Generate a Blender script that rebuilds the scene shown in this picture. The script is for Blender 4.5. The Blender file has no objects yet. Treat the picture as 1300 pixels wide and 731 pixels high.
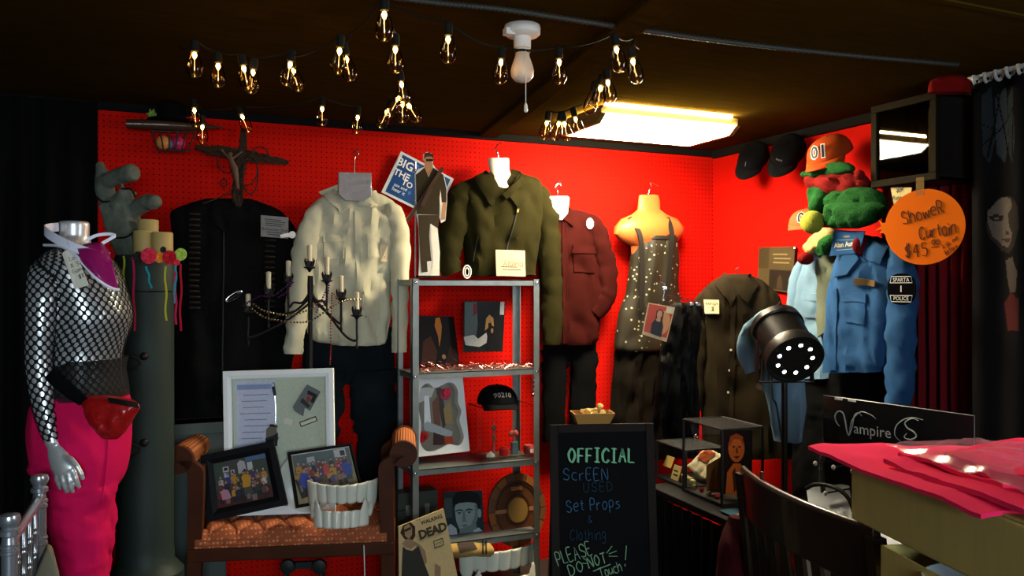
import bpy, bmesh, math, random
from mathutils import Vector as V, Matrix, noise
from mathutils.bvhtree import BVHTree
PI = math.pi
C = bpy.context.scene.collection
# ---------------------------------------------------------------- camera frame (used to measure the photograph)
F, CX, CY = 1050.0, 650.0, 365.5
CAM = V((-3.147, -4.123, 1.5)); YAW = math.radians(23.7)
RT = V((math.cos(YAW), -math.sin(YAW), 0)); FW = V((math.sin(YAW), math.cos(YAW), 0)); UP = V((0, 0, 1))
XA = V((1, 0, 0)); YA = V((0, 1, 0))
CEIL = 2.33
def ray(px, py): return FW + RT*((px-CX)/F) + UP*((CY-py)/F)
def atZ(px, py, z): return CAM + ray(px, py)*z
def onH(px, py, h):
    r = ray(px, py); return CAM + r*((h-CAM.z)/r.z)
class PL:
    """a plane in the room: o origin, x to the right, u up, n out towards the room"""
    def __init__(s, o, x, u=UP):
        s.o = V(o); s.x = V(x).normalized(); s.u = V(u).normalized(); s.n = s.x.cross(s.u).normalized()
    def P(s, px, py, c=0.0):
        r = ray(px, py); o = s.o + s.n*c
        return CAM + r*((o-CAM).dot(s.n)/r.dot(s.n))
    def loc(s, px, py):
        p = s.P(px, py)-s.o; return p.dot(s.x), p.dot(s.u)
    def W(s, a, b, c=0.0): return s.o + s.x*a + s.u*b + s.n*c
    def mm(s, px, py):      # metres per horizontal pixel there
        return (s.P(px+1, py)-s.P(px-1, py)).length/2
def lean_up(n, ang): return (UP*math.cos(ang) - V(n)*math.sin(ang)).normalized()
def BW(d, lean=0):
    return PL((0, -d, 0), XA, lean_up((0, -1, 0), lean) if lean else UP)
def RW(d): return PL((-d, 0, 0), -YA)
def CF(px, py, z, yaw=0.0, lean=0):
    x = Matrix.Rotation(math.radians(yaw), 3, 'Z') @ RT
    n = x.cross(UP)
    return PL(atZ(px, py, z), x, lean_up(n, lean))
# ---------------------------------------------------------------- mesh builder
def cat(pts, n, closed=False):
    """Catmull-Rom through tuples"""
    P = [tuple(p) for p in pts]; out = []; k = len(P)
    m = k if closed else k-1
    for i in range(m):
        if closed: a, b, c, d = P[(i-1) % k], P[i], P[(i+1) % k], P[(i+2) % k]
        else: a, b, c, d = P[max(i-1, 0)], P[i], P[i+1], P[min(i+2, k-1)]
        for j in range(n):
            t = j/n
            out.append(tuple(0.5*((2*b[q]) + (-a[q]+c[q])*t + (2*a[q]-5*b[q]+4*c[q]-d[q])*t*t + (-a[q]+3*b[q]-3*c[q]+d[q])*t**3) for q in range(len(b))))
    if not closed: out.append(P[-1])
    return out
def fb(p, o=3): return noise.fractal(V(p), 0.9, 2.0, o)
class MB:
    def __init__(s): s.v = []; s.f = []; s.c = []; s.m = []; s.uv = []; s.col = None; s.mi = 0; s.T = None
    def add(s, vs, fs, uvs=None):
        o = len(s.v)
        for p in vs:
            p = V(p); s.v.append(s.T @ p if s.T else p)
        for i, f in enumerate(fs):
            s.f.append(tuple(o+k for k in f)); s.c.append(s.col); s.m.append(s.mi); s.uv.append(uvs[i] if uvs else None)
        return s
    def obox(s, c, x, y, z, sx, sy, sz):
        c = V(c); x = V(x)*sx/2; y = V(y)*sy/2; z = V(z)*sz/2
        vs = [c+x*i+y*j+z*k for k in (-1, 1) for j in (-1, 1) for i in (-1, 1)]
        return s.add(vs, [(0, 2, 3, 1), (4, 5, 7, 6), (0, 1, 5, 4), (2, 6, 7, 3), (0, 4, 6, 2), (1, 3, 7, 5)])
    def box(s, c, sx, sy, sz): return s.obox(c, (1, 0, 0), (0, 1, 0), (0, 0, 1), sx, sy, sz)
    def bx(s, x0, x1, y0, y1, z0, z1): return s.box(((x0+x1)/2, (y0+y1)/2, (z0+z1)/2), abs(x1-x0), abs(y1-y0), abs(z1-z0))
    def bar(s, a, b, w, t, up=(0, 0, 1)):
        a, b = V(a), V(b); d = (b-a); L = d.length; d.normalize()
        x = d.cross(V(up));  x = x.normalized() if x.length > 1e-6 else V((1, 0, 0))
        return s.obox((a+b)/2, d, x, d.cross(x), L, w, t)
    def prism(s, pts, n, t, base=0.0):
        n = V(n).normalized(); k = len(pts)
        vs = [V(p)+n*base for p in pts]+[V(p)+n*(base+t) for p in pts]
        fs = [tuple(range(k))[::-1], tuple(range(k, 2*k))]+[(i, (i+1) % k, k+(i+1) % k, k+i) for i in range(k)]
        return s.add(vs, fs)
    def loft(s, rings, cap=True, closed=False):
        n = len(rings[0]); vs = [p for r in rings for p in r]; fs = []; uvs = []
        L = 0; m = len(rings)
        for i in range(m if closed else m-1):
            a, b = rings[i], rings[(i+1) % m]
            per = sum((V(a[j])-V(a[(j+1) % n])).length for j in range(n))
            dl = sum((V(a[j])-V(b[j])).length for j in range(0, n, max(1, n//6)))/len(range(0, n, max(1, n//6)))
            for j in range(n):
                j2 = (j+1) % n; k2 = (i+1) % m
                fs.append((i*n+j, i*n+j2, k2*n+j2, k2*n+j))
                uvs.append([(j/n*per, L), ((j+1)/n*per, L), ((j+1)/n*per, L+dl), (j/n*per, L+dl)])
            L += dl
        s.add(vs, fs, uvs)
        if cap and not closed:
            o = len(s.v)-len(vs)
            for idx, base in ((0, 0), (1, (m-1)*n)):
                f = tuple(o+base+j for j in range(n))
                s.f.append(f[::-1] if idx == 0 else f); s.c.append(s.col); s.m.append(s.mi); s.uv.append(None)
        return s
    def tube(s, pts, r, n=8, cap=True, closed=False, flat=1.0, ref=None):
        P = [V(p) for p in pts]; m = len(P); R = r if isinstance(r, (list, tuple)) else [r]*m
        rings = []; nx = None
        for i in range(m):
            if closed: d = P[(i+1) % m]-P[i-1]
            else: d = P[min(i+1, m-1)]-P[max(i-1, 0)]
            d.normalize()
            if ref is not None: nx = V(ref)
            if nx is None: nx = d.orthogonal()
            nx = (nx-d*nx.dot(d))
            nx = nx.normalized() if nx.length > 1e-6 else d.orthogonal().normalized()
            ny = d.cross(nx)
            rings.append([P[i]+nx*R[i]*math.cos(2*PI*j/n)*flat+ny*R[i]*math.sin(2*PI*j/n) for j in range(n)])
        return s.loft(rings, cap, closed)
    def lathe(s, prof, o=(0, 0, 0), ax=(0, 0, 1), n=24, cap=True, sx=1.0):
        o = V(o); ax = V(ax).normalized(); x = ax.orthogonal().normalized() if abs(ax.z) < .999 else V((1, 0, 0)); y = ax.cross(x)
        return s.loft([[o+ax*h+x*r*math.cos(2*PI*j/n)*sx+y*r*math.sin(2*PI*j/n) for j in range(n)] for r, h in prof], cap)
    def ball(s, c, r, n=12, x=(1, 0, 0), y=(0, 1, 0), z=(0, 0, 1), nz=0.0, seed=0):
        rx, ry, rz = r if isinstance(r, (tuple, list)) else (r, r, r)
        c = V(c); x, y, z = V(x), V(y), V(z); h = max(4, n//2); rings = []
        for i in range(h+1):
            t = PI*i/h; t = min(max(t, .02), PI-.02)
            rr = []
            for j in range(n):
                d = x*rx*math.sin(t)*math.cos(2*PI*j/n)+y*ry*math.sin(t)*math.sin(2*PI*j/n)-z*rz*math.cos(t)
                if nz: d = d*(1+nz*fb((d+V((seed*3.7, seed, 0)))*(2.2/max(rx, rz)), 2))
                rr.append(c+d)
            rings.append(rr)
        return s.loft(rings, True)
    def grid(s, fn, nu, nv):
        vs = [fn(i/nu, j/nv) for j in range(nv+1) for i in range(nu+1)]; w = nu+1
        fs = [(j*w+i, j*w+i+1, (j+1)*w+i+1, (j+1)*w+i) for j in range(nv) for i in range(nu)]
        uvs = [[(i/nu, j/nv), ((i+1)/nu, j/nv), ((i+1)/nu, (j+1)/nv), (i/nu, (j+1)/nv)] for j in range(nv) for i in range(nu)]
        return s.add(vs, fs, uvs)
    def bvh(s): return BVHTree.FromPolygons([tuple(v) for v in s.v], s.f)
    def mesh(s, name, mats, org, smooth=True, angle=40):
        me = bpy.data.meshes.new(name)
        me.from_pydata([tuple(p-org) for p in s.v], [], s.f)
        for m in (mats if isinstance(mats, (list, tuple)) else [mats]): me.materials.append(m)
        me.polygons.foreach_set('material_index', s.m)
        if any(u is not None for u in s.uv):
            ul = me.uv_layers.new(name='UVMap'); k = 0
            for i, p in enumerate(me.polygons):
                u = s.uv[i]
                for q in range(p.loop_total): ul.data[p.loop_start+q].uv = u[q] if u else (0, 0)
        if any(c is not None for c in s.c):
            ca = me.color_attributes.new('Col', 'FLOAT_COLOR', 'CORNER')
            for i, p in enumerate(me.polygons):
                c = s.c[i] or (1, 1, 1)
                for q in range(p.loop_total): ca.data[p.loop_start+q].color = (*c, 1)
        else:
            bm = bmesh.new(); bm.from_mesh(me); bmesh.ops.recalc_face_normals(bm, faces=bm.faces); bm.to_mesh(me); bm.free()
        if smooth:
            me.polygons.foreach_set('use_smooth', [True]*len(me.polygons)); me.set_sharp_from_angle(angle=math.radians(angle))
        me.update(); return me
ORG = {}
def thing(name, label, catg, loc, group=None):
    o = bpy.data.objects.new(name, None); C.objects.link(o); o.empty_display_size = .05
    o.location = loc; o['label'] = label; o['category'] = catg
    if group: o['group'] = group
    ORG[o.name] = V(loc); return o
def part(mb, name, mat, parent, smooth=True, bevel=0, solid=0, label=None, sub=0, stuff=False, angle=40, remesh=0):
    org = ORG[parent.name]
    o = bpy.data.objects.new(name, mb.mesh(name, mat, org, smooth, angle)); C.objects.link(o); o.parent = parent
    ORG[o.name] = V(org); mods(o, bevel, solid, sub, remesh)
    if label: o['label'] = label
    if stuff: o['kind'] = 'stuff'
    return o
def mods(o, bevel, solid, sub, remesh=0):
    if solid:
        m = o.modifiers.new('s', 'SOLIDIFY'); m.thickness = solid; m.offset = 0
    if bevel:
        m = o.modifiers.new('b', 'BEVEL'); m.width = bevel; m.segments = 2; m.limit_method = 'ANGLE'; m.angle_limit = .6
    if remesh:
        m = o.modifiers.new('r', 'REMESH'); m.mode = 'VOXEL'; m.voxel_size = remesh; m.use_smooth_shade = True
        m = o.modifiers.new('sm', 'SMOOTH'); m.factor = .5; m.iterations = 4
    if sub:
        m = o.modifiers.new('u', 'SUBSURF'); m.levels = sub; m.render_levels = sub
def solo(mb, name, mat, label, catg, group=None, smooth=True, bevel=0, solid=0, sub=0, kind=None, angle=40, remesh=0):
    xs = [p.x for p in mb.v]; ys = [p.y for p in mb.v]; zs = [p.z for p in mb.v]
    org = V(((min(xs)+max(xs))/2, (min(ys)+max(ys))/2, min(zs)))
    o = bpy.data.objects.new(name, mb.mesh(name, mat, org, smooth, angle)); C.objects.link(o); o.location = org
    ORG[o.name] = org; mods(o, bevel, solid, sub, remesh)
    if label: o['label'] = label
    if catg: o['category'] = catg
    if group: o['group'] = group
    if kind: o['kind'] = kind
    return o
def struct(mb, name, mat, smooth=False, bevel=0): return solo(mb, name, mat, None, None, kind='structure', smooth=smooth, bevel=bevel)
def inst(src, name, parent, mtx):
    o = src.copy(); o.name = name; C.objects.link(o); o.parent = parent; o.matrix_local = mtx
    ORG[o.name] = ORG.get(parent.name, V((0, 0, 0))); return o
# ---------------------------------------------------------------- materials
def lin(c): return tuple((x/12.92 if x <= .04045 else ((x+.055)/1.055)**2.4) for x in c)
def rgb(r, g, b): return lin((r/255, g/255, b/255))
MATS = {}
def mat(name, col, rough=.7, metal=0.0, spec=.22, bump=0.0, scale=40.0, var=0.0, vscale=6.0, sheen=0.0, trans=0.0, alpha=1.0, emit=None, estr=0.0, coat=0.0, sub=0.0, stretch=None):
    if name in MATS: return MATS[name]
    m = bpy.data.materials.new(name); m.use_nodes = True; nt = m.node_tree; N = nt.nodes; L = nt.links
    b = N['Principled BSDF']; b.inputs['Base Color'].default_value = (*col, 1)
    b.inputs['Roughness'].default_value = rough; b.inputs['Metallic'].default_value = metal
    b.inputs['Specular IOR Level'].default_value = spec
    b.inputs['Sheen Weight'].default_value = sheen; b.inputs['Transmission Weight'].default_value = trans
    b.inputs['Alpha'].default_value = alpha; b.inputs['Coat Weight'].default_value = coat
    if emit: b.inputs['Emission Color'].default_value = (*emit, 1); b.inputs['Emission Strength'].default_value = estr
    tc = N.new('ShaderNodeTexCoord'); src = tc.outputs['Object']
    if stretch:
        mp = N.new('ShaderNodeMapping'); mp.inputs['Scale'].default_value = stretch; L.new(src, mp.inputs[0]); src = mp.outputs[0]
    if var:
        n = N.new('ShaderNodeTexNoise'); n.inputs['Scale'].default_value = vscale; n.inputs['Detail'].default_value = 4; L.new(src, n.inputs[0])
        mx = N.new('ShaderNodeMix'); mx.data_type = 'RGBA'
        mx.inputs[6].default_value = (*[max(0, x*(1-var)) for x in col], 1); mx.inputs[7].default_value = (*[min(1, x*(1+var)) for x in col], 1)
        L.new(n.outputs[0], mx.inputs[0]); L.new(mx.outputs[2], b.inputs['Base Color'])
    if bump:
        n = N.new('ShaderNodeTexNoise'); n.inputs['Scale'].default_value = scale; n.inputs['Detail'].default_value = 3; L.new(src, n.inputs[0])
        bp = N.new('ShaderNodeBump'); bp.inputs['Strength'].default_value = bump; bp.inputs['Distance'].default_value = .01
        L.new(n.outputs[0], bp.inputs['Height']); L.new(bp.outputs[0], b.inputs['Normal'])
    MATS[name] = m; return m
def nodes(m): return m.node_tree.nodes, m.node_tree.links, m.node_tree.nodes['Principled BSDF']
def math_(N, L, op, a, b=None, c=None):
    n = N.new('ShaderNodeMath'); n.operation = op
    for i, x in enumerate((a, b, c)):
        if x is None: continue
        if isinstance(x, (int, float)): n.inputs[i].default_value = x
        else: L.new(x, n.inputs[i])
    return n.outputs[0]
def print_mat(name, rough=.4, spec=.4, coat=0.0):
    spec *= .3; coat = 0; rough = max(rough, .35)
    if name in MATS: return MATS[name]
    m = mat(name, (1, 1, 1), rough, spec=spec, coat=coat); N, L, b = nodes(m)
    a = N.new('ShaderNodeVertexColor'); a.layer_name = 'Col'
    n = N.new('ShaderNodeTexNoise'); n.inputs['Scale'].default_value = 90; tc = N.new('ShaderNodeTexCoord'); L.new(tc.outputs['Object'], n.inputs[0])
    mx = N.new('ShaderNodeMix'); mx.data_type = 'RGBA'; mx.blend_type = 'MULTIPLY'; mx.inputs[0].default_value = .25
    L.new(a.outputs[0], mx.inputs[6]); L.new(n.outputs[0], mx.inputs[7]); L.new(mx.outputs[2], b.inputs['Base Color'])
    return m
def fabric(name, col, rough=.9, weave=.25, scale=500, var=.12, sheen=0, vscale=12):
    return mat(name, col, rough, spec=.06, bump=weave, scale=scale, var=var, vscale=vscale, sheen=sheen)
def glass(name, tint=(1, 1, 1), refl=.08, rough=.02, blend=.35):
    """thin clear pane: mostly see-through with a Fresnel reflection"""
    if name in MATS: return MATS[name]
    m = bpy.data.materials.new(name); m.use_nodes = True; N = m.node_tree.nodes; L = m.node_tree.links
    N.remove(N['Principled BSDF']); out = N['Material Output']
    t = N.new('ShaderNodeBsdfTransparent'); t.inputs[0].default_value = (*tint, 1)
    g = N.new('ShaderNodeBsdfGlossy'); g.inputs['Roughness'].default_value = rough
    lw = N.new('ShaderNodeLayerWeight'); lw.inputs[0].default_value = blend
    f = math_(N, L, 'ADD', lw.outputs['Fresnel'], refl)
    mx = N.new('ShaderNodeMixShader'); L.new(f, mx.inputs[0]); L.new(t.outputs[0], mx.inputs[1]); L.new(g.outputs[0], mx.inputs[2]); L.new(mx.outputs[0], out.inputs[0])
    MATS[name] = m; return m
# ---------------------------------------------------------------- garments, prints, writing
def garment(pl, rows, thick, N=64, M=56, amp=.012, fx=14, fz=2.0, seed=0, ex=.75, back=.35, hem=0.0):
    """a closed, folded cloth body; rows = (py, left px, right px[, thickness factor])"""
    R = [(r[0], r[1], r[2], r[3] if len(r) > 3 else 1.0) for r in rows]
    k = max(2, M//(len(R)-1)); R = cat(R, k); rings = []
    for i, (py, l, r, tf) in enumerate(R):
        al, bl = pl.loc(l, py); ar, br = pl.loc(r, py); hw = (ar-al)/2; ca = (al+ar)/2; ring = []
        tt = i/(len(R)-1)
        for j in range(N):
            t = 2*PI*j/N; c_, s_ = math.cos(t), math.sin(t)
            x = hw*math.copysign(abs(c_)**ex, c_); a = ca+x; b = bl+(br-bl)*(x/hw*.5+.5 if hw else .5)
            d = thick*tf*(s_ if s_ > 0 else s_*back)
            w = fb((a*fx+seed*5.1, b*fz, seed*2.3), 3)*amp*1.9*min(1, tf+.2)*(.35+.65*tt)
            w += fb((a*fx*.6+b*7, b*9+seed, seed*1.3), 2)*amp*.6
            w -= max(0, .28-abs(fb((a*fx*.45+b*3.2*math.sin(seed), b*2.6+seed, seed*1.9), 2)))*amp*5.0*min(1, tf)*(.3+.7*abs(math.sin(t)))
            if hem and i >= len(R)-4: b += hem*fb((a*9, seed, 1), 2)
            ring.append(pl.W(a+w*.35*c_, b, d+w*(1 if s_ > 0 else .4)))
        rings.append(ring)
    m = MB(); m.loft(rings); return m
def limb(pl, path, flat=.75, c=0.0, N=20, k=8, amp=.19, seed=0, fz=38):
    """a wrinkled cloth tube; path = (px, py, width px[, out])"""
    P = [(p[0], p[1], p[2], p[3] if len(p) > 3 else c) for p in path]
    P = cat(P, k); pts = []; rr = []
    for (px, py, w, cc) in P: pts.append(pl.P(px, py, cc)); rr.append(w/2*pl.mm(px, py))
    m = MB(); rings = []
    for i, p in enumerate(pts):
        d = (pts[min(i+1, len(pts)-1)]-pts[max(i-1, 0)]).normalized(); y = pl.n; x = d.cross(y).normalized()
        ring = []
        for j in range(N):
            t = 2*PI*j/N
            q = 1+amp*1.2*fb((p.x*8+math.cos(t)*.8+seed*3, math.sin(t)*.8+p.y*8, p.z*fz*.4+seed), 3)
            q -= amp*2.2*max(0, .22-abs(fb((math.cos(t)*.7+seed, math.sin(t)*.7, p.z*fz*.3+math.cos(t)*1.4+seed*2), 2)))
            ring.append(p+x*rr[i]*math.cos(t)*q+y*rr[i]*math.sin(t)*flat*q)
        rings.append(ring)
    m.loft(rings); return m
def hit(bv, px, py, off=.0):
    r = ray(px, py).normalized(); q = bv.ray_cast(CAM, r)
    if q[0] is None:
        return None, None
    n = q[1]
    if n.dot(r) > 0: n = -n
    return q[0]+n*off, n
def patch(bv, quad, off=.003, t=.003, nu=8, nv=8, pl=None):
    """a cloth piece laid on a garment: quad of pixels tl,tr,br,bl projected on its surface"""
    m = MB(); g = []; last = None
    for j in range(nv+1):
        for i in range(nu+1):
            u, w = i/nu, j/nv
            px = (quad[0][0]*(1-u)+quad[1][0]*u)*(1-w)+(quad[3][0]*(1-u)+quad[2][0]*u)*w
            py = (quad[0][1]*(1-u)+quad[1][1]*u)*(1-w)+(quad[3][1]*(1-u)+quad[2][1]*u)*w
            p, n = hit(bv, px, py)
            g.append((p, n, px, py))
    ok = [x for x in g if x[0] is not None]
    mean = sum(((x[0]-CAM).dot(FW) for x in ok))/max(1, len(ok)) if ok else 4.0
    fr = []
    for p, n, px, py in g:
        if p is None: p, n = atZ(px, py, mean), -FW
        fr.append((p, n))
    W = nu+1
    vs = [p+n*(off+t) for p, n in fr]+[p+n*(off-.004) for p, n in fr]; K = len(fr); fs = []
    for j in range(nv):
        for i in range(nu):
            a = j*W+i; fs.append((a, a+1, a+W+1, a+W)); fs.append((K+a, K+a+W, K+a+W+1, K+a+1))
    for i in range(nu):
        fs.append((i, K+i, K+i+1, i+1)); a = nv*W+i; fs.append((a, a+1, K+a+1, K+a))
    for j in range(nv):
        a = j*W; fs.append((a, a+W, K+a+W, K+a)); a += nu; fs.append((a, K+a, K+a+W, a+W))
    m.add(vs, fs); return m
def strip(bv, pts, r, off=.002, n=6, k=6):
    P = []
    for px, py in cat(pts, k):
        p, _ = hit(bv, px, py, off)
        if p is not None: P.append(p)
    m = MB()
    if len(P) > 1: m.tube(P, r, n)
    return m
def button(bv, px, py, r=.006):
    p, n = hit(bv, px, py, .003)
    m = MB()
    if p is None: p, n = atZ(px, py, 4), -FW
    m.lathe([(r*.2, -.001), (r, -.001), (r, .002), (r*.8, .003), (r*.3, .002)], p, n, 10); return m
class Pic:
    """a printed sheet: tl,tr,br,bl points, normal n; polygons in u right, v down"""
    def __init__(s, q, n, t=.003, col=(1, 1, 1), back=None):
        s.q = [V(p) for p in q]; s.n = V(n).normalized(); s.m = MB(); s.lay = 0.0; s.t = t
        s.m.col = back or col; s.m.prism(s.q, s.n, t); s.rect(col, 0, 0, 1, 1)
    def at(s, u, v, o=0): return (s.q[0]*(1-u)+s.q[1]*u)*(1-v)+(s.q[3]*(1-u)+s.q[2]*u)*v+s.n*(s.t+o)
    def poly(s, col, pts):
        s.lay += .00025; s.m.col = col
        s.m.add([s.at(u, v, s.lay) for u, v in pts], [tuple(range(len(pts)))]); return s
    def rect(s, col, a, b, c, d): return s.poly(col, [(a, b), (c, b), (c, d), (a, d)])
    def ell(s, col, u, v, ru, rv, n=14, a0=0): return s.poly(col, [(u+ru*math.cos(2*PI*i/n+a0), v+rv*math.sin(2*PI*i/n+a0)) for i in range(n)])
    def line(s, col, a, b, w):
        d = V((b[0]-a[0], b[1]-a[1])); p = V((-d.y, d.x)).normalized()*w/2
        return s.poly(col, [(a[0]+p.x, a[1]+p.y), (b[0]+p.x, b[1]+p.y), (b[0]-p.x, b[1]-p.y), (a[0]-p.x, a[1]-p.y)])
    def lines(s, col, u0, u1, v0, v1, n, h=.02, seed=1):
        rd = random.Random(seed)
        for i in range(n):
            v = v0+(v1-v0)*(i+.5)/n; s.rect(col, u0+rd.random()*.06, v-h/2, u1-rd.random()*(u1-u0)*.3, v+h/2)
        return s
def frame_mtx(o, x, u):
    x = V(x).normalized(); u = V(u); u = (u-x*u.dot(x)).normalized(); n = x.cross(u)
    return Matrix(((x.x, u.x, n.x, o[0]), (x.y, u.y, n.y, o[1]), (x.z, u.z, n.z, o[2]), (0, 0, 0, 1)))
def text_mb(s, o, x, u, width=None, size=.1, thick=.0005, shear=0, off=0.0, align='CENTER', space=1.0, mb=None):
    cu = bpy.data.curves.new('t', 'FONT'); cu.body = s; cu.align_x = align; cu.align_y = 'CENTER'; cu.shear = shear; cu.offset = off
    cu.resolution_u = 2; cu.extrude = 0; cu.space_character = space
    ob = bpy.data.objects.new('t', cu); me = bpy.data.meshes.new_from_object(ob)
    xs = [v.co.x for v in me.vertices] or [0, 1]; w = max(xs)-min(xs); sc = width/w if width else size
    T = frame_mtx(o, x, u) @ Matrix.Scale(sc, 4)
    m = mb or MB(); old = m.T; m.T = T
    m.add([(v.co.x, v.co.y, thick/sc) for v in me.vertices], [tuple(p.vertices) for p in me.polygons]); m.T = old
    bpy.data.objects.remove(ob); bpy.data.curves.remove(cu); bpy.data.meshes.remove(me); return m
G = {'A': "0,0 3,10 6,0;1,4 5,4", 'B': "0,0 0,10 4,9 4,6 0,5;0,5 5,4 5,1 0,0", 'C': "6,8 4,10 1,8 0,5 1,1 4,0 6,2", 'D': "0,0 0,10 4,9 6,5 4,1 0,0",
 'E': "5,10 0,10 0,0 5,0;0,5 4,5", 'F': "5,10 0,10 0,0;0,5 4,5", 'I': "0,10 4,10;2,10 2,0;0,0 4,0", 'L': "0,10 0,0 5,0", 'N': "0,0 0,10 6,0 6,10",
 'O': "3,10 1,8 0,5 1,2 3,0 5,2 6,5 5,8 3,10", 'P': "0,0 0,10 4,10 5,8 4,5 0,5", 'R': "0,0 0,10 4,10 5,8 4,5 0,5;2,5 5,0", 'S': "6,8 4,10 1,9 1,6 5,4 6,2 4,0 0,1",
 'T': "0,10 6,10;3,10 3,0", 'U': "0,10 0,3 2,0 4,0 6,3 6,10", 'G': "6,8 4,10 1,8 0,5 1,1 4,0 6,1 6,4 4,4", 'M': "0,0 0,10 3,4 6,10 6,0", 'K': "0,0 0,10;5,10 0,4 5,0",
 'a': "5,6 2,7 0,4 1,1 3,0 5,3;5,6 5,0", 'b': "0,10 0,0 3,0 5,3 3,6 0,5", 'c': "5,6 2,7 0,4 1,1 4,0 5,1", 'd': "5,10 5,0 2,0 0,3 2,6 5,5", 'e': "0,4 5,4 4,7 1,6 0,3 2,0 5,1",
 'f': "5,9 3,10 2,8 2,0;0,6 4,6", 'g': "5,6 2,7 0,4 2,1 5,3;5,6 5,-2 3,-4 0,-3", 'h': "0,10 0,0;0,4 3,7 5,5 5,0", 'i': "1,6 1,0;1,8 1,9", 'k': "0,10 0,0;4,6 0,3 4,0", 'l': "1,10 1,0",
 'm': "0,6 0,0;0,4 2,6 3,4 3,0;3,4 5,6 6,4 6,0", 'n': "0,6 0,0;0,4 3,7 5,5 5,0", 'o': "2,7 0,4 1,1 3,0 5,3 4,6 2,7", 'p': "0,6 0,-4;0,6 3,7 5,4 3,1 0,2", 'r': "0,6 0,0;0,4 2,6 4,6", 's': "4,6 1,6 1,4 4,3 4,1 0,0",
 't': "2,9 2,1 4,0;0,6 4,6", 'u': "0,6 0,2 2,0 5,3;5,6 5,0", 'v': "0,6 2,0 5,6", 'w': "0,6 1,0 3,5 5,0 6,6", 'x': "0,6 5,0;5,6 0,0", 'y': "0,6 2,1;5,6 1,-4",
 '!': "1,10 1,3;1,0 1,1", '$': "5,8 3,9 0,8 1,5 5,4 5,2 2,0 0,2;2,11 2,-1;4,11 4,-1", '&': "6,0 1,8 3,10 4,8 0,3 2,0 6,4", '0': "3,10 0,7 0,3 3,0 5,3 5,7 3,10", '1': "0,7 2,10 2,0", '4': "4,0 4,10 0,4 6,4", '5': "5,10 0,10 0,6 4,6 5,3 3,0 0,1", '-': "0,4 4,4", '.': "1,0 1,1", ' ': ""}
def hand_w(s, gap):
    cx = 0
    for ch in s:
        g = G[ch]
        cx += 5 if not g else max(float(q.split(',')[0]) for st in g.split(';') for q in st.split())+gap
    return cx-gap
def hand(mb, s, o, x, u, h, r, gap=2.2, jit=.5, seed=1, n=5, smooth=True, fit=None):
    """handwriting: strokes of small round section, h = capital height"""
    rd = random.Random(seed); T = frame_mtx(o, x, u); cx = 0; sc = h/10; sx = fit/hand_w(s, gap) if fit else sc
    for ch in s:
        g = G[ch]
        if not g: cx += 5; continue
        w = 0; dy = rd.uniform(-jit, jit)
        for st in g.split(';'):
            p = [tuple(float(q) for q in a.split(',')) for a in st.split()]
            w = max(w, max(q[0] for q in p))
            p = [(a+cx+rd.uniform(-jit, jit)*.4, b+dy+rd.uniform(-jit, jit)*.4) for a, b in p]
            if smooth and len(p) > 3: p = cat(p, 4)
            mb.tube([T @ V((a*sx, b*sc, r*.3)) for a, b in p], r, n, flat=1)
        cx += w+gap
    return cx*sc
# ---------------------------------------------------------------- shared materials
def pegboard():
    m = mat('red_pegboard', (.46, .0045, .0012), .8, spec=.06, var=.12, vscale=3); N, L, b = nodes(m)
    tc = N.new('ShaderNodeTexCoord'); sp = N.new('ShaderNodeSeparateXYZ'); L.new(tc.outputs['Object'], sp.inputs[0])
    d2 = None
    for ax in ('X', 'Z'):
        q = math_(N, L, 'DIVIDE', sp.outputs[ax], .0254); q = math_(N, L, 'ADD', q, 200); q = math_(N, L, 'FRACT', q); q = math_(N, L, 'SUBTRACT', q, .5)
        q = math_(N, L, 'MULTIPLY', q, q); d2 = q if d2 is None else math_(N, L, 'ADD', d2, q)
    hole = math_(N, L, 'LESS_THAN', d2, .135**2)
    src = b.inputs['Base Color'].links[0].from_socket
    mx = N.new('ShaderNodeMix'); mx.data_type = 'RGBA'; L.new(hole, mx.inputs[0]); L.new(src, mx.inputs[6]); mx.inputs[7].default_value = (.06, .001, .001, 1)
    L.new(mx.outputs[2], b.inputs['Base Color']); return m
M_PEG = pegboard()
M_RED = mat('red_wall_paint', (.46, .0045, .0012), .8, spec=.06, var=.1, vscale=4, bump=.08, scale=120)
M_DARK = mat('black_wall_paint', (.004, .004, .004), .9, spec=.1)
M_CEIL = mat('dark_brown_ceiling_board', (.040, .023, .003), .9, spec=0, var=.35, vscale=5, bump=.12, scale=30, stretch=(1, 6, 1))
M_FLOOR = mat('dark_floor_boards', (.020, .015, .012), .6, var=.4, vscale=8, bump=.1, stretch=(1, 10, 1))
M_BLACK = mat('black_matte', (.003, .003, .003), .8, spec=.15)
M_BLKGLOSS = mat('black_gloss', (.006, .006, .006), .3, spec=.5)
M_BLKPL = mat('black_plastic', (.012, .012, .012), .45)
M_CLOTHBLK = fabric('black_cloth', (.0022, .0022, .0025), sheen=0, var=.3)
M_CHROME = mat('chrome', (.75, .75, .75), .15, metal=1)
M_STEEL = mat('galvanised_steel', (.24, .27, .26), .38, metal=.75, var=.2, vscale=25, bump=.05, scale=60)
M_WHITE = mat('white_paint', (.72, .72, .68), .45, var=.05)
M_WHITEPL = mat('white_plastic', (.72, .70, .64), .35, var=.04)
M_PAPER = mat('paper', (.72, .66, .52), .8, spec=.2, var=.06, vscale=20)
M_CARD = mat('cardboard', (.52, .40, .12), .8, spec=.2, var=.15, vscale=7, bump=.05, scale=90, stretch=(6, 6, 1))
M_WOODDK = mat('dark_wood', (.045, .020, .010), .35, var=.4, vscale=9, bump=.06, scale=60, stretch=(1, 1, .15), coat=.2)
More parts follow.
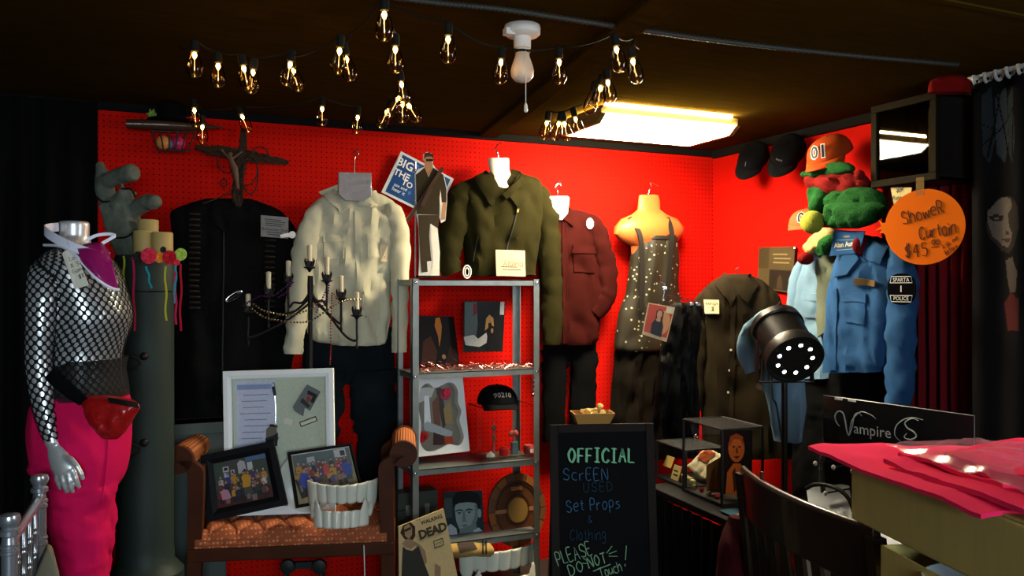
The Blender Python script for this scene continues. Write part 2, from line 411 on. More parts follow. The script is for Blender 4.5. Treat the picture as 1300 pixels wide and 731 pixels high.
M_WOODRED = mat('reddish_brown_wood', (.055, .015, .005), .5, spec=.10, var=.4, vscale=9, bump=.06, scale=60)
M_INK = mat('black_ink', (.012, .010, .010), .6)
M_IRON = mat('wrought_iron', (.018, .016, .015), .5, metal=.5, bump=.2, scale=70)
M_PRINT = print_mat('gloss_print', .25, .5, .15)
M_MATTE = print_mat('matte_print', .75, .2)
M_GLASS = glass('clear_glass', refl=.01, blend=.2)
M_ACRYL = glass('clear_acrylic', (.93, .95, .94), .008, blend=.08)
# ---------------------------------------------------------------- the room
XL, YF, XR = -4.25, -6.6, 0.0
m = MB(); m.bx(XL-.1, XR+.1, YF-.1, .1, -.1, 0); struct(m, 'floor', M_FLOOR)
m = MB(); m.bx(XL-.1, XR+.1, YF-.1, .1, CEIL, CEIL+.1); struct(m, 'ceiling', M_CEIL)
m = MB(); m.bx(XL, XR, 0, .08, 0, CEIL)
struct(m, 'wall_back', M_PEG)
m = MB(); m.bx(XR, XR+.08, YF, -4.9, 0, CEIL); m.bx(XR, XR+.08, -3.5, .08, 0, CEIL); m.bx(XR, XR+.08, -4.9, -3.5, 0, 1.15); m.bx(XR, XR+.08, -4.9, -3.5, 2.2, CEIL); struct(m, 'wall_right', M_RED)
m = MB(); m.bx(XL-.08, XL, YF, .08, 0, CEIL); struct(m, 'wall_left', M_DARK)
WX0, WX1, WZ0, WZ1 = -4.1, -2.7, .95, 2.2      # daylight window behind the photographer
RY0, RY1, RZ0, RZ1 = -4.9, -3.5, 1.15, 2.2   # added opening in the right wall, lets in fill for the pink shirts
m = MB()
m.bx(XL, XR, YF-.1, YF, 0, WZ0); m.bx(XL, XR, YF-.1, YF, WZ1, CEIL)
m.bx(XL, WX0, YF-.1, YF, WZ0, WZ1); m.bx(WX1, XR, YF-.1, YF, WZ0, WZ1)
struct(m, 'wall_front', M_DARK)
m = MB()
for z in (WZ0+.025, WZ1-.025): m.bx(WX0, WX1, YF-.08, YF+.01, z-.025, z+.025)
for x in (WX0+.025, WX1-.025, (WX0+WX1)/2): m.bx(x-.025, x+.025, YF-.08, YF+.01, WZ0+.05, WZ1-.05)
struct(m, 'window_1', M_WHITE)
m = MB()
for z in (RZ0+.025, RZ1-.025): m.bx(XR-.01, XR+.08, RY0, RY1, z-.025, z+.025)
for y in (RY0+.025, RY1-.025, (RY0+RY1)/2): m.bx(XR-.01, XR+.08, y-.025, y+.025, RZ0+.05, RZ1-.05)
struct(m, 'added_window', M_WHITE)
# ceiling board seams and the boxed beam that runs into the room
m = MB(); a, b = onH(836, 0, CEIL), onH(590, 192, CEIL)
d = (b-a).normalized(); s_ = d.cross(UP)
m.obox((a+b)/2-d*.3+UP*-.012, d, s_, UP, (b-a).length+1.6, .10, .024); struct(m, 'trim_1', M_CEIL, bevel=.004)
for k, y in enumerate((-2.44,)):
    m = MB(); m.bx(XL, XR, y-.012, y+.012, CEIL-.006, CEIL); struct(m, 'trim_%d' % (k+2), M_CEIL)
m = MB(); m.bx(XL, XR, -.022, 0, CEIL-.035, CEIL); struct(m, 'trim_3', M_DARK)
m = MB(); m.bx(XR-.022, XR, YF, -.022, CEIL-.045, CEIL); struct(m, 'trim_4', M_DARK)
# ---------------------------------------------------------------- curtains on the left
def drape(x0, x1, z0, z1, pl, folds, amp, seed, t=.012):
    m = MB(); nu = folds*8
    def f(u, v, s=0):
        a = x0+(x1-x0)*u; z = z1+(z0-z1)*v
        w = math.sin(u*folds*2*PI+seed+.5*math.sin(v*3+seed))*amp*(.5+.6*v)+fb((a*5, z*1.5, seed), 2)*amp*.6
        return pl.W(a, z, amp*1.8+w+s)
    m.grid(lambda u, v: f(u, v), nu, 16); k = len(m.v)
    m.grid(lambda u, v: f(u, v, -t), nu, 16)
    return m
solo(drape(-4.23, -3.355, .02, CEIL-.01, BW(.0), 9, .02, 1), 'black_curtain', M_CLOTHBLK, 'black curtain hanging in the left corner beside the red pegboard', 'curtain')
# ---------------------------------------------------------------- daylight (window behind the photographer, plus an added one at right)
def area(name, loc, rot, sx, sy, power, col):
    l = bpy.data.lights.new(name, 'AREA'); l.shape = 'RECTANGLE'; l.size = sx; l.size_y = sy; l.energy = power; l.color = col
    o = bpy.data.objects.new(name, l); C.objects.link(o); o.location = loc; o.rotation_euler = rot; return o
area('window_daylight', ((WX0+WX1)/2, YF-.12, (WZ0+WZ1)/2), (PI/2, 0, 0), WX1-WX0, WZ1-WZ0, 165, (.72, .88, 1.0))
area('added_fill_right', (XR+.10, (RY0+RY1)/2, (RZ0+RZ1)/2), (0, PI/2, 0), RZ1-RZ0, RY1-RY0, 60, (.85, .93, 1.0))
# ---------------------------------------------------------------- ceiling light
M_LENS = mat('fluorescent_lens', (.9, .9, .85), .4, emit=(1, .86, .60), estr=100)
fx = PL((-.925, -.70, 0), XA)
L_, W_ = .76, .44
M_ENAM = mat('fixture_enamel', (.16, .10, .025), .45)
t = thing('fluorescent_ceiling_light', 'lit rectangular fluorescent fixture with a white lens on the ceiling', 'ceiling light', (-.925, -.70, CEIL-.09))
m = MB(); m.box((-.925, -.70, CEIL-.032), L_, W_-.02, .038); part(m, 'housing', M_ENAM, t, bevel=.004)
m = MB(); m.box((-.925, -.70, CEIL-.007), L_-.08, W_-.005, .012); part(m, 'glowing_seam', mat('seam_light_leak', (.9, .9, .85), .4, emit=(1, .80, .45), estr=330), t)  # emissive strip stands in for light leaking out, brightens the ceiling
m = MB(); sec = [(-W_/2, -.050), (-W_/2+.012, -.058), (-W_/2+.055, -.088), (W_/2-.055, -.088), (W_/2-.012, -.058), (W_/2, -.050)]
m.loft([[V((-.925+x, -.70+y, CEIL+z)) for y, z in sec] for x in (-L_/2+.01, L_/2-.01)]); part(m, 'lens', M_LENS, t, smooth=False)
for s in (-1, 1):
    m = MB(); m.loft([[V((-.925+s*(L_/2-.01)+x, -.70+y*1.02, CEIL+z*1.02)) for y, z in sec] for x in (-.012, .012)])
    part(m, 'end_cap', M_ENAM, t, smooth=False)
# ---------------------------------------------------------------- bare lamp holder
p = onH(663, 33, CEIL); k = (p-CAM).dot(FW)/F
t = thing('ceiling_lamp_holder', 'white porcelain ceiling lamp holder with an unlit frosted bulb and pull string', 'ceiling lamp', (p.x, p.y, CEIL-.12))
m = MB(); m.lathe([(.056, 0), (.058, -.008), (.057, -.026), (.050, -.032), (.028, -.036), (.027, -.07), (.024, -.072)], (p.x, p.y, CEIL), n=32); m.box((p.x-.05, p.y-.01, CEIL-.028), .03, .03, .02); part(m, 'porcelain_base', M_WHITEPL, t)
m = MB(); m.lathe([(.019, -.07), (.021, -.085), (.024, -.1), (.033, -.125), (.037, -.142), (.035, -.16), (.024, -.174), (.006, -.18)], (p.x, p.y, CEIL), n=28); part(m, 'frosted_bulb', mat('frosted_glass', (.62, .56, .46), .3, sub=.2), t)
m = MB(); m.lathe([(.022, -.078), (.024, -.080), (.024, -.084), (.022, -.086)], (p.x, p.y, CEIL), n=24); part(m, 'ring', M_BLKPL, t)
q = atZ(667.5, 60, (p-CAM).dot(FW)-.03); q2 = atZ(667.5, 136, (p-CAM).dot(FW)-.03)
m = MB(); m.tube([V((q.x, q.y, CEIL-.06)), q, q2], .0012, 6); part(m, 'pull_string', M_WHITE, t)
m = MB(); m.lathe([(.003, .012), (.005, .006), (.006, -.012), (.004, -.016)], q2, n=12); part(m, 'pull_bell', M_WHITEPL, t)
# ---------------------------------------------------------------- string lights
M_CABLE = mat('black_light_cable', (.006, .007, .005), .7, spec=.1)
M_FIL = mat('glowing_filament', (1, .6, .3), .5, emit=(1, .50, .13), estr=55)
M_AMBER = glass('amber_bulb_glass', (.97, .87, .66), .05, blend=.18)
def emp(nm): return None
bm_ = MB(); bm_.lathe([(.010, -.030), (.013, -.040), (.020, -.060), (.0235, -.080), (.021, -.096), (.012, -.107), (.003, -.110)], n=18, cap=False)
BULB = bm_.mesh('bulb', M_AMBER, V((0, 0, 0)))
bm_ = MB(); bm_.lathe([(.006, .006), (.012, .002), (.0125, -.026), (.0105, -.031)], n=14); SOCK = bm_.mesh('socket', M_CABLE, V((0, 0, 0)))
M_STRAND = mat('dim_filament', (1, .6, .3), .5, emit=(1, .42, .10), estr=2.5)
bm_ = MB(); bm_.tube([(0, 0, -.034), (0, 0, -.041), (0, 0, -.048), (0, 0, -.054)], [.004, .0068, .0045, .001], 8); bm_.mi = 1; bm_.tube([(0, 0, -.054), (0, 0, -.088)], [.0010, .0010], 6); FIL = bm_.mesh('filament', [M_FIL, M_STRAND], V((0, 0, 0)))
bm_ = MB(); bm_.tube([(0, 0, -.036), (0, 0, -.075)], [.0012, .0012], 8); FILOFF = bm_.mesh('dark_filament', M_CABLE, V((0, 0, 0)))
def new(name, me, parent, M4):
    o = bpy.data.objects.new(name, me); C.objects.link(o); o.parent = parent; o.matrix_local = M4; ORG[o.name] = ORG[parent.name]; return o
def light_string(label, bulbs, wires):
    """bulbs = (px, py of the glow, drop below the ceiling, tilt x, tilt y, lit)"""
    pos = []
    for b in bulbs:
        px, py, drop = b[0], b[1], b[2]; z = CEIL-drop
        pos.append(onH(px, py, z))
    o = sum(pos, V((0, 0, 0)))/len(pos); o.z = CEIL-.03
    t = thing('string_light', label, 'string lights', o, 'festoon bulbs strung under the ceiling')
    tops = []
    for p, b in zip(pos, bulbs):
        tx, ty = (b[3], b[4]) if len(b) > 4 else (0, 0)
        R = Matrix.Rotation(math.radians(ty), 4, RT) @ Matrix.Rotation(math.radians(tx), 4, FW)
        top = p-(R @ V((0, 0, -.044))); tops.append(top)
        M4 = Matrix.Translation(top-o) @ R
        g = new('bulb', BULB, t, M4); lit = not (len(b) > 5 and not b[5])
        new('filament', FIL if lit else FILOFF, g, Matrix.Identity(4)); new('socket', SOCK, t, M4)
    m = MB()
    for w in wires:
        P = []
        for q in w:
            if isinstance(q, int): P.append(tops[q]+V((0, 0, .006)))
            else: P.append(onH(q[0], q[1], CEIL-(q[2] if len(q) > 2 else .02)))
        Q = []
        for i in range(len(P)-1):
            for k in range(8):
                u = k/8; v = P[i]*(1-u)+P[i+1]*u; sag = .06*(P[i]-P[i+1]).length*4*u*(1-u)
                Q.append(V((v.x, v.y, min(CEIL-.004, v.z-sag))))
        Q.append(P[-1]); m.tube(Q, .0028, 6)
    part(m, 'cable', M_CABLE, t); return t
light_string('string of lit amber bulbs at the upper left above the stone cross and twig cross',
 [(247, 71, .13), (277, 85, .13), (310, 88, .15, -12, 0), (321, 93, .15, 6, 0), (368, 83, .14, 10, 0), (373, 91, .15, -14, 0), (431, 66, .15, 4, 0), (440, 76, .15, -10, 0)],
 [[(228, 58), 0, 1, 2, 3, 4, 5, 6, 7, (446, 40), (480, 6, .015)]])
light_string('string of lit amber bulbs on both sides of the ceiling lamp holder',
 [(488, 20, .14), (502, 64, .14), (569, 51, .14), (636, 80, .14, 3, 0), (710, 80, .14, -2, 0), (783, 64, .14, -10, 0), (804, 79, .15, -12, 0)],
 [[(490, 2), 0, 1], [(490, 2), 2, 3, 4, 5, (806, 46), 6]])
light_string('cluster of lit amber bulbs hanging at the left end of the fluorescent fixture',
 [(772, 106, .16, -8, 0), (762, 113, .17, 8, 0), (752, 121, .17, 12, 0, False), (731, 152, .18, -16, 0), (717, 158, .20, -10, 0), (709, 158, .20, 14, 0), (694, 157, .19, 10, 0)],
 [[(790, 84, .1), 0, 1, 2, (742, 130, .1), 3, 4, 5, 6]])
light_string('cluster of five lit amber bulbs hanging before the red wall left of the lamp holder',
 [(510, 108, .15, -8, 0), (505, 126, .17, 28, 0), (491, 142, .18, 24, 0), (511, 133, .17, 0, 0), (520, 135, .17, -30, 0)],
 [[(508, 96, .02), 0, 1, 2, 3, 4]])
light_string('row of small lit bulbs along the ceiling edge above the twig cross and grey shirt',
 [(247, 141, .13, -6, 0), (257, 162, .18, 0, 0), (308, 149, .15, -22, 0), (409, 139, .12, 0, 0, True), (454, 150, .13, 4, 0)],
 [[(252, 130, .04), 0, (260, 140, .1), 1], [(262, 138, .1), 2, 3, 4]])
# cable along the ceiling
P = [onH(x, y, CEIL-.014) for x, y in cat([(478, -6), (560, 4), (640, 12), (740, 27), (820, 39), (900, 50), (1000, 62), (1100, 72), (1215, 82)], 6)]
m = MB(); Q = cat([tuple(p) for p in P], 7); m.tube(Q, [.0075+.0022*(i % 3 == 0) for i in range(len(Q))], 8)
solo(m, 'ceiling_cable', mat('grey_conduit', (.03, .032, .026), .5, metal=.2), 'long ribbed grey cable running along the ceiling from middle to right', 'cable')
m = MB(); p = onH(806, 46, CEIL); m.tube([p, p-V((0, 0, .03)), p+V((.015, 0, -.04)), p+V((.02, 0, -.02))], .003, 8)
solo(m, 'cup_hook', M_CHROME, 'small metal hook in the ceiling holding the light string right of the lamp holder', 'hook')
# ---------------------------------------------------------------- camera, view
cam = bpy.data.cameras.new('camera'); cam.sensor_width = 36; cam.lens = 36*F/1300; cam.clip_start = .02; cam.clip_end = 50
co = bpy.data.objects.new('camera', cam); C.objects.link(co); co.location = CAM; co.rotation_euler = (PI/2, 0, -YAW)
sc = bpy.context.scene; sc.camera = co
w = bpy.data.worlds.new('world'); sc.world = w; w.use_nodes = True; w.node_tree.nodes['Background'].inputs[0].default_value = (.5, .6, .7, 1); w.node_tree.nodes['Background'].inputs[1].default_value = .02
vs = sc.view_settings; sc.display_settings.display_device = 'sRGB'; vs.view_transform = 'Standard'; vs.look = 'None'; vs.exposure = 0.0; vs.gamma = 1; vs.use_curve_mapping = False
try:
    sc.cycles.use_denoising = True; sc.cycles.max_bounces = 8; sc.cycles.transparent_max_bounces = 16; sc.cycles.sample_clamp_indirect = 4
except Exception: pass
# ================================================================ left: mannequin, chair, column
M_SILVER = mat('silver_mannequin_paint', (.56, .56, .55), .33, metal=.55)
def fishnet(name, p=.024, w=.34):
    m = mat(name, (.005, .005, .005), .8, spec=.2); N, L, b = nodes(m)
    uv = N.new('ShaderNodeUVMap'); sp = N.new('ShaderNodeSeparateXYZ'); L.new(uv.outputs[0], sp.inputs[0])
    u = math_(N, L, 'DIVIDE', sp.outputs[0], p); v = math_(N, L, 'DIVIDE', sp.outputs[1], p*1.15)
    ms = []
    for op in ('ADD', 'SUBTRACT'):
        a = math_(N, L, op, u, v); a = math_(N, L, 'ADD', a, 500); a = math_(N, L, 'FRACT', a); a = math_(N, L, 'SUBTRACT', a, .5); a = math_(N, L, 'ABSOLUTE', a)
        ms.append(math_(N, L, 'POWER', a, 2.2))
    s = math_(N, L, 'ADD', ms[0], ms[1]); hole = math_(N, L, 'LESS_THAN', s, (.5-w*.32)**2.2)
    L.new(math_(N, L, 'SUBTRACT', 1, hole), b.inputs['Alpha']); return m
M_NET = fishnet('black_fishnet'); M_NET2 = fishnet('dense_black_net', .006, .8)
M_PINK = fabric('hot_pink_cotton', (.56, .006, .07), weave=.2, scale=250, vscale=5)
Zm = 2.55
mp = CF(100, 450, Zm)
base = mp.P(100, 450); base.z = 0.0
man = thing('mannequin', 'silver headless female mannequin in black fishnet top and hot pink trousers', 'mannequin', base)
TR = [(303, 78, 110, .42), (314, 77, 116, .5), (322, 66, 128, .8), (336, 58, 140, .98), (356, 56, 149, 1.0), (382, 62, 158, .98), (404, 67, 162, .96), (424, 71, 156, .90), (446, 72, 149, .84), (470, 68, 149, .88), (497, 58, 152, .98), (530, 48, 156, 1.05), (565, 46, 154, 1.05), (600, 50, 148, .9)]
TH = .135
mm_ = garment(mp, TR, TH, amp=0, back=1.0, ex=.9, M=60)
mm_.tube([mp.P(93, 320), mp.P(94, 300), mp.P(94, 283), mp.P(94, 281)], [.052, .043, .044, .040], 24, ref=RT)
ARM = [(70, 330, 40, .05), (58, 345, 40, .10), (54, 375, 37, .13), (51, 415, 33, .14), (49, 455, 30, .14), (52, 490, 28, .145), (58, 525, 24, .15), (64, 550, 19, .155), (67, 564, 16, .16)]
mm_2 = limb(mp, ARM, flat=.9, amp=0); o = len(mm_.v); mm_.v += mm_2.v; mm_.f += [tuple(k+o for k in f) for f in mm_2.f]; mm_.c += mm_2.c; mm_.m += mm_2.m; mm_.uv += mm_2.uv
# hand: palm, four fingers, thumb
def fing(pts, r, c0):
    Q = [mp.P(x, y, c0+dc) for x, y, dc in pts]; n = len(Q)
    mm_.tube([Q[0]-(Q[1]-Q[0])*.25]+Q+[Q[-1]+(Q[-1]-Q[-2])*.18], [r]+[r*(1.05-.3*i/(n-1)) for i in range(n)]+[r*.35], 10)
mm_.tube([mp.P(66, 556, .158), mp.P(68, 566, .16), mp.P(73, 578, .162), mp.P(79, 590, .163), mp.P(83, 598, .163), mp.P(84, 602, .163)], [.019, .020, .029, .035, .033, .022], 16, flat=.48, ref=-mp.n)
fing([(71, 595, 0), (72, 607, .004), (75, 616, .0), (77, 621, -.008)], .0078, .163)
fing([(78, 598, 0), (80, 611, .006), (83, 620, .001), (85, 625, -.008)], .0082, .166)
fing([(86, 599, 0), (88.5, 611, .006), (91, 620, .001), (93, 625, -.008)], .0082, .166)
fing([(93, 596, 0), (96.5, 607, .005), (99.5, 615, .0), (101, 619, -.007)], .0078, .163)
fing([(80, 578, .0), (91, 583, .012), (98, 592, .016), (103.5, 602, .014), (105.5, 608, .010)], .0088, .163)
for (c_, x0, s) in ((.05, 88, 1), (-.11, 112, 1)):     # legs
    mm_.tube([mp.P(x0, 590, c_), mp.P(100, 700, c_), mp.W(-.0+.01, -1.0, c_), mp.W(.0, -1.17, c_), mp.W(.03, -1.24, c_)], [.085, .062, .05, .04, .03], 18)
part(mm_, 'body', M_SILVER, man, remesh=.0038)
ns = [(r[0], r[1]-2, r[2]+2, r[3]*1.04) for r in TR if 314 <= r[0] <= 500]
m = garment(mp, ns, TH*1.03, amp=0, back=1.0, ex=.9, M=60)
m2 = limb(mp, [(p[0], p[1], p[2]+3, p[3]+.002) for p in ARM[:-1]]+[(66, 559, 18, .158)], flat=.92, amp=0)
part(m, 'fishnet_top', M_NET, man); part(m2, 'fishnet_sleeve', M_NET, man)
m = garment(mp, [(455, 100, 153, .93), (470, 66, 153, .95), (490, 58, 156, 1.02), (503, 55, 157, 1.05)], TH*1.06, amp=0, back=1.0, ex=.9); part(m, 'net_waistband', M_NET2, man)
m = garment(mp, [(497, 56, 154, 1.06), (515, 50, 159, 1.1), (545, 48, 160, 1.12), (575, 49, 158, 1.1), (605, 52, 152, 1.0), (625, 60, 140, .7)], TH*1.06, amp=.010, back=1.0, ex=.9, seed=2)
for c_, pth in ((.045, [(90, 580, 94), (97, 620, 86), (101, 665, 74), (104, 731, 64), (105, 800, 60), (106, 870, 58)]), (-.115, [(112, 580, 90), (112, 620, 80), (112, 665, 68), (112, 731, 58), (112, 800, 54), (112, 870, 52)])):
    a = limb(mp, [(x, y, w, c_) for x, y, w in pth], flat=.95, amp=.13, seed=c_*90+2); o = len(m.v); m.v += a.v; m.f += [tuple(k+o for k in f) for f in a.f]; m.c += a.c; m.m += a.m; m.uv += a.uv
part(m, 'trousers', M_PINK, man, remesh=.006)
tb = m.bvh()
s = strip(tb, [(137, 545), (136, 575), (133, 605), (128, 640)], .0022); part(s, 'fly_seam', M_PINK, man)
m = MB(); m.lathe([(.16, 0), (.16, .02), (.02, .03), (.018, .26)], base, n=28); part(m, 'base_stand', M_BLACK, man)
# belt bag
bp = CF(140, 530, 2.36); m = garment(bp, [(502, 106, 140, .3), (508, 103, 168, .8), (517, 105, 177, 1), (532, 113, 169, 1), (546, 122, 160, .8), (557, 130, 150, .2)], .038, amp=.004, back=1.0, fx=30, fz=20, seed=4)
bag = thing('belt_bag', 'glossy red vinyl belt bag on the hip of the pink trousers', 'bag', bp.P(140, 557)); part(m, 'pouch', mat('red_vinyl', (.30, .006, .006), .28, var=.3, vscale=30, bump=.3, scale=60, coat=.3), bag)
m = patch(m.bvh(), [(137, 506), (173, 512), (175, 518), (138, 511)], off=.002, nu=8, nv=1); part(m, 'zip', M_BLACK, bag)
m = MB(); m.tube([bp.P(*q) for q in cat([(62, 474, .05), (72, 484, .05), (84, 494, .045), (96, 503, .035), (107, 511, .01)], 5)], .018, 8, flat=.15, ref=-bp.n); part(m, 'strap', M_CLOTHBLK, bag)
# visor round the neck
M_VIS = mat('white_foam', (.74, .72, .80), .5); M_MAG = mat('magenta_acrylic', (.40, .01, .16), .15, trans=.35, alpha=.8)
vp = CF(100, 310, 2.37)
vis = thing('sun_visor', 'white sun visor with a sheer magenta brim hung round the silver neck', 'visor', vp.P(100, 340))
def ribbon(pts, w, t=.0016, k=6, up=UP):
    Q = [V(p) for p in cat(pts, k)]; r = []
    for i, p in enumerate(Q):
        d = (Q[min(i+1, len(Q)-1)]-Q[max(i-1, 0)]).normalized(); n = d.cross(V(up)).normalized(); u = n.cross(d)
        r.append([p+u*w/2+n*t, p-u*w/2+n*t, p-u*w/2-n*t, p+u*w/2-n*t])
    m = MB(); m.loft(r); return m
P_ = lambda x, y, c=0: tuple(vp.P(x, y, c))
part(ribbon([P_(74, 288, -.14), P_(57, 291, -.06), P_(66, 300, -.01), P_(92, 313, .015), P_(118, 322, .01), P_(139, 326, -.02)], .026), 'headband', M_VIS, vis)
part(ribbon([P_(138, 327, -.022), P_(128, 312, -.03), P_(140, 303, -.05), P_(146, 299, -.06), P_(138, 297, -.06), P_(122, 299, -.05), P_(108, 306, -.04)], .009), 'strap_loop', M_VIS, vis)
m = MB(); tops = cat([(98, 314, .012), (112, 309, -.0), (128, 308, -.02), (138, 318, -.02)], 5); bots = cat([(104, 335, .03), (122, 352, .045), (138, 364, .03), (151, 367, .01)], 5)
m.grid(lambda u, v: vp.P(*[tops[round(u*15)][q]*(1-v)+bots[round(u*15)][q]*v for q in (0, 1)], (tops[round(u*15)][2]*(1-v)+bots[round(u*15)][2]*v)+.018*math.sin(PI*v)), 15, 8); part(m, 'brim', M_MAG, vis, solid=.002)
m = MB(); m.tube([vp.P(*q) for q in cat([(56, 311, -.06), (78, 313, .0), (96, 324, .03), (108, 338, .035), (122, 353, .045), (138, 364, .03), (151, 368, .01)], 6)], .0042, 8); part(m, 'brim_edge', M_VIS, vis)
# price tag
tq = [vp.P(x, y, c) for x, y, c in ((79, 322, .022), (83, 318, .022), (94, 319, .022), (98, 323, .022), (113, 362, .05), (95, 367, .05))]
tn = (tq[4]-tq[5]).cross(tq[1]-tq[5]).normalized(); tn = tn if tn.dot(FW) < 0 else -tn
m = MB(); m.prism(tq, tn, .0012)
tag_ = thing('price_tag', 'cream price tag with handwriting hung on the white visor', 'tag', tq[5]); part(m, 'card', M_PAPER, tag_, smooth=False)
x_ = (tq[4]-tq[5]).normalized(); u_ = (tq[1]-tq[5]).normalized(); m = MB()
for i, (w_, k) in enumerate((('Love', .72), ('& Sissy', .54), ('Game', .38), ('$10', .22))): hand(m, w_, tq[5]+u_*(k*.118)+x_*(.006+.014*(i == 3))+tn*.0016, x_+u_*.12, u_, .012, .0006, seed=i)
part(m, 'handwriting', M_INK, tag_)
m = MB(); m.tube([vp.P(88, 322, .025), vp.P(86, 312, .03), vp.P(84, 304, .02)], .0008, 5); part(m, 'string', M_WHITE, tag_)
# ---- silver ballroom chair
M_SIL2 = mat('silver_lacquer', (.42, .45, .48), .25, metal=.8)
A = atZ(12, 655, 1.89); B = atZ(50, 603, 2.29); zt = .982
A.z = B.z = 0; ch = thing('ballroom_chair', 'silver bamboo-look ballroom chair beside the pink trousers', 'chair', (A+B)/2)
dx = (B-A).normalized(); dy = V((dx.y, -dx.x, 0)); dy = dy if dy.dot(RT) < 0 else -dy      # seat extends away to the left
def spindle(p, z0, z1, r, knots):
    pr = [(r*.9, z0)]
    for k in knots:
        z = z0+(z1-z0)*k
        for q in (-.007, .007): pr += [(r, z+q-.006), (r*1.22, z+q-.003), (r*1.22, z+q+.003), (r, z+q+.006)]
    pr.append((r*.9, z1)); m = MB(); m.lathe(pr, p, n=14); return m
for p in (A, B):
    m = spindle(p, 0, zt-.05, .0175, (.55, .7, .86, .97)); m.lathe([(.016, zt-.05), (.022, zt-.045), (.022, zt-.035), (.016, zt-.03), (.021, zt-.02), (.024, zt-.010), (.021, zt), (.008, zt+.003)], p, n=16); part(m, 'back_leg', M_SIL2, ch)
for s, p in ((0, A), (1, B)):
    m = spindle(p+dy*.38, 0, .44, .017, (.4, .9)); part(m, 'front_leg', M_SIL2, ch)
m = MB(); m.tube([A+UP*(zt-.065), B+UP*(zt-.065)], .013, 10); part(m, 'top_rail', M_SIL2, ch)
m = MB(); m.tube([A+UP*(zt-.27), B+UP*(zt-.27)], .012, 10); part(m, 'lower_rail', M_SIL2, ch)
for i in range(1, 5):
    m = spindle(A+(B-A)*(i/5), zt-.27, zt-.065, .0080, (.36, .68)); part(m, 'spindle', M_SIL2, ch)
m = MB(); m.obox((A+B)/2+dy*.19+UP*.445, dx, dy, UP, (B-A).length-.0, .42, .03); part(m, 'seat', M_SIL2, ch, bevel=.01)
bp = CF(58, 716, 2.2, yaw=30); m = MB(); q = [bp.P(x, y) for x, y in ((38, 745), (60, 696), (67, 700), (76, 735), (74, 790), (40, 790))]; m.prism(q, bp.n, .06, -.06)
solo(m, 'paper_bag', mat('olive_paper', (.16, .14, .09), .8, bump=.3, scale=25), 'folded olive paper bag standing between silver chair and pink trousers', 'bag', bevel=.006, smooth=False)
# ---- tall column with iron rings
M_COL = mat('verdigris_painted_metal', (.016, .027, .021), .55, var=.35, vscale=5, bump=.1, scale=25)
cc = onH(185, 325, 1.62); k = 3.2; cc = atZ(185, 325, 3.22); zt2 = cc.z; cx, cy = cc.x, cc.y
col = thing('column', 'tall round grey-green column with iron ring pulls behind the mannequin', 'column', (cx, cy, 0))
m = MB(); m.lathe([(.135, 0), (.135, .34), (.14, .36), (.14, .40), (.122, .42), (.106, .44), (.103, .5), (.103, zt2-.14), (.111, zt2-.135), (.111, zt2-.008), (.106, zt2)], (cx, cy, 0), n=48); part(m, 'shaft', M_COL, col)
for yy in (452, 562):
    p = atZ(183, yy, 3.105); m = MB(); m.ball(p, .016, 12); q = p+RT*-.012-UP*.012
    m.tube([q+RT*(-.055+.058*math.cos(a))+FW*(-.012-.018*abs(math.sin(a)))+UP*(.030*math.sin(a)-.012) for a in [2*PI*i/24 for i in range(24)]], .0045, 8, closed=True); part(m, 'ring_pull', M_IRON, col)
# three pillar candles
M_WAX = mat('cream_wax', (.42, .30, .10), .5, sub=.2, var=.1)
for i, (px, y0, y1, z_, w_) in enumerate(((183, 293, 322, 3.17, 26), (206, 295, 322, 3.17, 26), (188, 279, 318, 3.28, 25))):
    p = atZ(px, y0, z_); r = w_/2/F*z_; z0 = zt2
    t = thing('pillar_candle', ('cream pillar candle, front left of the three on the column', 'cream pillar candle, front right of the three on the column', 'taller cream pillar candle at the back of the three on the column')[i], 'candle', (p.x, p.y, z0), 'pillar candles on the column')
    m = MB(); m.lathe([(r*.97, z0-p.z), (r, z0-p.z+.004), (r, -.004), (r*.93, 0), (r*.6, -.006), (.002, -.008)], p, n=28); part(m, 'wax', M_WAX, t)
    m = MB(); m.tube([p-UP*.01, p+UP*.004+RT*.002], .0012, 6); part(m, 'wick', M_INK, t)
# flower garland with ribbons
rng = random.Random(5)
gp = CF(200, 325, 3.10); t = thing('flower_crown', 'crown of red, orange and lime flowers with hanging ribbons on the column rim', 'flower garland', gp.P(200, 335))
COLS = {'red': (.55, .01, .02), 'crim': (.75, .03, .07), 'orange': (.8, .25, .02), 'lime': (.42, .58, .08), 'dark': (.02, .02, .015)}
for px, py, r, cn in ((177, 326, .024, 'dark'), (191, 325, .036, 'crim'), (204, 327, .024, 'orange'), (217, 327, .032, 'red'), (231, 323, .028, 'lime'), (208, 317, .014, 'dark'), (225, 332, .018, 'crim')):
    p = gp.P(px, py, .02); m = MB()
    for ring, (nn, rr, tilt) in enumerate(((7, 1.0, .5), (6, .72, .9), (4, .42, 1.25))):
        for q in range(nn):
            a = 2*PI*q/nn+ring*.5; d = RT*math.cos(a)+UP*math.sin(a); f = -FW
            ax = d*math.cos(tilt)+f*math.sin(tilt); m.ball(p+ax*r*rr*.55, (r*.5, r*.12, r*.42), 8, x=d.cross(f), y=f*math.cos(tilt)-d*math.sin(tilt), z=ax)
    part(m, 'flower', mat('petal_'+cn, COLS[cn], .6, var=.25, vscale=60), t, label={'dark': 'dark leaf rosette', 'crim': 'bright red rose', 'orange': 'orange flower', 'red': 'deep red rose', 'lime': 'lime green daisy'}[cn])
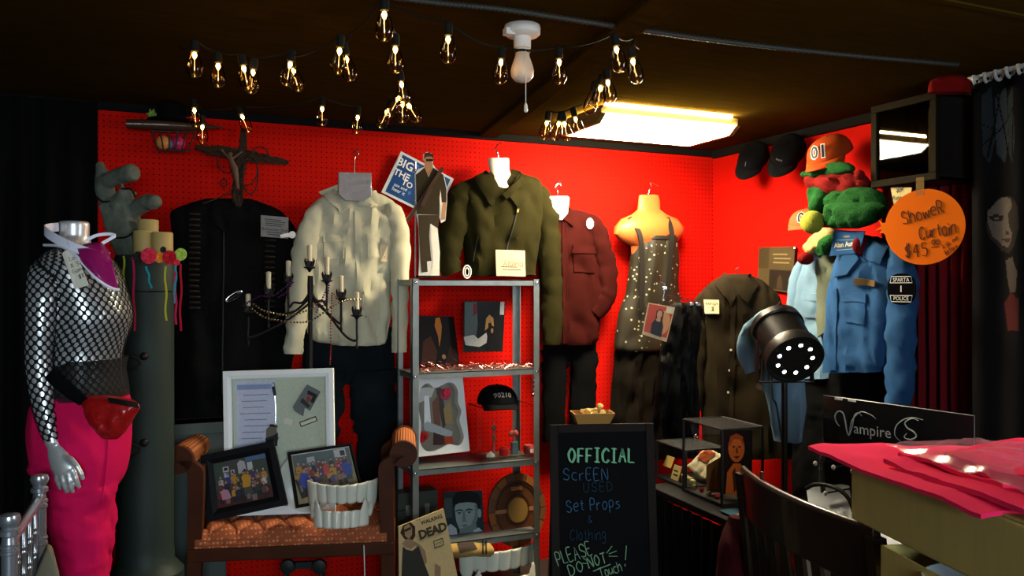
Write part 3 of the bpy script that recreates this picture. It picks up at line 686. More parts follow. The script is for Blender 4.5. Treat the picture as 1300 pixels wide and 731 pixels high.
for px, y0, y1, cn, wv in ((157, 325, 374, (.35, .40, .02), 1), (169, 326, 420, (.55, .02, .09), 2), (186, 338, 366, (.03, .32, .38), 6), (210, 338, 407, (.45, .45, .03), 1), (224, 335, 385, (.03, .30, .36), -3), (222, 345, 412, (.55, .02, .12), 2), (230, 335, 420, (.50, .01, .03), -1)):
    Q = [tuple(gp.P(px+wv*(k/8)+.9*math.sin(k*1.3+px), y0+(y1-y0)*k/8, .012+.004*math.sin(k+px))) for k in range(9)]
    part(ribbon(Q, .0075, .0004, 3, up=RT), 'ribbon', mat('ribbon_%d' % int(cn[0]*1000+cn[1]*100), cn, .4), t)
# stone cross
M_STONE = mat('weathered_stone', (.105, .115, .085), .95, var=.55, vscale=22, bump=.9, scale=30)
sp_ = CF(160, 265, 3.30, yaw=-10); t = thing('stone_cross', 'mossy grey stone grave cross leaning behind the cream candles', 'cross', sp_.P(170, 322))
m = MB()
def slab_(pts, th=.085): m.prism([sp_.P(x, y) for x, y in pts], sp_.n, th, -th/2)
def rod_(pts, w): m.tube([sp_.P(x, y, c_) for x, y, c_ in pts], [q_*sp_.mm(160, 260) for q_ in w], 14)
slab_([(135, 262), (150, 250), (166, 258), (172, 285), (180, 325), (156, 325), (144, 296)], .10)
rod_([(131, 222, 0), (133, 240, 0), (139, 262, 0)], [9, 11, 10]); rod_([(126, 206, 0), (130, 222, 0)], [4, 8])
rod_([(132, 232, .01), (150, 224, .03), (168, 219, .05), (171, 218, .055)], [9, 9.5, 10.5, 8])
rod_([(150, 262, .02), (160, 246, .03), (168, 252, .02)], [11, 10, 9])
rod_([(160, 276, 0), (174, 264, .01), (188, 256, .03), (197, 257, .04), (200, 262, .04)], [9, 9.5, 9.5, 9, 6])
part(m, 'stone', M_STONE, t, remesh=.006)
for pts in ([(123, 250), (131, 256), (142, 255)], [(146, 302), (160, 301), (172, 292)], [(152, 240), (166, 240), (172, 250)]):
    m = MB(); m.tube([sp_.P(x, y, .05) for x, y in cat(pts, 5)], .004, 6); part(m, 'wire', M_IRON, t)
# ================================================================ back wall, left half
w0 = BW(.05)
# stake with wire basket
t = thing('wall_basket', 'black wire basket of bright balls under a pointed wooden stake, high on the red wall', 'wall basket', w0.P(213, 190))
m = MB(); pts = [(160, 157, 10), (200, 158, 13), (235, 160, 13), (262, 161, 9)]
m.tube([w0.P(x, y, .06) for x, y, _ in pts], [.02, .024, .023, .017], 10); m.tube([w0.P(262, 161, .06), w0.P(285, 162, .06)], [.014, .001], 10); part(m, 'wooden_stake', M_WOODDK, t)
m = MB(); T0, T1, B0, B1 = (192, 166), (248, 168), (200, 190), (238, 192)
for c_ in (0, .12):
    m.tube([w0.P(*T0, c_), w0.P(*T1, c_)], .004, 6); m.tube([w0.P(*B0, c_), w0.P(*B1, c_)], .004, 6)
    for i in range(6):
        u = i/5; m.tube([w0.P(T0[0]+(T1[0]-T0[0])*u, T0[1]+2*u, c_), w0.P(B0[0]+(B1[0]-B0[0])*u, B0[1]+2*u, c_)], .0032, 6)
for q in (T0, T1, B0, B1, ((B0[0]+B1[0])/2, 191)): m.tube([w0.P(*q, 0), w0.P(*q, .12)], .003, 6)
part(m, 'wire_basket', M_IRON, t)
for i, (x, y, c_, r) in enumerate(((207, 181, (.55, .20, .05), .032), (226, 182, (.40, .02, .10), .032), (216, 183, (.05, .2, .2), .02))):
    m = MB(); m.ball(w0.P(x, y, .06), r, 16); solo(m, 'plastic_ball', mat('ball_%d' % i, c_, .35), ('orange ball', 'magenta ball', 'small teal ball')[i]+' in the black wire basket on the red wall', 'ball')
m = MB(); m.lathe([(.10, -.0), (.10, .008), (.062, .012), (.058, .075), (.045, .085)], w0.P(217, 155, .07), n=24)
solo(m, 'black_hat', M_CLOTHBLK, 'small black brimmed hat resting on the wooden stake', 'hat')
m = MB()
for i in range(7):
    a = i*.9; d = RT*math.cos(a)*.5+UP*abs(math.sin(a)); m.ball(w0.P(189+i*1.5, 150, .07)+d*.02, (.006, .012, .024), 6, x=d.cross(FW).normalized(), y=FW, z=d.normalized())
solo(m, 'leaf_sprig', mat('lime_leaf', (.20, .32, .05), .6), 'lime green leaf sprig at the left end of the stake', 'sprig')
# twig cross
rng = random.Random(11)
M_TWIG = mat('dark_twig', (.030, .014, .007), .8, bump=.5, scale=60, var=.4)
t = thing('twig_cross', 'dark twig crucifix wound with vines on the red wall', 'crucifix', w0.P(300, 290))
def bundle(a, b, n, spread, r, seed):
    rd = random.Random(seed); m = MB()
    for i in range(n):
        P = []
        for k in range(9):
            u = k/8; e = .35+.65*math.sin(PI*min(1, max(0, u*1.0)))
            P.append(w0.P(a[0]+(b[0]-a[0])*u, a[1]+(b[1]-a[1])*u, .03)+V((rd.uniform(-1, 1), rd.uniform(-.6, .6), rd.uniform(-1, 1)))*spread*e)
        m.tube([V(p) for p in cat(P, 2)], r, 5)
    return m
part(bundle((250, 187), (364, 206), 18, .026, .006, 1), 'cross_arm', M_TWIG, t)
part(bundle((310, 165), (297, 285), 18, .026, .006, 2), 'upright', M_TWIG, t)
m = MB(); m.ball(w0.P(297, 292, .03), (.018, .012, .03), 8); part(m, 'finial', M_TWIG, t)
m = bundle((300, 200), (300, 245), 3, .03, .003, 3)
for cxp, cyp, rx, rz in ((318, 222, 10, 24), (313, 215, 14, 20), (284, 232, 4, 5), (290, 205, 14, 14), (330, 195, 10, 9)):
    m.tube([w0.P(cxp+rx*math.cos(a), cyp+rz*math.sin(a), .05) for a in [2*PI*i/26 for i in range(26)]], .0032, 5, closed=True)
m.tube([w0.P(x, y, .05) for x, y in cat([(258, 258), (275, 252), (292, 243), (302, 228)], 5)], .003, 5)
part(m, 'vine', M_TWIG, t)
m = MB(); fg = PL(w0.P(297, 220, .075), XA)
m.tube([w0.P(x, y, .07) for x, y in ((293, 199), (294, 205), (298, 214), (300, 226), (302, 240))], [.010, .012, .016, .012, .006], 10); m.ball(w0.P(292, 196, .075), .012, 10)
m.tube([w0.P(x, y, .07) for x, y in ((281, 190), (293, 203), (308, 192))], [.005, .008, .005], 8); part(m, 'figure', mat('aged_bone', (.10, .06, .035), .6), t)
# black sleeveless costume
bw = BW(.055); M_LEATH = mat('black_costume_cloth', (.0018, .0018, .0022), .85, spec=.08, bump=.3, scale=80)
t = thing('black_costume', 'black sleeveless costume with bullet loops hanging on the red wall', 'costume', bw.P(290, 590))
body = garment(bw, [(252, 262, 318, .3), (258, 240, 335, .6), (264, 224, 350, .8), (272, 216, 362, .9), (300, 219, 380, 1), (350, 224, 381, 1), (400, 222, 378, 1), (440, 219, 374, 1), (490, 218, 366, 1), (540, 217, 358, 1), (600, 217, 355, .9)], .05, amp=.010, seed=3, hem=.01)
part(body, 'vest', M_LEATH, t); bv = body.bvh()
M_BUL = mat('dull_cartridge', (.028, .024, .02), .35, metal=.7)
for xx, ya, yb in ((247, 272, 398), (342, 305, 398)):
    m = MB(); y = ya
    while y < yb:
        p, n = hit(bv, xx, y, .006)
        if p: m.tube([p-XA*.022, p+XA*.018, p+XA*.026], [.0075, .0075, .003], 8)
        y += 7
    part(m, 'bullet_loops', M_BUL, t)
part(patch(bv, [(272, 254), (298, 258), (290, 300), (268, 280)], off=.006), 'collar_flap', M_LEATH, t)
part(strip(bv, [(284, 262), (284, 330), (283, 420), (282, 500)], .003), 'front_opening', M_BLKPL, t)
p, n = hit(bv, 297, 376, .004); m = MB()
m.tube([p+XA*.035*math.cos(a)*1.0+UP*(.014*math.sin(a)+.02*math.cos(a)) for a in [2*PI*i/20 for i in range(20)]], .003, 6, closed=True); m.tube([p-XA*.03-UP*.02, p+XA*.03+UP*.02], .003, 6); part(m, 'buckle', M_CHROME, t, label='small silver buckle')
cd = BW(.13); pc = Pic([cd.P(*q) for q in ((331, 273), (366, 276), (366, 303), (331, 300))], cd.n, .002, (.20, .20, .20))
pc.lines((.02, .02, .02), .12, .95, .12, .5, 4, .03); pc.lines((.02, .02, .02), .2, .95, .72, .92, 2, .03); lb = thing('costume_card', 'grey printed card pinned on the right shoulder of the black costume', 'card', cd.P(348, 303)); part(pc.m, 'card', M_MATTE, lb, smooth=False)
m = text_mb('Immortan', cd.P(349, 291, .004), pc.q[1]-pc.q[0], UP, width=.1); m = MB(); text_mb('Bohemian Soul', cd.P(349, 291.5, .004), pc.q[1]-pc.q[0], UP, width=.115, mb=m); part(m, 'print_line', M_INK, lb)
m = MB(); m.tube([cd.P(x, y, .012) for x, y in ((356, 300), (364, 298.5), (372, 298))], [.008, .010, .012], 10, flat=.4, ref=-cd.n); m.lathe([(.016, -.004), (.017, 0), (.016, .004)], cd.P(371, 298, .012), cd.n, 16); part(m, 'clip', M_WHITEPL, lb, label='white plastic clip')
# ---- grey shirt with jeans
gs = BW(.10); M_GREY = fabric('faded_grey_cotton', (.50, .48, .34), vscale=5, var=.28)
jn = BW(.045); M_JEAN = fabric('dark_denim', (.006, .009, .011), weave=.4, vscale=10, var=.3)
t = thing('jeans', 'dark jeans hanging below the grey shirt', 'trousers', jn.P(450, 640))
m = garment(jn, [(415, 386, 500), (440, 385, 500), (470, 384, 502), (487, 388, 503, .9)], .04, amp=.006, seed=8); part(m, 'hips', M_JEAN, t); jb = m.bvh()
part(limb(jn, [(414, 470, 58), (408, 520, 54), (402, 570, 50), (398, 640, 46)], seed=4, c=.02, flat=.38), 'trouser_leg', M_JEAN, t)
part(limb(jn, [(474, 470, 62), (476, 520, 60), (480, 570, 50), (484, 640, 44)], seed=5, c=.02, flat=.38), 'trouser_leg', M_JEAN, t)
def shirt(name, label, pl, rows, sleeves, mt, thick=.06, seed=1, placket=None, collar=(), pockets=(), buttons=(), amp=.012, cuffs=True, bm=None, basept=None, lab_parts=None, cset=None):
    t = thing(name, label, 'shirt' if 'jacket' not in name else 'jacket', basept)
    b = garment(pl, rows, thick, amp=amp, seed=seed, hem=.01); part(b, 'front_and_back', mt, t); bv = b.bvh()
    sl = []
    for i, s in enumerate(sleeves):
        l = limb(pl, s, seed=seed+i*3, c=.02); part(l, 'sleeve', mt, t); sl.append(l)
    for c_ in collar: part(patch(bv, c_, off=.010, t=.004, nu=8, nv=6), 'collar', mt, t)
    for c_ in pockets:
        part(patch(bv, c_, off=.004, t=.003), 'pocket', mt, t)
        (x0, y0), (x1, y1), (x2, y2), (x3, y3) = c_; k = .28
        part(patch(bv, [(x0-1, y0-1), (x1+1, y1-1), (x1+(x2-x1)*k, y1+(y2-y1)*k), ((x0+x1)/2+(x3-x0)*k, (y0+y1)/2+(y3-y0)*(k+.1))], off=.008, t=.003) if False else patch(bv, [(x0-1, y0-1), (x1+1, y1-1), (x1+1, y1+(y2-y1)*k), (x0-1, y0+(y3-y0)*k)], off=.008, t=.003), 'pocket_flap', mt, t)
    if placket: part(patch(bv, placket, off=.004, t=.003, nu=3, nv=24), 'placket', mt, t)
    for x, y in buttons: part(button(bv, x, y), 'button', bm or M_WHITEPL, t)
    return t, bv, sl
gt, gbv, _ = shirt('grey_shirt', 'faded grey-beige long-sleeved shirt hanging above dark jeans', gs,
  [(243, 432, 474, .35), (248, 414, 488, .7), (256, 400, 500, .9), (270, 391, 509, 1), (300, 388, 507, 1), (340, 386, 500, 1), (380, 385, 497, 1), (415, 388, 496, 1), (432, 397, 490, .95), (438, 420, 482, .8)],
  [[(408, 258, 10), (399, 274, 24), (391, 300, 30), (383, 345, 35), (377, 400, 30), (374, 430, 25), (373, 449, 23)], [(494, 258, 12), (501, 274, 26), (506, 300, 28), (507, 340, 25), (507, 390, 21), (507, 425, 19), (507, 447, 18)]],
  M_GREY, .052, 1, [(449, 268), (457, 268), (464, 436), (455, 437)], [[(431, 234), (447, 256), (434, 272), (405, 244)], [(471, 234), (478, 250), (476, 264), (454, 260)]],
  [[(410, 300), (436, 299), (437, 328), (411, 329)], [(466, 298), (490, 300), (488, 326), (467, 327)]], [(454, 283), (456, 302), (457, 322), (459, 345), (461, 372), (463, 402), (422, 304), (480, 304)], bm=mat('grey_button', (.12, .12, .10), .4), basept=gs.P(450, 447), amp=.02)
p_ = PL(gs.P(450, 240, .075), XA, lean_up((0, -1, 0), .12)); pc = MB(); q = [p_.P(x, y) for x, y in ((429, 219), (471, 220), (471, 250), (462, 256), (438, 255), (429, 247))]
hg = thing('hanger_card', 'shiny silver-grey hanger sleeve in the neck of the grey shirt', 'hanger', p_.P(450, 256))
pc.prism(q, p_.n, .012); part(pc, 'plastic_sleeve', mat('silver_film', (.45, .46, .50), .28, metal=.6, bump=.5, scale=30), hg, bevel=.003)
m = MB(); m.tube([p_.P(x, y, .0) for x, y in cat([(450, 222), (450, 206), (451, 199), (455, 195), (452, 191), (448, 194)], 5)], .003, 8); part(m, 'hook', M_CHROME, hg)
tg = Pic([hit(gbv, x, y, .012)[0] for x, y in ((484, 309), (493, 309), (492, 332), (483, 332))], -YA, .001, (.62, .52, .33)); tg.lines((.25, .03, .03), .2, .8, .3, .8, 4, .05)
o = solo(tg.m, 'shirt_tag', M_MATTE, 'small cream tag hanging on the right pocket of the grey shirt', 'tag', smooth=False)
# ---- blue poster and the cut-out figure
pp = BW(.03); q = [pp.P(*a) for a in ((508, 193), (577, 226), (545, 276), (484, 241))]
q = [pp.P(509, 192), pp.P(576, 227), pp.P(553, 278), pp.P(484, 244)]
pc = Pic(q, -YA, .002, (.60, .62, .64)); pc.rect((.012, .06, .20), .05, .05, .95, .95)
rd = random.Random(3)
for i in range(26): pc.ell((.05, .16, .42), rd.uniform(.1, .9), rd.uniform(.1, .9), rd.uniform(.01, .05), rd.uniform(.01, .05), 7)
t = thing('blue_poster', 'tilted blue poster with white lettering behind the cut-out man', 'poster', pp.P(530, 278)); part(pc.m, 'sheet', M_PRINT, t, smooth=False)
m = MB(); xd = q[1]-q[0]; ud = q[0]-q[3]
for s_, x, y, w_ in (('BIG', 514.5, 209, 21), ('THE', 510, 222, 21), ('TO', 517, 234, 14)):
    text_mb(s_, pp.P(x, y, .006), xd, ud, width=w_*pp.mm(515, 220), mb=m, off=.02)
for v, s_ in ((.72, 'see and'), (.82, 'hear it')): text_mb(s_, pc.at(.24, v, .006), xd, ud, width=.022*len(s_)**.6, mb=m)
part(m, 'lettering', mat('poster_white', (.68, .70, .72), .5), t)
st = BW(.30); t = thing('cardboard_standee', 'cut-out man in black with a crossbow standing on the steel shelf', 'standee', st.P(548, 350))
q = [st.P(x, y) for x, y in ((515, 190), (578, 190), (578, 352), (515, 352))]
def sp(pts): return [((x-515)/63, (y-190)/162) for x, y in pts]
sil = [(537, 196), (542, 193), (548, 195), (550, 201), (549, 208), (552, 213), (563, 222), (567, 240), (567, 257), (565, 280), (560, 283), (557, 275), (555, 290), (558, 320), (557, 352), (531, 352), (532, 330), (531, 290), (528, 270), (527, 240), (526, 222), (530, 215), (538, 212), (540, 207), (537, 203)]
m = MB(); m.col = (.7, .68, .62); m.prism([st.P(x, y) for x, y in sil], st.n, .006)
pc = Pic(q, st.n, .006, (1, 1, 1)); pc.m = m
DK = (.035, .025, .012); SK = (.40, .20, .10)
pc.poly(SK, sp([(539, 206), (548, 206), (549, 214), (543, 224), (538, 214)])); pc.ell(SK, *sp([(543, 203)])[0], .085, .058)
pc.poly((.05, .03, .015), sp([(537, 202), (538, 195), (543, 193.5), (549, 196), (549.5, 203), (547, 199), (541, 199)])); pc.rect((.01, .01, .01), *sp([(540, 202)])[0], *sp([(549, 205)])[0])
pc.poly(DK, sp([(527, 222), (538, 213), (543, 225), (549, 213), (562, 222), (566, 241), (566, 257), (559, 257), (558, 240), (557, 273), (528, 272)]))
pc.poly((.045, .032, .018), sp([(530, 273), (557, 273), (555, 290), (545, 284), (544, 300), (546, 325), (547, 331), (541, 332), (542, 345), (534, 346), (533, 335), (531, 300)]))
pc.poly(SK, sp([(561, 257), (566, 257), (564, 279), (559, 279)])); pc.poly((.75, .72, .62), sp([(546, 284), (554, 291), (557, 320), (557, 350), (545, 350), (549, 331), (546, 305)])); pc.poly((.75, .72, .62), sp([(558.5, 243), (560, 262), (557.5, 270), (557, 250)]))
part(pc.m, 'printed_board', M_MATTE, t, smooth=False)
m = MB(); m.bar(st.P(517, 280, .014), st.P(562, 213, .014), .016, .012, up=st.n); m.bar(st.P(535, 262, .02), st.P(547, 238, .02), .022, .014, up=st.n); part(m, 'crossbow', M_WOODDK, t)
m = MB(); m.tube([st.P(527.5, 206, -.012), st.P(527.5, 352, -.012)], .0035, 8); part(m, 'support_rod', M_CHROME, t)
m = MB(); m.obox(st.P(545, 352, 0)+UP*.004, XA, YA, UP, .13, .08, .008); part(m, 'foot', M_BLACK, t)
# ---- green jacket on a white torso form
gj = BW(.11); M_OLIVE = fabric('olive_green_wool', (.014, .0118, .0024), weave=.3, scale=300, vscale=8)
M_FORM = mat('white_torso_plastic', (.78, .72, .60), .35, spec=.4)
def hook(pl, pts, t): m = MB(); m.tube([pl.P(x, y, .01) for x, y in cat(pts, 5)], .0032, 8); return part(m, 'hook', M_CHROME, t)
tf = thing('torso_form', 'white hanging torso form inside the green jacket', 'torso form', gj.P(634, 250), 'hanging torso forms')
m = MB(); m.loft([[gj.P(x+w*math.cos(a), y+h*math.sin(a)*0, .055+.0+w*.0032*math.sin(a)*.8) for a in [2*PI*i/24 for i in range(24)]] for x, y, w, h in ((633, 200, 9, 0), (633, 201, 13, 0), (633, 206, 13.5, 0), (634, 215, 12.5, 0), (636, 226, 14, 0), (637, 236, 13, 0), (638, 247, 6, 0))]); part(m, 'torso', M_FORM, tf); hook(gj, [(632, 201), (632, 194), (629, 190), (632, 184), (637, 181)], tf)
t, bv, _ = shirt('green_jacket', 'olive green zip jacket on a white torso form above the steel shelf', gj,
  [(222, 612, 668, .55), (227, 596, 682, .8), (236, 584, 689, .95), (255, 578, 692, 1), (285, 580, 690, 1), (310, 588, 684, .95), (335, 591, 681, .95), (350, 589, 682, .95)],
  [[(598, 233, 12), (587, 248, 28), (580, 270, 32), (573, 300, 32), (569, 328, 30), (574, 347, 24)], [(679, 236, 12), (688, 252, 24), (693, 275, 28), (697, 315, 28), (700, 360, 26), (701, 400, 24), (700, 437, 22)]],
  M_OLIVE, .10, 7, None, [], [], [], basept=gj.P(634, 350), amp=.012)
part(patch(bv, [(622, 219), (634, 246), (622, 262), (604, 228)], off=.016, t=.006, nu=8, nv=8), 'collar', M_OLIVE, t)
m = MB(); Q = [gj.P(x, y, c) for x, y, c in ((640, 250, .115), (650, 241, .12), (660, 230, .10), (660, 222, .06), (648, 219, .05))]
part(ribbon([tuple(q) for q in Q], .035, .006), 'shawl_collar', M_OLIVE, t)
part(patch(bv, [(640, 244), (657, 224), (680, 240), (657, 266)], off=.012, t=.006), 'lapel', M_OLIVE, t)
M_BRASS = mat('brass', (.65, .48, .16), .3, metal=1)
part(strip(bv, [(657, 264), (652, 285), (647, 302), (643, 316), (640, 345)], .0045, .004), 'zip', mat('zip_tape', (.012, .012, .010), .5), t)
p, n = hit(bv, 657, 265, .012); m = MB(); m.obox(p, XA, YA, (UP+XA*.15).normalized(), .012, .008, .04); part(m, 'zip_pull', M_BRASS, t, bevel=.002, label='brass zip pull')
part(strip(bv, [(607, 300), (603, 318), (601, 332)], .003, .003), 'pocket_zip', mat('zip_tape', (0, 0, 0)), t)
cp = BW(.235); pc = Pic([cp.P(*a) for a in ((629, 317), (666, 318), (667, 351), (630, 350))], -YA, .003, (.50, .40, .27)); pc.lines((.08, .06, .05), .15, .9, .6, .8, 2, .03)
t = thing('jacket_card', 'cream printed card with handwriting pinned at the hem of the green jacket', 'card', cp.P(648, 351)); part(pc.m, 'card', M_MATTE, t, smooth=False)
m = MB(); hand(m, 'Alaina', cp.P(639, 338, .004), XA, UP, .032, .001, seed=3); part(m, 'signature', M_INK, t)
m = MB(); m.tube([cp.P(593+5*math.cos(a), 345+8*math.sin(a), .05) for a in [2*PI*i/22 for i in range(22)]], .0035, 8, closed=True); m.tube([cp.P(593+2.5*math.cos(a), 345+5*math.sin(a), .05) for a in [2*PI*i/22 for i in range(22)]], .003, 8, closed=True); solo(m, 'hoop', M_WHITEPL, 'small white double hoop standing on the top steel shelf beside the jacket cuff', 'hoop')
# ---- maroon shirt, black trousers
mp_ = BW(.075); M_MAR = fabric('maroon_cotton', (.024, .0022, .0014), vscale=7)
t = thing('black_trousers', 'black trousers hanging below the maroon shirt', 'trousers', BW(.04).P(723, 560))
part(garment(BW(.04), [(415, 691, 756), (440, 690, 757), (462, 690, 757, .9)], .04, amp=.005, seed=2), 'hips', M_CLOTHBLK, t)
part(limb(BW(.04), [(706, 445, 36), (704, 490, 30), (703, 560, 27)], c=.02, flat=.5), 'trouser_leg', M_CLOTHBLK, t); part(limb(BW(.04), [(741, 445, 36), (740, 490, 33), (739, 560, 30)], c=.02, seed=3, flat=.5), 'trouser_leg', M_CLOTHBLK, t)
tf = thing('torso_form', 'white hanging torso form inside the maroon shirt', 'torso form', mp_.P(708, 270), 'hanging torso forms')
m = MB(); m.loft([[mp_.P(x+w*math.cos(a), y, .06+w*.003*math.sin(a)) for a in [2*PI*i/24 for i in range(24)]] for x, y, w in ((708, 249, 13), (708, 251, 15), (709, 262, 13), (710, 271, 11), (710, 279, 4))]); part(m, 'torso', M_FORM, tf); hook(mp_, [(708, 252), (708, 242), (705, 238), (709, 233), (713, 236), (710, 229)], tf)
t, bv, _ = shirt('maroon_shirt', 'maroon button shirt on a white torso form right of the green jacket', mp_,
  [(266, 697, 728, .5), (271, 686, 745, .8), (282, 681, 757, .95), (310, 683, 762, 1), (350, 687, 764, 1), (400, 689, 763, 1), (428, 689, 759, 1), (437, 692, 752, .9)],
  [[(742, 274, 10), (754, 290, 26), (764, 320, 26), (769, 352, 26), (767, 378, 24), (753, 399, 20)]],
  M_MAR, .075, 9, [(713, 282), (720, 282), (721, 435), (714, 435)], [[(696, 264), (709, 276), (705, 290), (688, 274)], [(723, 264), (730, 274), (727, 288), (713, 277)]],
  [[(727, 312), (754, 313), (754, 346), (728, 345)]], [(717, 299), (718, 318), (718, 342), (718, 368), (718, 395), (740, 315)], basept=mp_.P(725, 437), bm=mat('maroon_button', (.12, .02, .015), .4))
p, n = hit(bv, 747, 284, .012); m = MB(); m.prism([p+XA*.022*math.cos(a)+UP*.030*math.sin(a) for a in [2*PI*i/18 for i in range(18)]], -YA, .0015)
solo(m, 'round_tag', M_PAPER, 'oval cream tag pinned on the shoulder of the maroon shirt', 'tag', smooth=False)
# ---- dress on a form with the orange glow put into its base colour
dp = BW(.085); M_FORMC = mat('orange_glow_torso_plastic', (.50, .11, .025), .35)
tf = thing('torso_form', 'translucent hanging torso form wearing the speckled pinafore dress', 'torso form', dp.P(823, 300), 'hanging torso forms')
def ringrow(pl, rows, d=.34, c0=.015): return [[pl.P((l+r)/2+(r-l)/2*math.cos(a), y, c0+(r-l)/2*pl.mm(823, y)*math.sin(a)*d) for a in [2*PI*i/32 for i in range(32)]] for y, l, r in rows]
m = MB(); m.loft(ringrow(dp, [(247, 815, 832), (248, 811, 836), (256, 810, 838), (266, 809, 838), (272, 802, 846), (278, 788, 860), (288, 780, 868), (297, 779, 868), (305, 786, 861), (312, 800, 852), (350, 806, 846), (370, 806, 846)])); part(m, 'torso', M_FORMC, tf); hook(dp, [(823, 249), (824, 242), (827, 237), (825, 231), (831, 233), (836, 236)], tf)
M_PAT = mat('speckled_black_crepe', (.014, .011, .005), .6); N, L, b = nodes(M_PAT)
vo = N.new('ShaderNodeTexVoronoi'); vo.inputs['Scale'].default_value = 34; tc = N.new('ShaderNodeTexCoord'); L.new(tc.outputs['Object'], vo.inputs['Vector'])
nz = N.new('ShaderNodeTexNoise'); nz.inputs['Scale'].default_value = 150; L.new(tc.outputs['Object'], nz.inputs[0])
d_ = math_(N, L, 'ADD', vo.outputs['Distance'], math_(N, L, 'MULTIPLY', nz.outputs[0], .22)); fl = math_(N, L, 'LESS_THAN', d_, .30)
mx = N.new('ShaderNodeMix'); mx.data_type = 'RGBA'; L.new(fl, mx.inputs[0]); mx.inputs[6].default_value = (.014, .011, .005, 1); mx.inputs[7].default_value = (.34, .30, .20, 1); L.new(mx.outputs[2], b.inputs['Base Color'])
M_SKIRT = fabric('brown_black_satin', (.005, .0035, .002), vscale=14, var=.4, weave=.15)
t = thing('pinafore_dress', 'black pinafore dress with pale specks on the translucent torso form', 'dress', dp.P(820, 570))
dp2 = BW(.10); bd = garment(dp2, [(298, 812, 855, .8), (303, 808, 857, .9), (318, 802, 859, 1), (345, 798, 860, 1), (372, 794, 862, 1), (395, 786, 866, 1), (420, 782, 868, 1), (440, 780, 868, 1), (446, 784, 864, .9)], .085, amp=.008, seed=6, hem=.02); part(bd, 'bodice', M_PAT, t)
part(garment(BW(.085), [(400, 790, 862, 1), (440, 782, 864, 1), (500, 776, 862, 1), (570, 772, 862, 1)], .075, amp=.020, fx=22, seed=12), 'skirt', M_SKIRT, t)
bb = bd.bvh()
M_STR = mat('black_strap', (.008, .007, .005), .6)
def strapy(pts, c):
    return ribbon([tuple(dp.P(x, y, cc)) for x, y, cc in pts], .030, .0025, up=XA)
part(strapy([(799, 276, .055), (806, 286, .075), (813, 300, .11), (815, 330, .112), (815, 360, .112), (814, 395, .112)], 0), 'strap', M_STR, t)
part(strapy([(847, 276, .055), (851, 286, .075), (853, 300, .11), (851, 330, .112), (848, 360, .112), (846, 395, .112)], 0), 'strap', M_STR, t)
part(patch(bb, [(810, 299), (855, 300), (855, 304), (810, 303)], off=.004, nu=12, nv=1), 'neckline_band', M_STR, t)
# second dress on a clip hanger
hp = CF(862, 400, 4.0); t = thing('black_slip_dress', 'black slip dress on a clip hanger in front of the speckled dress', 'dress', hp.P(862, 580))
part(garment(hp, [(384, 856, 886, .4), (392, 848, 892, .7), (415, 844, 890, 1), (450, 838, 886, 1), (500, 832, 886, 1), (580, 822, 890, 1)], .06, amp=.018, fx=24, seed=15), 'dress_body', mat('black_satin', (.003, .0025, .002), .6, spec=.08, bump=.15, scale=30), t)
hg = thing('clip_hanger', 'metal clip hanger with silver hook holding the black slip dress', 'hanger', hp.P(862, 392))
m = MB(); m.tube([hp.P(*a) for a in ((843, 376, .02), (862, 377, .02), (885, 384, .02))], .003, 8); part(m, 'bar', M_CHROME, hg)
m = MB(); m.tube([hp.P(x, y, .02) for x, y in cat([(841, 382), (843, 370), (843, 360), (838, 356), (838, 350), (841, 351)], 5)], .0035, 8); part(m, 'hook', M_CHROME, hg)
for x, y in ((844, 366), (878, 386), (886, 386)):
    m = MB(); m.obox(hp.P(x, y, .03), RT, FW, UP, .022, .012, .016); part(m, 'clip', M_CHROME, hg, bevel=.003)
q = [hp.P(x, y, .06) for x, y in ((823, 384), (857, 390), (846, 434), (815, 424))]; pc = Pic(q, hp.n, .002, (.65, .45, .25))
pc.rect((.55, .06, .02), .04, .03, .96, .9); pc.ell((.70, .30, .10), .7, .5, .25, .35); pc.poly((.02, .012, .01), [(.30, .9), (.28, .6), (.38, .45), (.36, .2), (.5, .12), (.64, .2), (.66, .45), (.74, .62), (.75, .92)])
pc.ell((.62, .28, .14), .5, .28, .10, .12); pc.poly((.62, .28, .14), [(.44, .38), (.56, .38), (.6, .5), (.4, .5)]); pc.poly((.012, .008, .01), [(.33, .5), (.42, .47), (.5, .56), (.58, .47), (.68, .5), (.66, .9), (.34, .9)]); pc.rect((.7, .6, .4), .7, .03, .97, .2)
o = solo(pc.m, 'photo_card', M_PRINT, 'orange-toned photo card of a long-haired woman in black pinned on the dress', 'photo', smooth=False)
# ================================================================ steel shelving unit and what it carries
FS, BS = BW(.40), BW(.135)
def SX(px, py): return FS.P(px, py)
a = SX(527, 480); b = SX(682, 480); x0, x1 = a.x-.014, b.x+.014
zs = [FS.P(603, 355).z, FS.P(603, 471).z, FS.P(603, 590).z, .285]
yF, yB = -.40, -.135; zT = zs[0]
sh = thing('shelving_unit', 'galvanised steel shelving unit in the middle of the red wall', 'shelf', ((x0+x1)/2, (yF+yB)/2, 0))
for x, sx in ((x0, 1), (x1, -1)):
    for y, sy in ((yF, 1), (yB, -1)):
        m = MB(); m.bx(x, x+sx*.032, y, y+sy*.0025, 0, zT+.004); m.bx(x, x+sx*.0025, y, y+sy*.032, 0, zT+.004); part(m, 'post', M_STEEL, sh, smooth=False)
for z in zs:
    m = MB(); m.bx(x0+.003, x1-.003, yF+.003, yB-.003, z-.004, z); m.bx(x0+.003, x1-.003, yF+.003, yF+.006, z-.028, z); m.bx(x0+.003, x1-.003, yB-.006, yB-.003, z-.028, z); m.bx(x0+.003, x0+.006, yF, yB, z-.028, z); m.bx(x1-.006, x1-.003, yF, yB, z-.028, z)
    part(m, 'shelf_board', M_STEEL, sh, smooth=False)
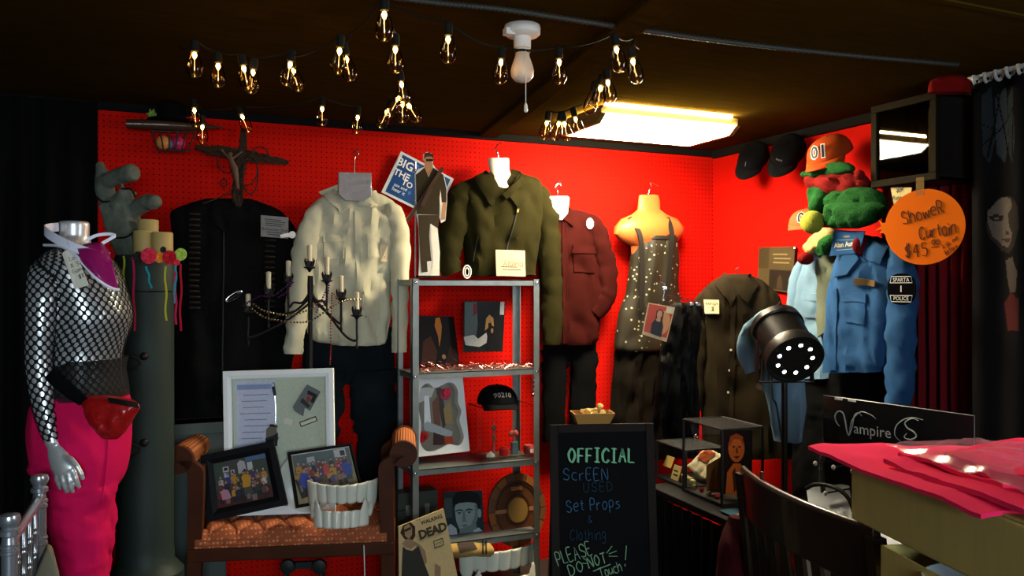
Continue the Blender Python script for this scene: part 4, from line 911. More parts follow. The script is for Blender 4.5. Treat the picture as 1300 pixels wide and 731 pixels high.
for z in zs:
    for x in (x0+.016, x1-.016): m = MB(); m.lathe([(.006, 0), (.006, .003), (.003, .005)], (x, yF-.001, z-.014), (0, -1, 0), 8); part(m, 'bolt', M_CHROME, sh)
def on(pl, px, z, py=470):
    p = pl.P(px, py); return V((p.x, p.y, z))
# first shelf: two photos and a tinsel garland
def photo_q(pl, pts): return [pl.P(*p) for p in pts]
k1 = BW(.20, .12); n1 = k1.n
z1 = zs[1]
q = photo_q(BW(.26, .15), ((532, 401), (576, 402), (583, 470), (532, 471)))
for i in (2, 3): q[i].z = z1+.002
pc = Pic(q, n1, .006, (.012, .008, .006)); pc.poly((.62, .20, .03), [(.46, .04), (.58, .02), (.62, .2), (.58, .42), (.52, .62), (.50, .40), (.42, .2)]); pc.ell((.6, .3, .12), .62, .82, .05, .05); pc.poly((.10, .03, .01), [(.1, .5), (.3, .4), (.45, .7), (.4, 1), (.05, 1)])
pc.poly((.06, .02, .01), [(.66, .9), (.8, .6), (.95, .7), (.98, 1), (.6, 1)])
solo(pc.m, 'dark_photo', M_PRINT, 'dark unframed photo print with an orange flame at the left of the upper shelf', 'photo', smooth=False)
kq = BW(.17); q = [kq.P(*p) for p in ((589, 382), (641, 383), (638, 446), (588, 447))]; 
pc = Pic(q, kq.n, .003, (.015, .016, .016)); pc.poly((.10, .13, .13), [(.02, .02), (.3, .02), (.34, .45), (.3, .8), (.02, .75)]); pc.poly((.20, .02, .03), [(.22, .03), (.3, .05), (.31, .25), (.22, .3)]); pc.poly((.55, .55, .5), [(.0, .70), (.25, .66), (.36, .74), (.56, .62), (.62, .8), (.4, .9), (.05, .86)])
pc.rect((.70, .72, .70), .88, .0, .98, .26); pc.poly((.012, .012, .012), [(.6, .5), (.7, .42), (.84, .52), (.95, 1), (.55, 1), (.58, .75)]); pc.ell((.50, .26, .14), .62, .36, .06, .07); pc.poly((.55, .30, .08), [(.52, .58), (.54, .34), (.62, .26), (.72, .33), (.74, .5), (.68, .46), (.66, .34), (.6, .34), (.6, .52)]); pc.ell((.45, .22, .12), .70, .58, .03, .05)
solo(pc.m, 'photo_print', M_PRINT, 'night photo print of a fair-haired woman fixed behind the upper shelf', 'photo', smooth=False)
rng = random.Random(4); m = MB(); tn_ = BW(.335)
for i in range(620):
    px = rng.uniform(534, 676); base_ = tn_.P(px, 470); hgt = .045 if px < 580 else .026
    p = V((base_.x, -.335+rng.uniform(-.03, .03), z1+.004+abs(rng.gauss(0, .5))*hgt)); d = V((rng.gauss(0, 1), rng.gauss(0, 1), rng.gauss(0, .8))).normalized(); e = d.orthogonal().normalized()
    m.add([p-d*.011-e*.0012, p+d*.011-e*.0012, p+d*.011+e*.0012, p-d*.011+e*.0012], [(0, 1, 2, 3)])
solo(m, 'tinsel_garland', mat('pink_foil_tinsel', (.40, .14, .12), .2, metal=.9), 'shiny pinkish tinsel garland lying along the upper shelf', 'tinsel', kind='stuff', smooth=False)
# second shelf: white shadow box, clear box, cap
z2 = zs[2]
k2 = BW(.33, .14); q = [k2.P(*p) for p in ((520, 482), (583, 478), (592, 572), (521, 580))]
for i in (2, 3): q[i].z = max(z2+.002, q[i].z)
t = thing('shadow_box', 'white scroll-edged shadow box with shiny foil inside on the middle shelf', 'shadow box', (q[2]+q[3])/2)
out = [(0, 0), (1, 0), (1, 1), (0, 1)]
inn = [(.16, .12), (.3, .06), (.42, .13), (.58, .10), (.70, .07), (.82, .10), (.88, .2), (.86, .34), (.91, .46), (.86, .58), (.90, .72), (.91, .82), (.82, .91), (.64, .88), (.5, .92), (.34, .95), (.2, .92), (.12, .8), (.15, .6), (.11, .4), (.12, .25)]
def at_(u, v, o=0): return (q[0]*(1-u)+q[1]*u)*(1-v)+(q[3]*(1-u)+q[2]*u)*v+k2.n*o
cu = cat(inn, 4, True); nn = len(cu); m = MB(); th = .05
def sq(i):
    u, v = cu[i][0]-.5, cu[i][1]-.5; s = .5/max(abs(u), abs(v)); return .5+u*s, .5+v*s
F1 = [at_(u, v, th) for u, v in cu]; F2 = [at_(*sq(i), th) for i in range(nn)]; G1 = [at_(u, v, .004) for u, v in cu]; G2 = [at_(*sq(i), .0) for i in range(nn)]
m.loft([G2, F2, F1, G1], cap=False); part(m, 'frame', M_WHITE, t, smooth=False)
pc = Pic([at_(.06, .04, .001), at_(.95, .04, .001), at_(.95, .97, .001), at_(.06, .97, .001)], k2.n, .003, (.22, .20, .15))
for col, pts in (((.55, .55, .5), [(.1, .1), (.5, .06), (.4, .22), (.1, .3)]), ((.04, .03, .02), [(.5, .1), (.62, .1), (.7, .6), (.6, .7)]), ((.92, .92, .88), [(.24, .2), (.34, .2), (.36, .58), (.22, .6)]), ((.18, .06, .03), [(.4, .3), (.55, .2), (.56, .65), (.42, .6)]), ((.35, .22, .08), [(.64, .4), (.8, .3), (.82, .62), (.66, .62)]), ((.92, .92, .88), [(.03, .42), (.16, .58), (.05, .62)]),  # near-white pieces: bright foil reflections put into the print colour
    ((.40, .45, .45), [(.2, .6), (.28, .56), (.8, .74), (.76, .82), (.22, .68)]), ((.05, .02, .015), [(.4, .72), (.7, .82), (.66, .92), (.38, .9)]), ((.45, .04, .01), [(.62, .8), (.78, .8), (.8, .93), (.62, .92)])): pc.poly(col, pts)
pc.ell((.35, .03, .06), .70, .2, .12, .09, 9); pc.ell((.55, .02, .02), .17, .76, .14, .07, 9); part(pc.m, 'foil_backing', print_mat('foil_print', .12, .7), t, smooth=False)
m = MB(); p = at_(.7, .2, .02)
for i in range(6):
    d = XA*math.cos(i*PI/3)+UP*math.sin(i*PI/3); m.ball(p+d*.012, (.012, .005, .008), 8, x=d, y=-YA, z=d.cross(-YA))
part(m, 'flower', mat('petal_crim', (1, 1, 1)), t, label='dark pink paper flower')
m = MB(); m.ball(at_(.18, .77, .02), .022, 10, nz=.3); part(m, 'red_ball', mat('petal_red', (1, 1, 1)), t)
# clear box with trinkets
xa, xb = BW(.36).P(611, 560).x, BW(.36).P(676, 560).x; zb = BW(.36).P(640, 516).z; ya, yb = -.365, -.17
def clear_box(name, label, xa, xb, ya, yb, za, zb, catg='display case', edges=M_BLKPL, er=.003, basem=None):
    t = thing(name, label, catg, ((xa+xb)/2, (ya+yb)/2, za)); pr = [((xa, ya), (xb, ya)), ((xb, ya), (xb, yb)), ((xb, yb), (xa, yb)), ((xa, yb), (xa, ya))]
    for (p, q2) in pr:
        m = MB(); m.bar((*p, (za+zb)/2), (*q2, (za+zb)/2), .002, zb-za-.004) if False else m.add([(*p, za+.004), (*q2, za+.004), (*q2, zb), (*p, zb)], [(0, 1, 2, 3)]); part(m, 'side_pane', M_ACRYL, t, smooth=False)
    m = MB(); m.add([(xa, ya, zb), (xb, ya, zb), (xb, yb, zb), (xa, yb, zb)], [(0, 1, 2, 3)]); part(m, 'top_pane', M_ACRYL, t, smooth=False)
    m = MB(); m.bx(xa-er, xb+er, ya-er, yb+er, za, za+.012); part(m, 'base', basem or M_BLKPL, t, smooth=False)
    m = MB()
    for (p, q2) in pr: m.tube([(*p, zb), (*q2, zb)], er, 6); m.tube([(*p, za), (*p, zb)], er, 6)
    part(m, 'edging', edges, t); return t
clear_box('display_box', 'clear acrylic display box under the black cap on the middle shelf', xa, xb, ya, yb, z2, zb, edges=M_ACRYL, basem=M_ACRYL, er=.002)
zt_ = z2+.013
def tr(px, y=-.31): return on(BW(-y), px, zt_)
p = tr(623); m = MB(); m.loft([[p+V((r*math.cos(2*PI*i/10)*(1.5 if i % 2 else .7), r*math.sin(2*PI*i/10), h)) for i in range(10)] for r, h in ((.016, 0), (.014, .012), (.006, .02), (.003, .026))]); solo(m, 'shell_charm', M_PAPER, 'small cream star-shaped charm in the clear box', 'ornament')
p = tr(640); m = MB(); m.lathe([(.022, 0), (.024, .01), (.023, .036), (.016, .042), (.002, .043)], p, n=20); solo(m, 'red_candle', mat('red_wax', (.40, .01, .01), .4), 'short red candle in the clear box, left of the blue-grey box', 'candle')
p = tr(653, -.30); m = MB(); m.bx(p.x-.016, p.x+.016, p.y-.012, p.y+.012, zt_, zt_+.062); m.bx(p.x-.013, p.x+.013, p.y-.014, p.y-.012, zt_+.05, zt_+.056); solo(m, 'small_carton', mat('blue_grey_card', (.12, .17, .18), .6), 'small blue-grey upright carton in the clear box', 'carton', smooth=False, bevel=.001)
p = tr(671); t = thing('votive_jar', 'pinkish red candle jar with a white label at the right of the clear box', 'jar', p); m = MB(); m.lathe([(.024, 0), (.027, .012), (.026, .034), (.022, .044), (.019, .040), (.002, .036)], p, n=20); part(m, 'jar', mat('pink_red_glass', (.35, .05, .05), .25), t)
m = MB(); m.bx(p.x-.004, p.x+.014, p.y-.029, p.y-.0265, zt_+.008, zt_+.026); part(m, 'label', M_WHITE, t, smooth=False)
p = tr(627, -.24); m = MB(); m.tube([p+V((0, 0, h)) for h in (0, .04, .08, .13, .16)], [.006, .004, .006, .003, .002], 8); m.ball(p+V((0, 0, .13)), (.014, .008, .012), 10); m.ball(p+V((0, 0, .08)), (.010, .008, .012), 10); solo(m, 'charm_necklace', mat('dull_pewter', (.16, .13, .10), .35, metal=.6), 'pewter charm necklace hung on a thin stand in the clear box', 'necklace')
p = tr(652, -.22); m = MB(); m.lathe([(.012, 0), (.010, .04), (.004, .06), (.004, .08)], p, n=12)
for s in (-1, 1): m.ball(p+V((s*.014, 0, .09)), (.014, .008, .018), 10, x=V((1, 0, s*.6)).normalized(), z=V((-s*.6, 0, 1)).normalized())
solo(m, 'rose_figurine', mat('rose_pink', (.35, .06, .05), .4), 'small pink winged figurine at the back of the clear box', 'figurine')
def cap(name, label, o, f, u, r, mt, brim=None, group=None, txt=None, tm=None, button_m=None, depth=1.0):
    """baseball cap: o centre of the rim, f forwards, u up"""
    f = V(f).normalized(); u = V(u); u = (u-f*u.dot(f)).normalized(); s = u.cross(f)
    t = thing(name, label, 'cap', o, group); m = MB(); rings = []
    for i in range(13):
        el = PI/2*i/12; rr = math.cos(el)**.75; h = math.sin(el)*.78
        rings.append([o+f*(rr*r*1.12*math.cos(a)-r*.08*h)+s*rr*r*.94*math.sin(a)+u*h*r*1.05 for a in [2*PI*j/40 for j in range(40)]])
    m.loft(rings, cap=False); part(m, 'crown', mt, t, solid=.003)
    m = MB(); m.lathe([(.008, 0), (.007, .005), (.002, .007)], o+u*r*.82-f*r*.08, u, 10); part(m, 'top_button', button_m or mt, t)
    m = MB()
    def bf(a, v):
        ang = (a-.5)*2.3; rad = 1+v*(.72*math.cos((a-.5)*2.6)+.02); x = math.sin(ang)
        return o+f*(r*1.10*math.cos(ang)+r*v*.72*math.cos((a-.5)*2.4))+s*r*.96*x*(1-.06*v)+u*(-.10*r*v-.22*r*x*x*v+.004)
    m.grid(bf, 20, 8); part(m, 'brim', brim or mt, t, solid=.004)
    m = MB()
    for k in range(6):
        a = PI/6+k*PI/3; m.tube([o+f*(math.cos(el)**.75*r*1.125*math.cos(a)-r*.08*math.sin(el)*.78)+s*math.cos(el)**.75*r*.945*math.sin(a)+u*math.sin(el)*.783*r*1.05 for el in [PI/2*i/12 for i in range(13)]], .0012, 5)
    part(m, 'panel_seams', mt, t)
    if txt:
        xx = s; el = .62; p = o+f*(math.cos(el)**.75*r*1.12-r*.08*math.sin(el)*.78+.006)+u*math.sin(el)*.78*r*1.05
        uu = (u*.80-f*.42).normalized(); mm2 = MB()
        text_mb(txt[0], p, xx, uu, width=txt[1]*r, mb=mm2, off=txt[2] if len(txt) > 2 else 0)
        nrm = xx.cross(uu).normalized()
        for i, v in enumerate(mm2.v):
            d = (v-p).dot(xx); mm2.v[i] = v-nrm*(d*d/(r*1.7))
        if tm is None or not isinstance(tm, tuple): part(mm2, 'lettering', tm or M_WHITE, t)
        else:
            part(mm2, 'lettering', tm[0], t); m3 = MB(); text_mb(txt[0], p-nrm*.0012, xx, uu, width=txt[1]*r*1.12, mb=m3, off=.06)
            for i, v in enumerate(m3.v):
                d = (v-p).dot(xx); m3.v[i] = v-nrm*(d*d/(r*1.7))
            part(m3, 'letter_outline', tm[1], t)
    return t
M_CAPBLK = fabric('black_cap_twill', (.0035, .0035, .004))
pC = V(((xa+xb)/2-.01, -.26, zb+.006)); cap('baseball_cap', 'black baseball cap with 90210 lettering on the clear acrylic box', pC, (-.15, -1, 0), UP, .108, M_CAPBLK, txt=('90210', .82), tm=mat('dim_silver_thread', (.24, .24, .24), .5))
m = MB(); p = BW(.41).P(676, 478)
for i in range(14): m.ball(p+V((math.sin(i*1.7)*.006, -.004, -.006*i)), .0045, 8)
m.ball(p+V((0, -.004, -.09)), .009, 10); solo(m, 'bead_drop', mat('pink_foil_tinsel', (1, 1, 1)), 'short shiny bead drop hanging from the upper shelf at its right end', 'beads')
# bottom shelf: suitcase, portrait, disc
z3 = zs[3]
t = thing('storage_case', 'dark green-grey latched case at the left behind the cream tote', 'case', (BW(.2).P(530, 660).x, -.23, z3))
c0, c1 = BW(.24).P(505, 640).x, BW(.24).P(556, 640).x; zt3 = BW(.24).P(530, 624).z
m = MB(); m.bx(c0, c1, -.24, -.15, z3, zt3-.085); part(m, 'body', mat('green_grey_leatherette', (.035, .040, .030), .5, bump=.3, scale=60), t, bevel=.006, smooth=False)
m = MB(); m.bx(c0, c1, -.242, -.148, zt3-.083, zt3); part(m, 'lid', mat('green_grey_leatherette', (1, 1, 1)), t, bevel=.006, smooth=False)
for u in (.25, .72):
    m = MB(); x = c0+(c1-c0)*u; m.bx(x-.012, x+.012, -.248, -.241, zt3-.11, zt3-.06); part(m, 'latch', M_STEEL, t, bevel=.002)
k3 = BW(.30, .10); q = [k3.P(*p) for p in ((563, 624), (612, 622), (614, 686), (565, 689))]
for i in (2, 3): q[i].z = z3+.001
pc = Pic(q, k3.n, .004, (.020, .03, .03)); W_ = (.22, .28, .28); Wd = (.12, .16, .16); BK = (.006, .007, .008)
pc.rect((.05, .065, .065), 0, .15, .2, .6)
pc.poly(W_, [(.26, .40), (.30, .28), (.48, .24), (.70, .26), (.86, .34), (.88, .55), (.84, .72), (.74, .88), (.62, .98), (.46, .98), (.36, .88), (.29, .70)])
pc.poly(Wd, [(.62, .98), (.74, .88), (.84, .72), (.88, .5), (.86, .36), (.78, .34), (.78, .6), (.66, .82), (.54, .90), (.48, .98)]); pc.ell(W_, .90, .56, .05, .11); pc.poly(Wd, [(.38, .88), (.8, .8), (.84, 1), (.36, 1)])
pc.poly(BK, [(.23, .40), (.22, .14), (.34, .02), (.66, 0), (.88, .08), (.96, .26), (.92, .46), (.86, .44), (.82, .30), (.60, .27), (.38, .28), (.28, .32)])
for x in (.37, .62): pc.poly(BK, [(x-.09, .455), (x, .42), (x+.10, .45), (x+.1, .475), (x, .45), (x-.09, .48)]); pc.ell(BK, x+.005, .515, .060, .020); pc.ell((.34, .38, .38), x-.035, .52, .016, .012); pc.ell((.34, .38, .38), x+.04, .52, .014, .012)
pc.poly(Wd, [(.47, .48), (.51, .48), (.53, .68), (.56, .72), (.46, .73), (.44, .71)]); pc.poly((.08, .07, .07), [(.39, .81), (.48, .795), (.60, .81), (.5, .835)]); pc.poly((.35, .38, .42), [(0, .82), (.14, .74), (.28, .86), (.3, 1), (0, 1)]); pc.poly((.4, .42, .45), [(.72, .95), (.86, .9), (.96, 1), (.7, 1)])
solo(pc.m, 'portrait_print', M_PRINT, 'black and white portrait print of a dark-haired man leaning on the bottom shelf', 'photo', smooth=False)
k4 = BW(.335, .12); o = k4.P(657, 647); r = (k4.P(693, 647)-o).dot(k4.x); ry = (k4.P(657, 600)-o).dot(k4.u)
t = thing('wooden_disc', 'round orange-brown ringed wooden disc leaning behind the right steel post', 'disc', o-k4.u*ry)
def disc(r0, r1, n0, n1, th, a0=0, a1=2*PI, mt=None, nm='x', seg=40):
    m = MB(); A = [a0+(a1-a0)*i/seg for i in range(seg+1)]
    f = lambda rr, a, c: o+k4.x*r*rr*math.cos(a)+k4.u*ry*rr*math.sin(a)+k4.n*c
    m.prism([f(r1, a, 0) for a in A]+([f(r0, a, 0) for a in reversed(A)] if r0 > 0 else []), k4.n, th, n0); return m
if True:
    m = MB(); cc_ = [o+k4.x*r*math.cos(a)+k4.u*ry*math.sin(a) for a in [2*PI*i/64 for i in range(64)]]; m.prism(cc_, k4.n, .02, -.02); part(m, 'board', mat('disc_brown', (.085, .028, .010), .4, var=.3, coat=.3), t, bevel=.004, smooth=False)
    for i in range(16):
        part(disc(.80, .985, .0, 0, .004, 2*PI*i/16+.02, 2*PI*(i+1)/16-.02, seg=4), 'rim_block', mat('disc_block_%d' % (i % 3), ((.14, .055, .02), (.10, .045, .025), (.20, .07, .015))[i % 3], .4), t, smooth=False)
    for r0, r1, c_ in ((.70, .74, (.03, .012, .006)), (.40, .44, (.03, .012, .006))): part(disc(r0, r1, 0, 0, .003, 0, 2*PI, seg=48), 'ring_line', mat('disc_line', c_, .5), t, smooth=False)
    part(disc(0, .34, 0, 0, .006, 0, 2*PI*.999, seg=40), 'centre_boss', mat('disc_centre', (.22, .12, .03), .4), t, smooth=False)
    for a in (PI/2, 3*PI/2, 0, PI):
        m = MB(); p = o+k4.x*r*.58*math.cos(a)+k4.u*ry*.58*math.sin(a); m.obox(p+k4.n*.002, k4.x, k4.u, k4.n, .06, .018, .006); part(m, 'inset_bar', mat('disc_bar', (.28, .12, .04), .4), t, smooth=False)
# folded printed shirt on the bottom shelf
t = thing('folded_shirt', 'folded yellow shirt with a brown print in front of the portrait', 'shirt', BW(.38).P(595, 706))
fp = PL(BW(.38).P(595, 694), XA); m = MB(); A = BW(.38).P(566, 697); B = BW(.38).P(622, 696)
m.loft([[A+(B-A)*u+YA*(.055*math.cos(a))+UP*(.036*s*math.sin(a)+.004*math.sin(9*u+a*2)) for a in [2*PI*i/20 for i in range(20)]] for u, s in ((0, .5), (.03, .95), (.2, 1.05), (.4, .98), (.6, 1.03), (.8, 1), (.96, .95), (1, .6))]); M_YSH = mat('dull_yellow_cotton', (.34, .21, .055), .85, bump=.2, scale=200, var=.1); part(m, 'cloth', M_YSH, t)
bq = MB.bvh(m); p1 = patch(bq, [(580, 690), (600, 687), (606, 697), (584, 702)], off=.002, t=.001, nu=6, nv=4); part(p1, 'print', mat('brown_ink', (.03, .018, .010), .7), t)
for x in (612, 616): part(patch(bq, [(x, 686), (x+2, 686), (x+2, 703), (x, 703)], off=.002, t=.001, nu=1, nv=6), 'stripe', mat('brown_ink', (1, 1, 1)), t)
# ---- giant vampire teeth
M_TOOTH = mat('glossy_cream_teeth', (.62, .63, .52), .28, coat=.2)
def fangs(label, pl, L, R, py_top, py_bot, z0, dep, rot=0):
    """L,R px of the ends; two scalloped rows joined at their ends, a fang at each end"""
    a = pl.P(L, py_bot); b = pl.P(R, py_bot); a.z = b.z = z0; w = (b-a).length; x = (b-a).normalized(); n = x.cross(UP)
    H = pl.P(L, py_top).z-z0; o = (a+b)/2
    t = thing('vampire_teeth', label, 'vampire teeth', o, 'giant vampire teeth')
    def row(wd, y0, bow, zt, zb, zfang, nteeth, up):
        m = MB()
        def f(u, v):
            s = (u-.5)*2; k = abs(s); xx = s*wd/2; sc = abs(math.sin(u*nteeth*PI))**.6
            fang = max(0, 1-abs(k-.87)/.13)**.8
            if up: lo, hi = zb, zt+(zfang-zt)*fang+.006*sc-(.01 if k > .97 else 0)
            else: lo, hi = zb+(zfang-zb)*fang-.006*sc, zt+.012*k*k
            z = lo+(hi-lo)*v; fl = .012*(v-.5)*(1 if not up else -1)
            return o+x*(xx*(1+(.05 if not up else -.02)*(v if not up else 1-v)))+n*(y0-bow*s*s+.011*sc+fl)+UP*z
        m.grid(f, 84, 10); return m
    part(row(w, dep*.22, dep*.6, H, H*.56, H*.30, 7, False), 'upper_row', M_TOOTH, t, solid=.008)
    part(row(w*.80, dep*.62, dep*.35, H*.38, 0, H*.64, 6, True), 'lower_row', M_TOOTH, t, solid=.008)
    for s in (-1, 1):
        m = MB(); pA = o+x*s*w*.43-n*dep*.10+UP*H*.45; pB = o+x*s*w*.40+n*dep*.30+UP*H*.25; m.tube([pA, (pA+pB)/2, pB], [.012, .014, .012], 8); part(m, 'hinge_end', M_TOOTH, t)
    return t
# ---- tote with figure
tp = PL(BW(.56).P(540, 690), XA, lean_up((0, -1, 0), .10)); q = [tp.P(*p) for p in ((505, 668), (562, 645), (582, 742), (506, 760))]
KT = (q[0].z-.006)/(q[0].z-q[3].z)
q[3] = q[0]+(q[3]-q[0])*KT; q[2] = q[1]+(q[2]-q[1])*((q[1].z-.006)/(q[1].z-q[2].z))
pc = Pic(q, tp.n, .012, (.42, .33, .17)); 
def tq_(pts): return [((x-505)/(57+ (y-655)*.2), (y-(668-(x-505)*.4))/(97*KT)) for x, y in pts]
pc.poly((.035, .02, .015), tq_([(507, 676), (511, 666), (520, 662), (526, 668), (526, 680), (520, 690), (512, 684)])); pc.poly((.25, .17, .10), tq_([(512, 668), (518, 664), (522, 670), (522, 678), (518, 684), (513, 680)]))
pc.poly((.22, .15, .09), tq_([(509, 690), (515, 684), (520, 684), (531, 690), (538, 698), (540, 712), (536, 716), (530, 704), (526, 692), (520, 697), (513, 694)])); pc.poly((.028, .028, .026), tq_([(510, 694), (515, 698), (522, 699), (530, 692), (536, 712), (545, 735), (548, 748), (507, 752)])); pc.poly((.22, .15, .09), tq_([(549, 712), (556, 715), (556, 728), (549, 730)]))
pc.poly((.035, .02, .015), tq_([(512, 672), (520, 668), (521, 671), (513, 675)])) 
t = thing('printed_tote', 'cream tote printed with a woman in a dark tank top, leaning on the steel shelf', 'tote bag', (q[2]+q[3])/2); part(pc.m, 'cloth', M_MATTE, t, smooth=False)
m = MB(); xd = (tp.P(566, 668)-tp.P(532, 680)).normalized(); ud = tp.n.cross(xd)
text_mb('DEAD', tp.P(549.5, 674, .014), xd, ud, width=.135, mb=m, off=.05, space=.92); text_mb('WALKING', tp.P(548, 659.5, .014), xd, ud, width=.105, mb=m, off=.04); text_mb('THE', tp.P(531, 660, .014), xd, ud, width=.022, mb=m); part(m, 'lettering', mat('brown_ink', (1, 1, 1)), t)
m = MB(); text_mb('amc', tp.P(557, 689, .014), xd, ud, width=.03, mb=m)
for s in (-1, 1): m.obox(tp.P(557, 689, .013)+ud*.015*s, xd, ud, tp.n, .046, .003, .001); m.obox(tp.P(557, 689, .013)+xd*.0215*s, xd, ud, tp.n, .003, .033, .001)
part(m, 'logo', M_INK, t)
fangs('giant white vampire teeth on the floor under the steel shelving unit', BW(.36), 588, 686, 703, 766, .002, .11)
# ================================================================ bench
BO = V((-3.02, -.54, 0)); bxd = V((.959, -.283, 0)).normalized(); bn = bxd.cross(UP)     # bn points to the room
def BP(k, lean=0): return PL(BO-bn*k, bxd, lean_up(bn, lean) if lean else UP)
f0 = BP(0); xl = f0.loc(247, 690)[0]; xr = f0.loc(491, 682)[0]; zr = f0.P(247, 696).z; DB = .40
xo, xe = f0.loc(213, 600)[0], f0.loc(526, 580)[0]; zarm = (f0.P(232, 572).z+f0.P(508, 557).z)/2
bn_t = thing('tufted_bench', 'wooden bench with rolled arms and a tufted rust-orange seat', 'bench', f0.W((xl+xr)/2, 0, -DB/2)); ORG[bn_t.name].z = 0; bn_t.location.z = 0
W_ = lambda a, z, k: BO+bxd*a+UP*z-bn*k
M_RUST = mat('rust_orange_upholstery', (.36, .105, .035), .8, spec=.2); N, L, b_ = nodes(M_RUST)
tc = N.new('ShaderNodeTexCoord'); vo = N.new('ShaderNodeTexVoronoi'); vo.inputs['Scale'].default_value = 62; vo.inputs['Randomness'].default_value = .15; L.new(tc.outputs['Object'], vo.inputs['Vector'])
mx = N.new('ShaderNodeMix'); mx.data_type = 'RGBA'; L.new(math_(N, L, 'LESS_THAN', vo.outputs['Distance'], .30), mx.inputs[0]); mx.inputs[6].default_value = (.30, .075, .028, 1); mx.inputs[7].default_value = (.50, .22, .09, 1); L.new(mx.outputs[2], b_.inputs['Base Color'])
zseat = zr; m = MB(); NU, NV = 98, 42; cols_, rows_ = 7, 3
def seatf(u, v):
    a = xl+(xr-xl)*u; k = DB*(1-v)
    gu, gv = u*cols_, v*rows_
    off = .5*(int(gv) % 2) if False else 0
    d1 = abs(math.sin(PI*(gu+gv*.5))); d2 = abs(math.sin(PI*(gu-gv*.5)))
    h = .055+.020*(min(d1, d2)**.5)
    e = min(u, 1-u, v*.55+.001, (1-v)*.55+.001)/.045
    if e < 1: h *= (.45+.55*math.sin(e*PI/2))
    return W_(a, zseat+h, k)
m.grid(seatf, NU, NV)
edge = [seatf(i/NU, 1) for i in range(NU+1)]
def frontf(u, v):
    p = seatf(u, 1); d = abs(math.sin(PI*u*cols_))**.5; top = p.z
    return W_(xl+(xr-xl)*u, zseat+(top-zseat)*v, -.010*d*math.sin(PI*min(1, v+.15)))
m.grid(frontf, NU, 6); part(m, 'seat_cushion', M_RUST, bn_t)
m = MB()
for j in range(1, 3):
    for i in range(cols_+1):
        u = (i+.5*(j % 2))/cols_
        if 0 < u < 1: m = MB(); m.ball(seatf(u, j/rows_)+UP*.002, (.009, .009, .005), 8); part(m, 'button', M_RUST, bn_t)
m = MB(); m.tube([W_(xl, zseat+.004, -.006), W_(xr, zseat+.004, -.006)], .005, 8); part(m, 'piping', M_RUST, bn_t)
m = MB(); m.obox(W_((xl+xr)/2, zseat-.03, DB/2), bxd, bn, UP, xr-xl+.06, DB+.01, .055); part(m, 'seat_frame', M_WOODRED, bn_t, bevel=.006, smooth=False)
M_RIB = mat('ribbed_orange_fabric', (.34, .11, .03), .75, spec=.2); N, L, b_ = nodes(M_RIB); tc = N.new('ShaderNodeTexCoord'); wv = N.new('ShaderNodeTexWave'); wv.bands_direction = 'X'; wv.inputs['Scale'].default_value = 26; mp2 = N.new('ShaderNodeMapping'); mp2.inputs['Rotation'].default_value = (0, 0, .286); L.new(tc.outputs['Object'], mp2.inputs[0]); L.new(mp2.outputs[0], wv.inputs[0])
bp2 = N.new('ShaderNodeBump'); bp2.inputs['Strength'].default_value = .5; bp2.inputs['Distance'].default_value = .004; L.new(wv.outputs[0], bp2.inputs['Height']); L.new(bp2.outputs[0], b_.inputs['Normal'])
mx = N.new('ShaderNodeMix'); mx.data_type = 'RGBA'; L.new(wv.outputs[0], mx.inputs[0]); mx.inputs[6].default_value = (.20, .055, .015, 1); mx.inputs[7].default_value = (.42, .14, .04, 1); L.new(mx.outputs[2], b_.inputs['Base Color'])
for s, xa_, xb_ in ((-1, xo, xl), (1, xe, xr)):
    cx_ = (xa_+xb_)/2; rr = .052
    m = MB(); sec = []
    for i in range(25):
        a = PI*.5+s*(-PI*1.25*i/24+PI*.72) ; sec.append((cx_+s*.014+rr*math.cos(a), zarm-rr+rr*math.sin(a)))
    m.loft([[W_(a_, z_, k) for a_, z_ in sec] for k in (.02, .05, DB-.05, DB-.02)]); part(m, 'arm_roll', M_RIB, bn_t)
    for k in (.0, DB-.03):
        m = MB(); path = [(xb_-s*.0, .0), (xb_+s*.004, .25), (xb_+s*.002, zseat), (xb_-s*.004, zarm-.16), (xb_+s*.004, zarm-.09), (cx_+s*.0, zarm-rr)]
        P2 = cat([(a_, z_) for a_, z_ in path], 5); L_s = []; R_s = []
        for i, (a_, z_) in enumerate(P2):
            w2 = .024+.012*(i/len(P2)); L_s.append((a_-w2, z_)); R_s.append((a_+w2, z_))
        m.prism([W_(a_, z_, k) for a_, z_ in L_s+R_s[::-1]], bn, -.035)
        m.prism([W_(cx_+s*.012+.058*math.cos(2*PI*i/28), zarm-rr+.056*math.sin(2*PI*i/28), k) for i in range(28)], bn, -.03)
        part(m, 'leg', M_WOODRED, bn_t, bevel=.004, smooth=False)
    m = MB(); m.obox(W_(xb_+s*.004, (zseat+zarm-.1)/2, DB/2), bxd, bn, UP, .022, DB-.06, zarm-.1-zseat); part(m, 'side_panel', M_WOODRED, bn_t, smooth=False)
zc = zseat+.078
